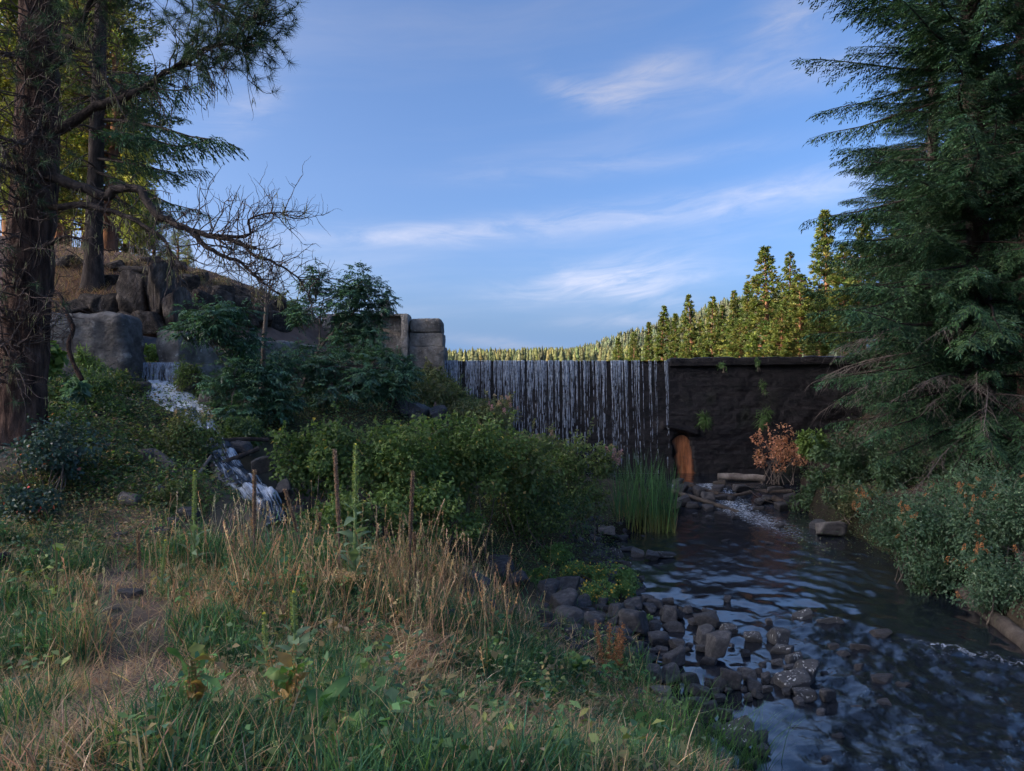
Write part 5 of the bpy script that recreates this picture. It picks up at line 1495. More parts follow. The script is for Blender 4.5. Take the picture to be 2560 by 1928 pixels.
# ------------------------------------------------------------------ rocks
m, t = new_mat('streaked_rock')
tc_ = t.n('ShaderNodeTexCoord'); oi = t.n('ShaderNodeObjectInfo')
off = t.n('ShaderNodeVectorMath', {0: tc_.outputs['Object'], 1: t.n('ShaderNodeCombineXYZ', {0: t.m('MULTIPLY', oi.outputs['Random'], 31.0), 1: t.m('MULTIPLY', oi.outputs['Random'], 17.0)})}, operation='ADD')
n1 = t.n('ShaderNodeTexNoise', {'Vector': off.outputs[0], 'Scale': 3.0, 'Detail': 8.0, 'Roughness': .62})
n2 = t.n('ShaderNodeTexNoise', {'Vector': t.n('ShaderNodeMapping', {0: off.outputs[0], 'Scale': (5.2, 5.2, .55)}).outputs[0], 'Scale': 1.0, 'Detail': 3.0, 'Distortion': .5})
n3 = t.n('ShaderNodeTexNoise', {'Vector': off.outputs[0], 'Scale': 1.7, 'Detail': 2.0})
g_ = t.n('ShaderNodeNewGeometry'); sz_ = t.n('ShaderNodeSeparateXYZ', {0: g_.outputs['Normal']})
mask = t.m('MULTIPLY', t.m('MULTIPLY', t.rng(n2.outputs[0], .60, .645), t.rng(n3.outputs[0], .42, .55)), t.rng(sz_.outputs[2], -.1, .35))
c = t.mix(t.rng(n1.outputs[0], .3, .7), (.030, .029, .031), (.09, .086, .087))
c = t.mix(mask, c, (.62, .61, .58))
b = t.n('ShaderNodeBsdfPrincipled', {'Base Color': c, 'Roughness': .75, 'Normal': t.n('ShaderNodeBump', {'Strength': .8, 'Distance': .05, 'Height': t.n('ShaderNodeTexNoise', {'Vector': off.outputs[0], 'Scale': 11.0, 'Detail': 8.0})})})
out(t, b.outputs[0])
MAT['streaked'] = m
Z1 = lambda zx, zy, w, h: (1280 + zx / 3.072, 1400 + zy / 3.072, w / 3.072, h / 3.072)
Z7 = lambda zx, zy, w, h: (1560 + zx / 2.141, 1150 + zy / 2.141, w / 2.141, h / 2.141)
Z2 = lambda zx, zy, w, h: (1500 + zx / 3.072, 1150 + zy / 3.072, w / 3.072, h / 3.072)
# stones one can name
for q, lab, kw in [
    (Z1(1590, 680, 175, 225), 'tall tilted boulder with brown stripe standing in the shallows', dict(k=3, tilt=.35, sink=.1)),
    (Z1(1490, 600, 140, 120), 'dark angular rock behind the tall tilted boulder', dict(k=5)),
    (Z1(1515, 785, 115, 60), 'flat dark stone at the foot of the tall tilted boulder', dict(k=7)),
    (Z1(1470, 690, 100, 60), 'low stone left of the tall tilted boulder', {}),
    (Z1(920, 480, 230, 180), 'biggest smooth boulder on the left bank overhanging the water', dict(k=1, sink=.12)),
    (Z1(800, 400, 130, 100), 'boulder joined behind the biggest smooth bank boulder', {}),
    (Z1(400, 340, 220, 140), 'dark domed boulder at the top of the stony bank', dict(k=2)),
    (Z1(460, 460, 220, 150), 'broad grey boulder below the dark domed boulder', dict(k=6)),
    (Z1(260, 450, 130, 110), 'slanted slab left of the broad grey boulder', {}),
    (Z1(640, 500, 160, 140), 'rough boulder between the broad grey boulder and rusty seed stalk', {}),
    (Z1(280, 250, 190, 130), 'boulder half hidden by leaves at the top left of the stony bank', {}),
    (Z1(430, 200, 180, 110), 'low rock under the yellow flowered mint', {}),
    (Z1(560, 390, 80, 60), 'small dark stone wedged between the bank boulders', {}),
    (Z1(905, 640, 110, 95), 'rounded boulder below the biggest bank boulder', {}),
    (Z1(930, 755, 130, 100), 'second rounded boulder further down the bank below the biggest one', {}),
    (Z1(1255, 770, 160, 150), 'upper of two big stacked boulders at the water edge', dict(k=4)),
    (Z1(1220, 885, 150, 170), 'lower of two big stacked boulders at the water edge', dict(k=8)),
    (Z1(1090, 890, 140, 140), 'dark bank boulder left of the two stacked boulders', {}),
    (Z1(1130, 620, 150, 95), 'dark oval rock with a notch lying in the inlet', {}),
    (Z1(1270, 655, 115, 90), 'blocky rock right of the notched oval rock', {}),
    (Z1(1255, 525, 150, 70), 'long low rock in the inlet right of the biggest bank boulder', {}),
    (Z1(1105, 515, 110, 65), 'small oval rock left of the long low inlet rock', {}),
    (Z1(1505, 475, 165, 100), 'pointed rock with a second stone on its back in mid inlet', dict(k=9)),
    (Z1(1525, 415, 110, 60), 'speckled stone perched behind the pointed inlet rock', {}),
    (Z1(1215, 425, 110, 115), 'steep dark rock at the tip of the stony spit', dict(k=10)),
    (Z1(1285, 420, 90, 90), 'rock leaning on the steep dark rock of the spit', {}),
    (Z1(1370, 935, 145, 105), 'dark boulder at the near end of the rock bar', {}),
    (Z1(1450, 1022, 165, 95), 'wet flat boulder below the rock bar', dict(mat='wet_rock')),
    (Z1(1600, 965, 100, 110), 'squat rock in the middle of the rock bar', {}),
    (Z1(1700, 930, 180, 165), 'largest squarish boulder of the rock bar', dict(k=11)),
    (Z1(1830, 890, 130, 95), 'boulder with smooth top right of the largest bar boulder', {}),
    (Z1(1860, 968, 105, 90), 'rounded rock under the smooth topped bar boulder', {}),
    (Z1(1950, 925, 80, 90), 'upright rock at the outer end of the rock bar', {}),
    (Z1(1525, 1162, 110, 150), 'upright dark block near the long grass at the shore', dict(k=12, sink=.12)),
    (Z1(1440, 1215, 130, 110), 'grey rock left of the upright dark block', {}),
    (Z1(1650, 1195, 130, 90), 'angular rock right of the upright dark block', {}),
    (Z1(1750, 1350, 250, 160), 'largest shore boulder with a white splash on its top', dict(k=13, mat='streaked')),
    (Z1(1910, 1375, 130, 75), 'dark rock touching the white splashed shore boulder', {}),
    (Z1(1930, 1470, 120, 90), 'dark rock below the white splashed shore boulder', {}),
    (Z1(1440, 1310, 110, 85), 'dark wet rock left of the white splashed shore boulder', dict(mat='wet_rock')),
    (Z1(1150, 1030, 170, 90), 'flat pale slab at the edge of the straw grass', dict(mat='pale_rock')),
    (Z1(1150, 1110, 130, 80), 'second flat pale slab below the first one', dict(mat='pale_rock')),
    (Z1(1240, 1085, 80, 60), 'small pale stone beside the flat pale slabs', dict(mat='pale_rock')),
    (Z7(985, 1150, 145, 90), 'domed midstream rock covered in white streaks', dict(mat='streaked', k=0)),
    (Z7(915, 1197, 150, 90), 'dark midstream rock with white blotches beside the domed one', dict(mat='streaked', k=4)),
    (Z7(970, 1262, 110, 55), 'low white streaked rock downstream of the blotched rock', dict(mat='streaked')),
    (Z7(1090, 1266, 100, 68), 'outermost white streaked rock of the lower group', dict(mat='streaked')),
    (Z7(912, 1076, 100, 60), 'white ringed rock upstream of the domed streaked rock', dict(mat='streaked')),
    (Z7(850, 1023, 115, 50), 'long streaked rock below the pointed streaked rock', dict(mat='streaked')),
    (Z7(837, 955, 98, 75), 'pointed streaked rock in the middle of the stream', dict(mat='streaked', k=9)),
    (Z7(695, 955, 85, 45), 'small flat rock left of the pointed streaked rock', dict(mat='streaked')),
    (Z7(965, 842, 92, 48), 'streaked rock farthest upstream in the open water', dict(mat='streaked')),
    (Z7(1110, 868, 135, 40), 'long low streaked rock right of the farthest streaked rock', dict(mat='streaked')),
    (Z7(780, 873, 42, 34), 'small dark stone upstream of the pointed streaked rock', {}),
    (Z1(1670, 547, 115, 65), 'dark rock with white chips right of the pointed inlet rock', dict(mat='streaked')),
    (Z1(1800, 727, 60, 52), 'lone triangular stone right of the tall tilted boulder', {}),
    (Z1(1655, 305, 62, 46), 'lone little stone far out in the bright water', {}),
    (Z7(1105, 377, 140, 75), 'pale granite boulder at the right bank under the fir', dict(mat='pale_rock', k=6)),
    (Z7(1042, 352, 70, 45), 'smaller grey rock left of the pale granite boulder', dict(mat='rock')),
    (Z7(838, 356, 62, 24), 'flat dark stone breaking the water before the rapids', dict(mat='wet_rock')),
    (Z2(120, 720, 115, 80), 'streaked rock in the quiet water below the cattails', dict(mat='streaked')),
    (Z2(205, 687, 120, 34), 'low flat rock behind the streaked rock below the cattails', {}),
    (Z2(290, 722, 95, 48), 'pale speckled stone between two quiet water rocks', dict(mat='pale_rock')),
    (Z2(400, 742, 110, 66), 'rock at the near end of the long flat quiet water rock', {}),
    (Z2(500, 735, 180, 52), 'longest flat rock in the quiet water', dict(mat='streaked')),
    (Z2(210, 815, 85, 62), 'white veined rock beside the bright mint mound', dict(mat='streaked')),
    (Z2(300, 920, 100, 58), 'white crested rock at the tip of the mint bank', dict(mat='streaked')),
    (Z2(215, 925, 90, 50), 'grey rock left of the white crested rock', {}),
    (Z2(175, 605, 80, 40), 'small rock at the foot of the cattails', {}),
    (Z2(50, 565, 130, 62), 'broad brown rock left of the cattails', dict(mat='pale_rock')),
    ((330, 1255, 60, 30), 'flat grey stone set in the upper footpath', dict(mat='pale_rock')),
    ((385, 1235, 40, 30), 'dark stone beside the upper footpath', {}),
    ((318, 1490, 50, 30), 'dark boulder face beside the footpath bend', {}),
    ((1310, 1870, 50, 40), 'dark stone sunk in the grass nearest the camera', {})]:
    rock(*q, lab, **kw)
# stones nobody could tell apart
for zf, lst, lab, grp in [
    (Z1, [(1390, 485, 70, 45), (1085, 705, 60, 45), (1150, 695, 90, 40), (1410, 605, 40, 45), (1690, 665, 45, 30), (1530, 535, 50, 34), (1600, 575, 44, 28), (1340, 690, 60, 34), (1050, 760, 70, 40), (1100, 765, 50, 36), (1010, 720, 44, 34), (1365, 665, 50, 30), (1605, 505, 36, 22), (1400, 425, 30, 20), (1150, 770, 44, 28), (1030, 690, 36, 30)],
     'small dark stone among the inlet shallows near the tall tilted boulder', 'small stones in the inlet'),
    (Z1, [(1205, 325, 95, 52), (1355, 390, 70, 65), (1120, 345, 140, 70), (930, 345, 130, 90), (1050, 375, 110, 70), (1040, 300, 90, 46), (1160, 395, 70, 50), (990, 330, 80, 50), (1310, 385, 60, 44)],
     'dark angular stone on the stony spit upstream of the inlet', 'stones of the spit'),
    (Z1, [(530, 330, 140, 80), (700, 335, 90, 60), (720, 380, 70, 50), (440, 555, 100, 70), (600, 600, 100, 80), (830, 640, 80, 80), (850, 700, 70, 60), (620, 420, 60, 44), (340, 520, 90, 60), (250, 540, 90, 60), (780, 480, 70, 70), (700, 440, 60, 50), (520, 250, 110, 60), (610, 270, 90, 60), (790, 590, 60, 60), (990, 850, 60, 50), (950, 830, 50, 40), (200, 380, 80, 60)],
     'medium basalt stone piled among the boulders of the left bank', 'stones of the left bank pile'),
    (Z1, [(1960, 997, 80, 50), (1600, 1072, 90, 50), (1820, 1067, 70, 55), (1890, 1042, 85, 70), (2010, 935, 60, 60), (1560, 1010, 80, 60), (1660, 1010, 60, 44), (1510, 960, 60, 44), (1780, 1000, 50, 40), (1480, 1080, 60, 40), (1770, 860, 60, 40), (1900, 860, 60, 50), (1550, 1050, 60, 40)],
     'dark stone packed into the rock bar reaching into the stream', 'stones of the rock bar'),
    (Z1, [(1330, 1122, 70, 80), (1410, 1112, 120, 70), (1580, 1310, 100, 70), (1830, 1570, 120, 60), (1300, 1180, 90, 60), (1250, 1150, 70, 50), (1200, 1180, 60, 44), (1370, 1250, 60, 50), (1310, 1270, 70, 50), (1260, 1230, 60, 40), (1500, 1400, 80, 60), (930, 1120, 90, 70), (1060, 1160, 70, 50)],
     'grey stone on the shore between the slabs and the long grass', 'shore stones below the slabs'),
    (Z7, [(872, 1246, 50, 38), (945, 1306, 50, 40), (822, 1092, 60, 34), (890, 1112, 80, 30), (1060, 1360, 50, 26), (1150, 1480, 70, 22), (1090, 1610, 50, 26), (655, 1045, 40, 34), (745, 1100, 50, 24), (1080, 1150, 50, 24)],
     'small dark stone in the current beside the streaked rocks', 'small midstream stones'),
    (Z7, [(1260, 1010, 100, 40), (1380, 940, 110, 40), (1170, 1045, 70, 34), (1380, 1180, 130, 46), (1260, 1115, 60, 30), (1490, 1215, 90, 34), (1400, 1310, 90, 34), (1250, 1330, 70, 26), (1120, 1000, 60, 24)],
     'wet black stone just breaking the riffle', 'stones in the riffle'),
    (Z2, [(620, 240, 110, 80), (770, 250, 90, 70), (640, 320, 140, 70), (720, 350, 100, 50), (840, 372, 90, 46), (850, 300, 120, 80), (1080, 220, 130, 60), (1230, 322, 80, 40), (1400, 362, 100, 60), (1220, 375, 90, 30), (600, 185, 100, 50), (700, 195, 90, 46), (930, 290, 110, 46), (1010, 300, 70, 40), (900, 230, 110, 50), (1300, 300, 90, 40), (1340, 230, 110, 44), (1460, 290, 90, 50), (1500, 340, 80, 50), (580, 350, 90, 60)],
     'wet dark rock in the rapids below the dam pool', 'rocks in the rapids'),
    (Z2, [(735, 420, 42, 20), (845, 440, 62, 28), (1045, 445, 62, 28), (1300, 640, 60, 18), (960, 625, 80, 14)], 'small stone breaking the water below the rapids', 'stones below the rapids'),
    (lambda *q: q, [(1190, 1460, 60, 40), (1250, 1420, 70, 40), (1225, 1520, 50, 36), (1290, 1450, 60, 40), (1160, 1490, 50, 34), (1120, 1540, 44, 30)], 'dark stone half buried behind the dry grass stems', 'half buried stones'),
    (lambda *q: q, [(400, 1330, 36, 20), (355, 1350, 30, 16), (300, 1340, 26, 16), (330, 1420, 24, 14), (290, 1530, 24, 18), (320, 1590, 24, 12), (300, 1650, 22, 12), (430, 1310, 34, 22), (470, 1290, 50, 34)], 'small flat stone along the footpath', 'footpath stones'),
    (lambda *q: q, [(1040, 1030, 60, 60), (995, 1020, 60, 44), (940, 1050, 60, 34), (1090, 1040, 50, 40)], 'grey rock on the ledge under the elder thicket', 'ledge stones under the elders')]:
    for q in lst:
        if 'rapids' in grp and 'below' not in grp:
            lab = 'wet dark rock ' + ('beside the slanting pole at the left of the rapids' if zf(*q)[0] < 1765 else 'under the dark logs in the middle of the rapids' if zf(*q)[0] < 1868 else 'right of the white chute in the rapids')
        if 'left bank pile' in grp:
            lab = 'medium basalt stone ' + ('in the upper part of the left bank pile under the mint' if q[1] < 400 else 'in the lower part of the left bank pile by the rusty stalk')
        rock(*zf(*q), lab, grp, mat='wet_rock' if 'wet' in lab else 'rock', D=21.6 if 'elder' in lab else None)
# pebbles along the left shore
A = Acc(); r = np.random.default_rng(66)
V0, F0 = ICO[1]
for i in range(550):
    y = r.uniform(8.5, 24)
    x = LB(y) + r.normal(-.45, .55)
    z = max(H([x], [y], True)[0], -.66)
    s = r.uniform(.03, .10) * (1.3 if r.uniform() < .15 else 1)
    V = V0 * (s * r.uniform(.8, 1.5), s * r.uniform(.8, 1.4), s * r.uniform(.5, .9)) * r.uniform(.8, 1.15, (42, 1))
    A.add(V + (x, y, z + s * .15), F0)
tag(put('gravel', mesh_of('gravel', A, MAT['rock'], False)), 'loose dark gravel and pebbles along the left shore', 'gravel', kind='stuff')

# ------------------------------------------------------------------ logs and driftwood
def log(name, label, pts, r0, r1, mat='log', n=26, sides=14, bend=.02, stubs=0, group=None, cut=None):
    p_ = spline(np.array(pts, float), n)
    V, Fq = tube(p_, np.linspace(r0, r1, n), sides)
    cen = np.repeat(p_, sides, 0)
    V = cen + (V - cen) * (1 + .10 * fbm(V * (2.2, 2.2, 2.2) / max(r0, .1) * .2, 3, 5) + .05 * fbm(V * 7, 2, 6))[:, None]
    o = thing(name, label, 'log', p_[0], group)
    tk_ = part('trunk', Acc().add(V, Fq), MAT[mat], o, True)
    for e, s_ in ((0, 1), (n - 1, -1)):
        ring = V[e * sides:(e + 1) * sides]
        c_ = ring.mean(0)
        Fc = np.stack([np.full(sides, sides), np.arange(sides), (np.arange(sides) + 1) % sides], 1)
        part('cut_end', Acc().add(np.vstack([ring, c_]), Fc if s_ > 0 else Fc[:, ::-1]), MAT['driftwood'], tk_)
    return o
def W_(px, py, dz=0.0):
    g = G(px, py); return g + (0, 0, dz)
log('fallen_log', 'mossy log lying along the dark water at the right bank', [W_(2368, 1462, .06), W_(2440, 1520, .07), W_(2530, 1590, .08), W_(2640, 1690, .09)], .14, .17)
log('fallen_log', 'long bare pole slanting from the cattails across the rapids stones', [P(1680, 1229, 30.2), P(1760, 1252, 29.4), P(1846, 1281, 28.4)], .10, .075, 'log')
log('fallen_log', 'thick pale log lying across the pool outlet', [P(1795, 1193, 33.3), P(1850, 1193, 33.2), P(1912, 1197, 33.0)], .17, .16, 'driftwood')
log('fallen_log', 'short reddish log stub with a sawn end above the rapids', [P(1784, 1212, 32.2), P(1815, 1206, 32.0)], .14, .14, 'log')
log('fallen_log', 'dark wet log crossing the middle of the rapids', [P(1725, 1212, 31.6), P(1765, 1226, 30.8), P(1825, 1239, 30.2), P(1875, 1231, 30.2)], .085, .07, 'bark_dark')
log('fallen_log', 'dark log under the brown shrub right of the white chute', [P(1885, 1230, 31.2), P(1930, 1229, 31.0), P(1980, 1228, 30.8)], .11, .09, 'bark_dark')
log('fallen_log', 'broken dark log slanting down the right side of the rapids', [P(1935, 1245, 29.6), P(1965, 1260, 29.0), P(2000, 1275, 28.5)], .12, .09, 'bark_dark')
log('stick', 'thin bent stick in the white chute', [P(1873, 1226, 30.2), P(1905, 1248, 29.6), P(1945, 1260, 29.2)], .03, .015, 'bark_dark', sides=6)
log('fallen_log', 'dark log lying across the slope below the dark wall', [W_(165, 1062, .08), W_(215, 1050, .08), W_(292, 1035, .1)], .10, .06, 'bark_dark')
log('fallen_log', 'weathered grey root log below the yellow tipped shrub', [W_(352, 1165, .10), W_(385, 1160, .14), W_(432, 1190, .1)], .17, .11, 'driftwood')
log('fallen_log', 'flat weathered plank-like log on the slope above the root log', [W_(244, 1135, .06), W_(275, 1130, .1), W_(335, 1140, .08)], .09, .05, 'driftwood')
log('fallen_log', 'dark pole bridging the upper end of the rill', [P(530, 1168, 15.0), P(590, 1145, 15.4), P(645, 1122, 15.8)], .06, .05, 'bark_dark')
log('fallen_log', 'second dark pole above the rill under overhanging leaves', [P(545, 1104, 16.2), P(610, 1098, 16.5), P(670, 1100, 16.8)], .05, .045, 'bark_dark')
log('stick', 'pale stick propped up beside the dark rill', [P(470, 1215, 13.8), P(500, 1180, 14.4), P(528, 1140, 15.0)], .045, .03, 'driftwood', sides=7)
log('stick', 'white bleached stick on the slope above the dark fine leaved shrub', [W_(285, 1390, .03), W_(297, 1360, .07), W_(292, 1325, .03)], .016, .009, 'dead_twig', sides=6)
log('stick', 'reddish pole lying on the ledge under the elders', [P(830, 1024, 21.4), P(900, 1026, 21.5), P(1000, 1030, 21.6)], .05, .04, 'bark_lit', sides=8)
log('fallen_log', 'charred branch end lying at the left picture edge', [W_(-40, 1450, .1), W_(0, 1425, .14), W_(22, 1410, .1)], .07, .05, 'bark_dark')
# crooked lichened stem in front of the dark wall
r = np.random.default_rng(9)
cs = thing('bent_sapling', 'crooked red brown sapling stem hanging in front of the dark wall', 'sapling', P(165, 950, 16.2))
p_ = spline(np.array([P(205, 950, 16.2), P(180, 900, 16.3), P(172, 860, 16.4), P(183, 820, 16.5), P(165, 780, 16.6), P(150, 740, 16.8), P(120, 720, 17)]), 40)
V, Fq = tube(p_, np.linspace(.05, .04, 40) * (1 + .2 * noise(np.stack([np.arange(40) * .6, np.zeros(40), np.zeros(40)], 1), 2)), 8)
part('stem', Acc().add(V, Fq), MAT['bark_pine'], cs, True)

# ------------------------------------------------------------------ blades
def blades(A, pos, h, w, lean, curve, col, r, seg=3, base_col=None):
    """grass blades: tapering ribbons that bow over; pos (n,3)"""
    n = len(pos)
    az_ = r.uniform(0, 6.283, n)
    ld = np.stack([np.cos(az_), np.sin(az_), 0 * az_], 1)
    fa = az_ + np.pi / 2 + r.normal(0, .5, n)
    sd_ = np.stack([np.cos(fa), np.sin(fa), 0 * fa], 1)
    rows = []
    for j in range(seg + 1):
        u = j / seg
        off_ = ld * (h * (lean * u + curve * u * u))[:, None]
        zz_ = h * (u - .45 * np.minimum(1.4, lean + curve) ** 2 * u * u * .6)
        c_ = pos + off_ + np.stack([0 * h, 0 * h, zz_], 1)
        ww = w * (1 - u) ** .6 * .5 if j < seg else 0 * w
        rows.append((c_ - sd_ * ww[:, None], c_ + sd_ * ww[:, None]))
    V = np.stack([q for rr_ in rows[:-1] for q in rr_] + [rows[-1][0]], 1)
    k = V.shape[1]
    b_ = np.arange(n)[:, None] * k
    quads = np.concatenate([b_ + np.array([2 * j, 2 * j + 1, 2 * j + 3, 2 * j + 2]) for j in range(seg - 1)])
    tri = b_ + np.array([2 * seg - 2, 2 * seg - 1, 2 * seg])
    cc = np.repeat(col[:, None, :], k, 1)
    if base_col is not None:
        lv = np.minimum(np.arange(k) // 2, seg) / seg
        f = np.clip(1 - lv / .35, 0, 1)[None, :, None]
        cc = cc * (1 - f) + base_col[:, None, :] * f
    cc = cc.reshape(-1, 3)
    base = A.n
    A.add(V.reshape(-1, 3), quads, cc)
    A.F.append((tri + base).ravel()); A.S.append(np.full(len(tri), 3, np.int64))
    return A

# cattails
r = np.random.default_rng(31)
ct = thing('cattail_clump', 'tall green cattail clump with yellowed bases at the water edge', 'cattails', P(1610, 1325, 24.6))
A = Acc(); n = 420
bx = r.uniform(1536, 1690, n); by = r.uniform(1322, 1345, n) - .12 * np.abs(bx - 1610)
D_ = r.uniform(24.0, 26.0, n)
pos = np.stack([(bx - 1280) / FPX * D_, D_, np.full(n, -.62)], 1)
hh = r.uniform(1.5, 3.0, n) * (1 - .25 * np.abs(bx - 1605) / 90)
dead_ = r.uniform(0, 1, n) < .16
hh = np.where(dead_, hh * .45, hh)
col = np.where(dead_[:, None], pick([(.34, .24, .12), (.28, .19, .10)], n, .2, r), pick([(.06, .12, .05), (.075, .14, .052), (.055, .105, .052)], n, .2, r))
basec = pick([(.22, .19, .06), (.26, .21, .07), (.12, .15, .05)], n, .2, r)
blades(A, pos, hh, r.uniform(.022, .04, n), r.uniform(.02, .22, n), r.uniform(0, .26, n) * (r.uniform(0, 1, n) < .6), col, r, 6, basec)
part('leaves', A, MAT['grass'], ct)

# ------------------------------------------------------------------ meadow
r = np.random.default_rng(12)
def on_ground(n, dmin, dmax, xl=-12.0):
    """random ground points in front of the camera, uniform per area"""
    y = np.sqrt(r.uniform(dmin ** 2, dmax ** 2, n))
    x = r.uniform(-.74, .30, n) * y
    x = np.where(r.uniform(0, 1, n) < .0, x, x)
    k = x < LB(y) - .15
    x, y = x[k], y[k]
    z = H(x, y)
    return np.stack([x, y, z], 1)
def path_dist(p):
    d = np.sqrt(((p[:, None, :2] - PATHC[None, ::2, :]) ** 2).sum(-1))
    return d.min(1)
def gs(px, py, cx, cy, sx, sy):
    return np.exp(-((px - cx) / sx) ** 2 - ((py - cy) / sy) ** 2)
def fields(pos):
    px, py = proj(pos)
    nz = fbm(pos * (1.1, 1.1, 0), 3, 71); nz2 = fbm(pos * (3.1, 3.1, 0), 3, 73)
    green = .76 + .6 * nz + .16 * nz2 + .7 * gs(px, py, 740, 1360, 150, 60) + .5 * gs(px, py, 1330, 1690, 190, 100) + .45 * gs(px, py, 760, 1640, 230, 110) + .5 * gs(px, py, 1620, 1870, 130, 60) + .25 * gs(px, py, 600, 1850, 300, 90) \
        - .55 * gs(px, py, 1130, 1440, 150, 110) - .7 * gs(px, py, 1020, 1680, 90, 60) - .6 * gs(px, py, 1290, 1800, 160, 45) - .35 * gs(px, py, 250, 1680, 120, 130) - .5 * gs(px, py, 520, 1500, 120, 50) - .6 * gs(px, py, 330, 1260, 200, 60) - .3 * gs(px, py, 120, 1880, 200, 60) - .35 * gs(px, py, 830, 1600, 60, 40)
    tall = .55 + .4 * nz + .6 * gs(px, py, 1120, 1420, 170, 110) + .35 * gs(px, py, 720, 1380, 200, 90) + .3 * gs(px, py, 250, 1650, 110, 110) - .55 * gs(px, py, 1300, 1830, 260, 80) - .5 * gs(px, py, 1020, 1690, 120, 70) - .3 * gs(px, py, 300, 1250, 160, 60)
    dens = np.clip(.95 + .25 * nz - .9 * gs(px, py, 1020, 1680, 60, 40) * 0, 0, 1)
    pdist = path_dist(pos)
    dens *= sst(.24, .5, pdist) * .96 + .04
    dens *= sst(0, .8, LB(pos[:, 1]) - pos[:, 0]) * .8 + .2
    dens *= 1 - .8 * gs(px, py, 1450, 1540, 140, 70) - .5 * gs(px, py, 330, 1290, 120, 50)
    dens *= 1 - .75 * gs(px, py, 1330, 1520, 80, 40)
    return px, py, green, tall, dens
GCOL = [(.042, .100, .050), (.052, .115, .050), (.066, .128, .046), (.034, .082, .050), (.090, .138, .045)]
DCOL = [(.34, .23, .13), (.28, .19, .11), (.39, .29, .175), (.23, .145, .085), (.33, .19, .11)]
gA, dA = Acc(), Acc()
for n, d0, d1, wmul in [(62000, 2.9, 6.2, 1.25), (84000, 6.0, 10.5, 1.75), (34000, 10.0, 16.0, 2.3)]:
    pos = on_ground(n // 11, d0, d1)
    nb = 11
    tid = np.repeat(np.arange(len(pos)), nb)
    tuftz = r.uniform(.4, 1.55, len(pos))[tid]; tuftg = r.normal(0, .34, len(pos))[tid]; tuftc = np.exp(r.normal(0, .22, (len(pos), 1)))[tid]
    pos = pos[tid] + r.normal(0, .045, (len(tid), 3)) * (1, 1, 0)
    pos[:, 2] = H(pos[:, 0], pos[:, 1])
    px, py, green, tall, dens = fields(pos)
    green = green + tuftg; tall = tall * tuftz
    k = (r.uniform(0, 1, len(pos)) < dens) & (px > -80) & (px < 1800) & (py > 1180) & (py < 2150)
    # past the lip of the meadow the ground falls to the bushes: only thin grass
    k &= (pos[:, 1] < 11.6) | (r.uniform(0, 1, len(pos)) < .35)
    pos, green, tall, tuftc = pos[k], green[k], tall[k], tuftc[k]
    n_ = len(pos)
    isg = r.uniform(0, 1, n_) < np.clip(green, .06, .96)
    g = pos[isg]; m_ = len(g)
    blades(gA, g, np.clip(tall[isg], .25, 1.3) * r.uniform(.12, .38, m_), r.uniform(.005, .011, m_) * wmul, r.uniform(.05, .55, m_), r.uniform(.0, .75, m_), pick(GCOL, m_, .22, r) * tuftc[isg], r, 3 if d0 < 5 else 2)
    d = pos[~isg]; m_ = len(d)
    mat_ = r.uniform(0, 1, m_) < .5
    hh = np.where(mat_, r.uniform(.10, .28, m_), np.clip(tall[~isg], .2, 1.25) * r.uniform(.15, .50, m_))
    ln = np.where(mat_, r.uniform(.6, 1.5, m_), r.uniform(.03, .35, m_))
    blades(dA, d, hh, r.uniform(.004, .009, m_) * wmul, ln, r.uniform(0, .5, m_), pick(DCOL, m_, .22, r) * tuftc[~isg], r, 3 if d0 < 5 else 2)
tag(put('grass', mesh_of('grass', gA, MAT['grass'])), 'green meadow grass on the near bank', 'grass', kind='stuff')
tag(put('dry_grass', mesh_of('dry_grass', dA, MAT['grass'])), 'dry straw coloured grass mixed into the near bank', 'grass', kind='stuff')

# straw trodden flat on the footpath
k = r.integers(0, len(PATHC), 5200)
xy = PATHC[k] + r.normal(0, .24, (5200, 2))
pos = np.stack([xy[:, 0], xy[:, 1], H(xy[:, 0], xy[:, 1]) + .012], 1)
fA = blades(Acc(), pos, r.uniform(.06, .22, 5200), r.uniform(.003, .007, 5200), r.uniform(1.0, 1.9, 5200), r.uniform(0, .3, 5200), pick(DCOL, 5200, .25, r), r, 2)
tag(put('trodden_straw', mesh_of('trodden_straw', fA, MAT['grass'])), 'trodden straw lying on the footpath', 'straw', kind='stuff')

# seed stalks standing above the meadow
sA = Acc()
def seed_stalks(n, cx, cy, sx, sy, h0, h1, cols):
    for _ in range(n):
        g = G(r.normal(cx, sx), r.normal(cy, sy))
        h = r.uniform(h0, h1)
        d_ = unit(np.array([r.normal(0, .22), r.normal(0, .22), 1]))
        p_ = wander(g - (0, 0, .03), d_, h, 6, .05, .02, r)
        c_ = pick(cols, 1, .18, r)[0]
        V, Fq = tube(p_, np.linspace(.0046, .0026, 6), 3); sA.add(V, Fq, c_)
        m_ = 16
        u = r.uniform(.0, 1, m_) * .2 * h
        tn_ = unit(p_[-1] - p_[-2])
        pos = p_[-1] - tn_ * u[:, None] + tn_ * .03
        V, Fq = leaf_quads(pos, unit(tn_ + r.normal(0, .35, (m_, 3))), rand_dirs(m_, r), .034, .012, 0, 0)
        sA.add(V, Fq, c_ * 1.1)
seed_stalks(150, 1110, 1460, 110, 50, .55, 1.05, DCOL)
seed_stalks(100, 620, 1450, 160, 50, .45, .95, DCOL)
seed_stalks(70, 860, 1520, 160, 60, .45, .9, DCOL)
seed_stalks(60, 1060, 1600, 60, 50, .5, .8, DCOL)
seed_stalks(26, 250, 1640, 90, 60, .4, .7, DCOL)
seed_stalks(22, 1240, 1600, 40, 60, .5, .9, [(.42, .25, .14), (.36, .2, .1)])
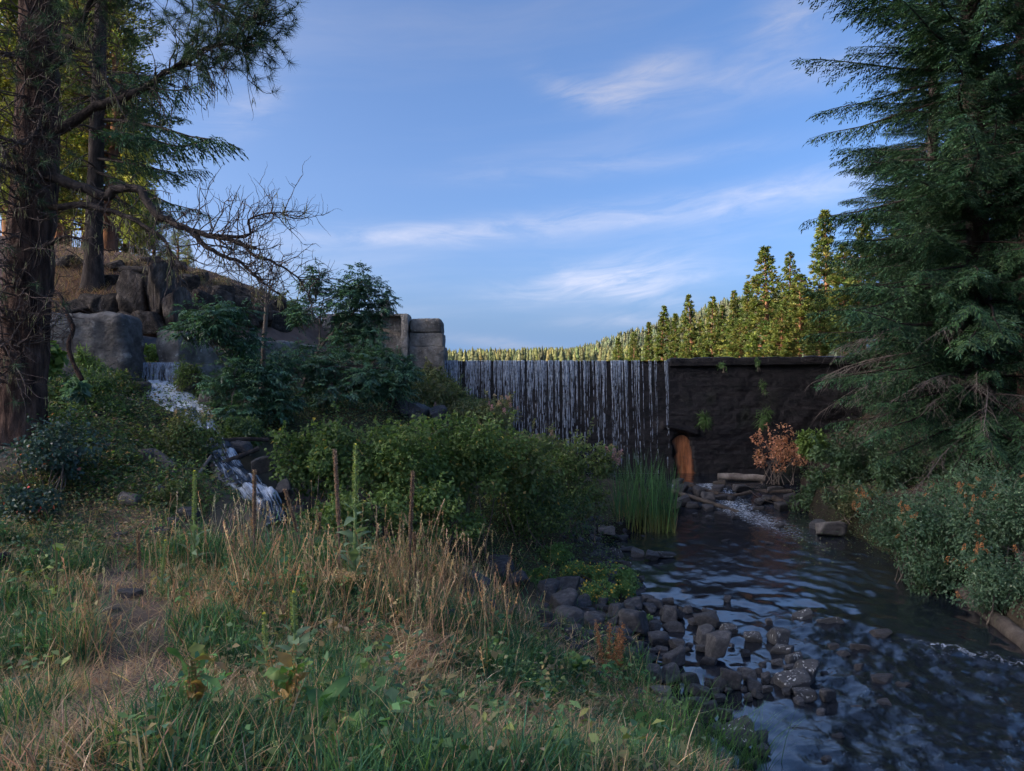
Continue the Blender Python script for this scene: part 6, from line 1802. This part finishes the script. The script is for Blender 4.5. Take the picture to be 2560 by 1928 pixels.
seed_stalks(24, 600, 1380, 60, 20, .6, .9, [(.34, .28, .2), (.4, .33, .24)])
tag(put('seed_stalks_of_grass', mesh_of('seed_stalks_of_grass', sA, MAT['grass'])), 'dry seed heads on thin stalks rising above the meadow', 'grass', kind='stuff')

# broad leaved weeds scattered through the meadow
wA = Acc()
pos = on_ground(1500, 3.0, 11.0)
px, py, green, tall, dens = fields(pos)
pos = pos[(r.uniform(0, 1, len(pos)) < dens * np.clip(.25 + .6 * green, 0, 1)) & (px > -60) & (px < 1750)]
for p_ in pos:
    m_ = int(r.integers(6, 16)); hh = r.uniform(.08, .38)
    u = r.uniform(.15, 1, m_)
    q_ = p_ + np.stack([r.normal(0, .05, m_), r.normal(0, .05, m_), u * hh], 1)
    s_ = r.uniform(.035, .09) * r.uniform(.7, 1.2, m_)
    V, Fq = leaf_quads(q_, unit(rand_dirs(m_, r) * (1, 1, .4) + (0, 0, .2)), unit(np.array([0, 0, 1.]) + r.normal(0, .4, (m_, 3))), s_, s_ * r.uniform(.4, .8))
    c_ = pick([(.06, .12, .05), (.075, .14, .05), (.05, .10, .05), (.10, .15, .055), (.13, .15, .05), (.17, .14, .07)], 1, .2, r)[0]
    wA.add(V, Fq, rep(np.clip(c_ * np.exp(r.normal(0, .12, (m_, 1))), .01, .5), 4))
tag(put('weeds', mesh_of('weeds', wA, MAT['leaf'])), 'small broad leaved weeds scattered through the meadow', 'weeds', kind='stuff')

# long sedge blades at the near shore
for i, (cx, cy, w_, n, lab) in enumerate([(1745, 1900, 60, 150, 'long arching sedge tuft before the white splashed shore boulder'), (1850, 1935, 50, 130, 'long arching sedge tuft at the lower picture edge beside the water'), (1640, 1880, 80, 160, 'fresh sedge tuft at the grass edge by the shore stones')]):
    g = G(cx, min(cy, 1925))
    A = Acc()
    pos = g + np.stack([r.normal(0, .16, n), r.normal(0, .14, n), np.zeros(n)], 1)
    pos[:, 2] = np.maximum(H(pos[:, 0], pos[:, 1]), -.62) - .02
    blades(A, pos, r.uniform(.45, .95, n), r.uniform(.006, .011, n), r.uniform(.05, .5, n), r.uniform(.1, .7, n), pick([(.075, .15, .04), (.09, .17, .045), (.06, .12, .04)], n, .18, r), r, 5)
    single('sedge_tuft', A, MAT['grass'], lab, 'sedge', 'sedge tufts at the near shore', origin=tuple(g))

# litter and low leaves over the slopes so that no soil lies bare
uA = Acc()
def ground_leaves(n, pxr, pyr, L, Wd, cols, hgt=.16):
    xs = r.uniform(*pxr, n); ys = r.uniform(*pyr, n)
    P0 = np.array([G(a_, b_) for a_, b_ in zip(xs[:n // 12], ys[:n // 12])])
    pos = np.repeat(P0, 12, 0) + r.normal(0, .16, (len(P0) * 12, 3)) * (1, 1, .35)
    pos[:, 2] = H(pos[:, 0], pos[:, 1]) + np.abs(r.normal(0, hgt, len(pos)))
    m_ = len(pos)
    d = unit(rand_dirs(m_, r) * (1, 1, .5) + (0, 0, .25))
    V, Fq = leaf_quads(pos, d, unit(np.array([0, 0, 1.]) + r.normal(0, .5, (m_, 3))), L * r.uniform(.5, 1.4, m_), Wd * r.uniform(.6, 1.3, m_))
    uA.add(V, Fq, rep(pick(cols, m_, .25, r), 4))
MIX = DARKG + OLIVE + [(.16, .11, .06)]
ground_leaves(16000, (90, 560), (930, 1260), .09, .045, MIX + FERN, .2)
ground_leaves(8000, (0, 420), (1180, 1420), .055, .032, MIX + [(.24, .17, .09), (.2, .14, .08)])
ground_leaves(12000, (500, 1140), (950, 1100), .075, .04, DARKG + OLIVE, .25)
ground_leaves(9000, (700, 1540), (1300, 1440), .06, .036, DARKG + GREEN, .22)
ground_leaves(16000, (1050, 1560), (940, 1320), .08, .036, DARKG + OLIVE, .35)
ground_leaves(9000, (1960, 2560), (1020, 1420), .08, .036, DARKG + OLIVE, .35)
_x = r.uniform(10.2, 18, 700); _y = r.uniform(5, 19, 700)
_k = _x > RB(_y) + .2
P0 = np.stack([_x[_k], _y[_k], 0 * _x[_k]], 1)
pos = np.repeat(P0, 14, 0) + r.normal(0, .2, (len(P0) * 14, 3))
pos[:, 2] = H(pos[:, 0], pos[:, 1]) + np.abs(r.normal(0, .22, len(pos)))
V, Fq = leaf_quads(pos, unit(rand_dirs(len(pos), r) * (1, 1, .5) + (0, 0, .25)), unit(np.array([0, 0, 1.]) + r.normal(0, .5, (len(pos), 3))), .09 * r.uniform(.5, 1.4, len(pos)), .045)
uA.add(V, Fq, rep(pick(DARKG + OLIVE, len(pos), .25, r), 4))
tag(put('undergrowth', mesh_of('undergrowth', uA, MAT['leaf'])), 'low mixed undergrowth and leaf litter covering the shaded slopes', 'undergrowth', kind='stuff')
# dry brush and stones on the knoll
for i, (px, py, w, h) in enumerate([(470, 690, 90, 40), (560, 712, 110, 44), (640, 740, 100, 50), (730, 790, 110, 60), (330, 660, 100, 40), (520, 750, 90, 50), (200, 650, 110, 40), (600, 780, 80, 50)]):
    g = G(px, py + h * .3, 23, 60)
    bush(['dry brush on the knoll crest under the bare limb', 'dry brush on the knoll where the crest starts to fall', 'dry brush half way down the knoll skyline', 'dry brush at the foot of the knoll skyline', 'dry brush on the crest right of the slender dark trunk', 'dry brush above the grey lichened rock face', 'dry brush between the two dark trunks', 'dry brush beside the grey lichened rock face'][i], px, py, g[1], w, h, 500, .08, .014,
         [(.24, .16, .11), (.18, .13, .085), (.14, .13, .06)], 320 + i, lumps=9, stems=16, name='dry_bush', group='dry brush on the knoll')
for i, (px, py, w, h) in enumerate([(440, 668, 60, 30), (500, 690, 44, 24), (370, 650, 50, 26), (590, 728, 60, 34), (280, 665, 50, 24), (150, 655, 60, 30), (540, 735, 70, 40), (680, 770, 60, 40), (455, 705, 60, 40), (270, 700, 50, 26)]):
    rock(px, py, w, h, 'lichened stone lying in needle litter on the knoll', 'stones on the knoll', 'cliff', D=G(px, py + h * .4, 23, 60)[1])
# needle litter and dry stems on the knoll
nA = Acc()
P0 = np.array([G(a_, b_, 23, 60) for a_, b_ in zip(r.uniform(100, 760, 2400), r.uniform(600, 800, 2400))])
pos = np.repeat(P0, 8, 0) + r.normal(0, .25, (len(P0) * 8, 3)); pos[:, 2] = H(pos[:, 0], pos[:, 1])
blades(nA, pos, r.uniform(.08, .34, len(pos)), r.uniform(.010, .022, len(pos)), r.uniform(.2, 1.6, len(pos)), r.uniform(0, .5, len(pos)), pick([(.26, .16, .11), (.2, .12, .085), (.32, .22, .14), (.15, .11, .07)], len(pos), .2, r), r, 2)
tag(put('needle_litter', mesh_of('needle_litter', nA, MAT['grass'])), 'rusty needle litter and dry grass on the rocky knoll', 'litter', kind='stuff')

# ------------------------------------------------------------------ mulleins and other near herbs
def leaf_shape(L, Wd, nseg=6, droop=.35, wave=.0, cup=.2, lobes=0):
    """one big leaf along +X with a midrib fold"""
    u = np.linspace(0, 1, nseg + 1)
    wv = Wd * .5 * np.sin(np.pi * np.clip(u, 0, 1) ** .75) ** .8
    if lobes:
        wv = wv * (1 + .28 * np.sin(u * np.pi * 2 * lobes))
    z_ = L * (.25 * u - droop * u * u)
    Lft = np.stack([u * L, wv, z_ + cup * wv + wave * np.sin(u * 9)], 1); C_ = np.stack([u * L, 0 * u, z_], 1); Rgt = np.stack([u * L, -wv, z_ + cup * wv - wave * np.sin(u * 9)], 1)
    V = np.stack([Lft, C_, Rgt], 1).reshape(-1, 3)
    k = np.arange(nseg)[:, None] * 3
    Fq = np.concatenate([k + np.array([0, 3, 4, 1]), k + np.array([1, 4, 5, 2])])
    return V, Fq
LEAFME = {}
def leaf_mesh(key, L, Wd, cols, **kw):
    if key not in LEAFME:
        V, Fq = leaf_shape(L, Wd, **kw)
        rr_ = np.random.default_rng(len(LEAFME) + 5)
        LEAFME[key] = mesh_of('leaf', Acc().add(V, Fq, np.clip(np.asarray(cols) * np.exp(rr_.normal(0, .10, (len(V), 1))), .01, .6)), MAT['leaf'], True)
    return LEAFME[key]
MUL = (.125, .165, .09)
def mullein(label, pbase, ptop, D, nleaf, sp=.45, group=None, lean=0.0, big=1.0, seed=1):
    r = np.random.default_rng(seed)
    b_ = P(*pbase, D); t_ = P(*ptop, D)
    gz_ = H([b_[0]], [b_[1]])[0]
    b_[2] = min(b_[2], gz_ + .02) if gz_ > b_[2] - .4 else b_[2]
    h = t_[2] - b_[2]
    o = thing('mullein_plant', label, 'plant', b_, group)
    p_ = spline(np.array([b_ - (0, 0, .05), b_ * .5 + t_ * .5 + r.normal(0, .008, 3), t_]), 16)
    V, Fq = tube(p_, np.interp(np.linspace(0, 1, 16), [0, 1], [.023 * big, .010 * big]), 8)
    part('stem', Acc().add(V, Fq, (.13, .17, .075)), MAT['leaf'], o, True)
    A = Acc(); m_ = int(520 * sp * h)
    u = r.uniform(1 - sp, 1.0, m_); a_ = r.uniform(0, 6.28, m_)
    cen = np.array([np.interp(u, np.linspace(0, 1, 16), p_[:, q]) for q in range(3)]).T
    rd = .024 * big * np.interp(u, [1 - sp, 1 - sp * .6, 1], [.8, 1.1, .6])
    dd = np.stack([np.cos(a_), np.sin(a_), .45 + 0 * a_], 1)
    V, Fq = leaf_quads(cen + dd * rd[:, None] * .6, dd, rand_dirs(m_, r), .028 * big, .02 * big)
    A.add(V, Fq, rep(pick([(.15, .18, .06), (.19, .20, .07), (.12, .16, .06)], m_, .15, r), 4))
    tipm = 14
    V, Fq = leaf_quads(np.repeat(t_[None], tipm, 0), rand_dirs(tipm, r) + (0, 0, .6), rand_dirs(tipm, r), .018, .014)
    A.add(V, Fq, (.5, .42, .06))
    part('flower_spike', A, MAT['leaf'], o)
    kinds = [leaf_mesh(('mul', j), .21, .085, MUL, droop=dr, wave=.004) for j, dr in enumerate((.15, .4, .65))] 
    for i in range(nleaf):
        u = .02 + (1 - sp - .02) * (i / max(1, nleaf - 1)) ** .9
        s_ = (1.75 - .95 * u / (1 - sp)) * big * r.uniform(.8, 1.15)
        q = np.array([np.interp(u, np.linspace(0, 1, 16), p_[:, k_]) for k_ in range(3)])
        put('leaf', kinds[int(r.integers(0, 3)) if u > .15 else 2], o, Vector(q) - o.location, (r.normal(0, .2), -R(r.uniform(5, 45) if u > .12 else r.uniform(-10, 15)), i * 2.4 + r.normal(0, .3)), s_)
    return o
mullein('tallest green mullein with long flower spike in the middle of the meadow', (884, 1500), (890, 1112), 8.5, 28, .40, big=1.15, seed=1)
mullein('green mullein with pale spike beside the dark rill', (484, 1430), (487, 1178), 9.6, 14, .5, big=.95, seed=2)
mullein('near mullein with broad leaves right of its shorter twin', (735, 1770), (733, 1482), 5.6, 18, .36, big=.85, seed=3)
mullein('shorter near mullein left of its broad leaved twin', (676, 1765), (660, 1535), 5.7, 12, .38, big=.7, seed=4)
mullein('small slim mullein beside the footpath', (402, 1530), (414, 1352), 8.2, 12, .5, big=.7, seed=5)
def dead_stalk(label, pbase, ptop, D, r0, seed):
    r = np.random.default_rng(seed)
    b_, t_ = P(*pbase, D), P(*ptop, D)
    b_[2] = min(b_[2], H([b_[0]], [b_[1]])[0])
    o = thing('dead_mullein_stalk', label, 'plant', b_, 'dead mullein stalks')
    p_ = spline(np.array([b_ - (0, 0, .05), b_ * .55 + t_ * .45 + r.normal(0, .012, 3), t_]), 60)
    rad = r0 * np.interp(np.linspace(0, 1, 60), [0, .35, .5, .9, 1], [.38, .45, .95, .85, .25])
    V, Fq = tube(p_, rad, 9)
    cen = np.repeat(p_, 9, 0); V = cen + (V - cen) * (1 + .35 * noise(V * 60, 3))[:, None]
    part('stem', Acc().add(V, Fq), MAT['stalk'], o)
    A = Acc(); m_ = 700
    u = r.uniform(.5, .99, m_); a_ = r.uniform(0, 6.28, m_)
    cen = np.array([np.interp(u, np.linspace(0, 1, 60), p_[:, q]) for q in range(3)]).T
    dd = np.stack([np.cos(a_), np.sin(a_), .3 + 0 * a_], 1)
    V, Fq = leaf_quads(cen + dd * r0 * .7, dd, rand_dirs(m_, r), .020, .014)
    A.add(V, Fq, rep(pick([(.20, .13, .095), (.15, .095, .07), (.25, .17, .12)], m_, .15, r), 4))
    part('seed_spike', A, MAT['leaf'], o)
for q in [('dead brown mullein stalk standing before the dark rill', (632, 1450), (636, 1172), 9.6, .020, 1), ('leaning dead mullein stalk right of the dark rill', (768, 1400), (711, 1222), 10.2, .020, 2),
          ('tall dead mullein stalk just left of the tallest green mullein', (848, 1450), (836, 1121), 9.0, .020, 3), ('dead mullein stalk right of the tallest green mullein', (1024, 1490), (1032, 1176), 9.0, .019, 4),
          ('short dead mullein stub behind the tallest green mullein', (798, 1370), (799, 1282), 10.8, .018, 5), ('slim dead stem beside the dead mullein stalk on the right', (1036, 1480), (1035, 1330), 9.2, .012, 6),
          ('thin dead spike at the footpath edge', (350, 1500), (345, 1325), 9.0, .010, 7)]:
    dead_stalk(*q)

def herb(name, label, px, py, leaves, cols, seed, L=.3, Wd=.16, stem_h=0.0, spread=1.0, kw=None, extra=None, D=None, cat='plant', pitch=(5, 60)):
    """rosette of big leaves, each its own part"""
    r = np.random.default_rng(seed)
    g = G(px, py) if D is None else P(px, py, D)
    o = thing(name, label, cat, g)
    A = Acc()
    for j in range(max(1, int(stem_h > 0) * 3)):
        p_ = wander(g - (0, 0, .03), (r.normal(0, .12), r.normal(0, .12), 1), max(stem_h, .08), 6, .05, 0, r)
        V, Fq = tube(p_, np.linspace(.009, .004, 6), 6); A.add(V, Fq, (.13, .11, .05))
        if extra:
            m_ = 90
            u = r.uniform(.45, 1, m_)
            cen = np.array([np.interp(u, np.linspace(0, 1, 6), p_[:, q]) for q in range(3)]).T
            V, Fq = leaf_quads(cen + r.normal(0, .012, (m_, 3)), rand_dirs(m_, r), rand_dirs(m_, r), .02, .013); A.add(V, Fq, rep(pick(extra, m_, .2, r), 4))
    part('stem', A, MAT['leaf'], o)
    ms = [leaf_mesh((name, seed, j), L, Wd, c_, **{**dict(droop=(.25, .5, .75)[j % 3], wave=.012, nseg=8), **(kw or {})}) for j, c_ in enumerate(cols)]
    for i in range(leaves):
        u = r.uniform(0, .75) * stem_h
        put('leaf', ms[int(r.integers(0, len(ms)))], o, (r.normal(0, .02), r.normal(0, .02), u + r.uniform(.02, .08)), (r.normal(0, .25), -R(r.uniform(*pitch)), i * 2.4 + r.normal(0, .4)), r.uniform(.55, 1.15) * spread)
    return o
herb('burdock_plant', 'big leaved burdock at the grassy edge above the shore stones', 1440, 1690, 13, [(.055, .115, .05), (.065, .13, .055), (.17, .21, .055)], 1, .36, .22, kw=dict(lobes=0))
herb('dock_plant', 'dock with broad drooping leaves turning red at the lower edge', 480, 1850, 12, [(.06, .12, .035), (.08, .14, .04), (.07, .13, .04), (.055, .11, .035), (.16, .10, .04)], 2, .21, .075, .42, extra=[(.10, .12, .045), (.2, .11, .06)])
herb('dock_plant', 'leafy dock with orange tinted leaves below the near mulleins', 715, 1850, 18, [(.075, .13, .04), (.10, .14, .04), (.085, .135, .04), (.065, .12, .035), (.22, .13, .04)], 3, .17, .07, .50, extra=[(.2, .13, .06), (.25, .13, .06)])
herb('dock_plant', 'dock with one very large dark leaf right of the orange tinted dock', 800, 1870, 9, [(.05, .11, .035), (.065, .125, .04)], 4, .22, .095, .2)
herb('mallow_plant', 'lobed grape-like leaves spreading in the lower grass', 960, 1860, 20, [(.06, .13, .06), (.075, .145, .065), (.27, .2, .07)], 5, .13, .12, .12, kw=dict(lobes=2, droop=.2))
herb('mallow_plant', 'lobed leaf cluster low at the picture edge among docks', 880, 1905, 14, [(.075, .15, .05), (.09, .16, .05)], 6, .12, .11, .1, kw=dict(lobes=2, droop=.2))
herb('mallow_plant', 'small lobed plant in the dark grass hollow', 905, 1720, 9, [(.11, .16, .055), (.14, .18, .06)], 7, .11, .09, .2, kw=dict(lobes=2))
herb('leafy_herb', 'yellow green herb with upright stem left of the footpath', 135, 1520, 8, [(.16, .21, .05), (.19, .22, .06)], 8, .14, .12, .75, kw=dict(lobes=2), pitch=(-10, 40))
herb('leafy_herb', 'dark broad leaves low at the left picture edge', 40, 1760, 14, [(.04, .085, .06), (.05, .1, .065)], 9, .12, .09, .1)
herb('leafy_herb', 'pale leafy herb in the mid meadow right of the near mullein', 1240, 1650, 8, [(.06, .12, .055), (.08, .15, .06)], 10, .14, .09, .2)
herb('leafy_herb', 'low green leaves beside the upper footpath', 320, 1395, 12, [(.06, .11, .05), (.07, .13, .055)], 11, .13, .07, .15)
herb('leafy_herb', 'small green herb in front of the burdock', 1540, 1700, 8, [(.055, .12, .06), (.06, .13, .06)], 12, .14, .12, .1, kw=dict(lobes=2))
herb('leafy_herb', 'dry wilted leaf cluster in the meadow centre', 830, 1620, 7, [(.33, .23, .13), (.28, .19, .1)], 13, .14, .06, .35, pitch=(-40, 10))
herb('leafy_herb', 'yellowing lobed herb among the dark grass', 500, 1690, 7, [(.16, .17, .05), (.12, .15, .05)], 14, .13, .11, .15, kw=dict(lobes=2))
# rusty dock seed stalk on the bank
rs = G(1525, 1690)
o = thing('dock_seed_stalk', 'rusty brown dock seed stalks on the bank before the big boulder', 'plant', rs)
A = Acc()
for j in range(5):
    p_ = wander(rs + (r.normal(0, .06), r.normal(0, .05), -.03), (r.normal(0, .08), 0, 1), r.uniform(.55, .9), 7, .04, 0, r)
    V, Fq = tube(p_, np.linspace(.008, .003, 7), 5); A.add(V, Fq, (.2, .1, .05))
    m_ = 260; u = r.uniform(.25, 1, m_)
    cen = np.array([np.interp(u, np.linspace(0, 1, 7), p_[:, q]) for q in range(3)]).T + r.normal(0, .018, (m_, 3))
    V, Fq = leaf_quads(cen, rand_dirs(m_, r), rand_dirs(m_, r), .024, .017); A.add(V, Fq, rep(pick([(.22, .10, .045), (.28, .13, .06), (.17, .08, .04)], m_, .2, r), 4))
part('seed_heads', A, MAT['leaf'], o)
# dried umbel
g = P(870, 1447, 8.2)
o = thing('dry_umbel', 'dried brown flower umbel left of the tallest mullein foot', 'plant', P(830, 1620, 7.2))
A = Acc()
p_ = spline(np.array([P(800, 1580, 7.8), P(820, 1500, 8.0), P(850, 1470, 8.1), g]), 14)
V, Fq = tube(p_, np.linspace(.008, .005, 14), 6); A.add(V, Fq, (.33, .22, .13))
for j in range(40):
    e = g + np.array([r.normal(0, .10), r.normal(0, .08), r.uniform(0, .07)])
    V, Fq = tube([g, e], [.003, .002], 3); A.add(V, Fq, (.3, .2, .12))
    V, Fq = leaf_quads(e + r.normal(0, .014, (12, 3)), rand_dirs(12, r), rand_dirs(12, r), .024, .018); A.add(V, Fq, rep(pick([(.30, .2, .11), (.38, .27, .16)], 12, .2, r), 4))
part('seed_heads', A, MAT['leaf'], o)
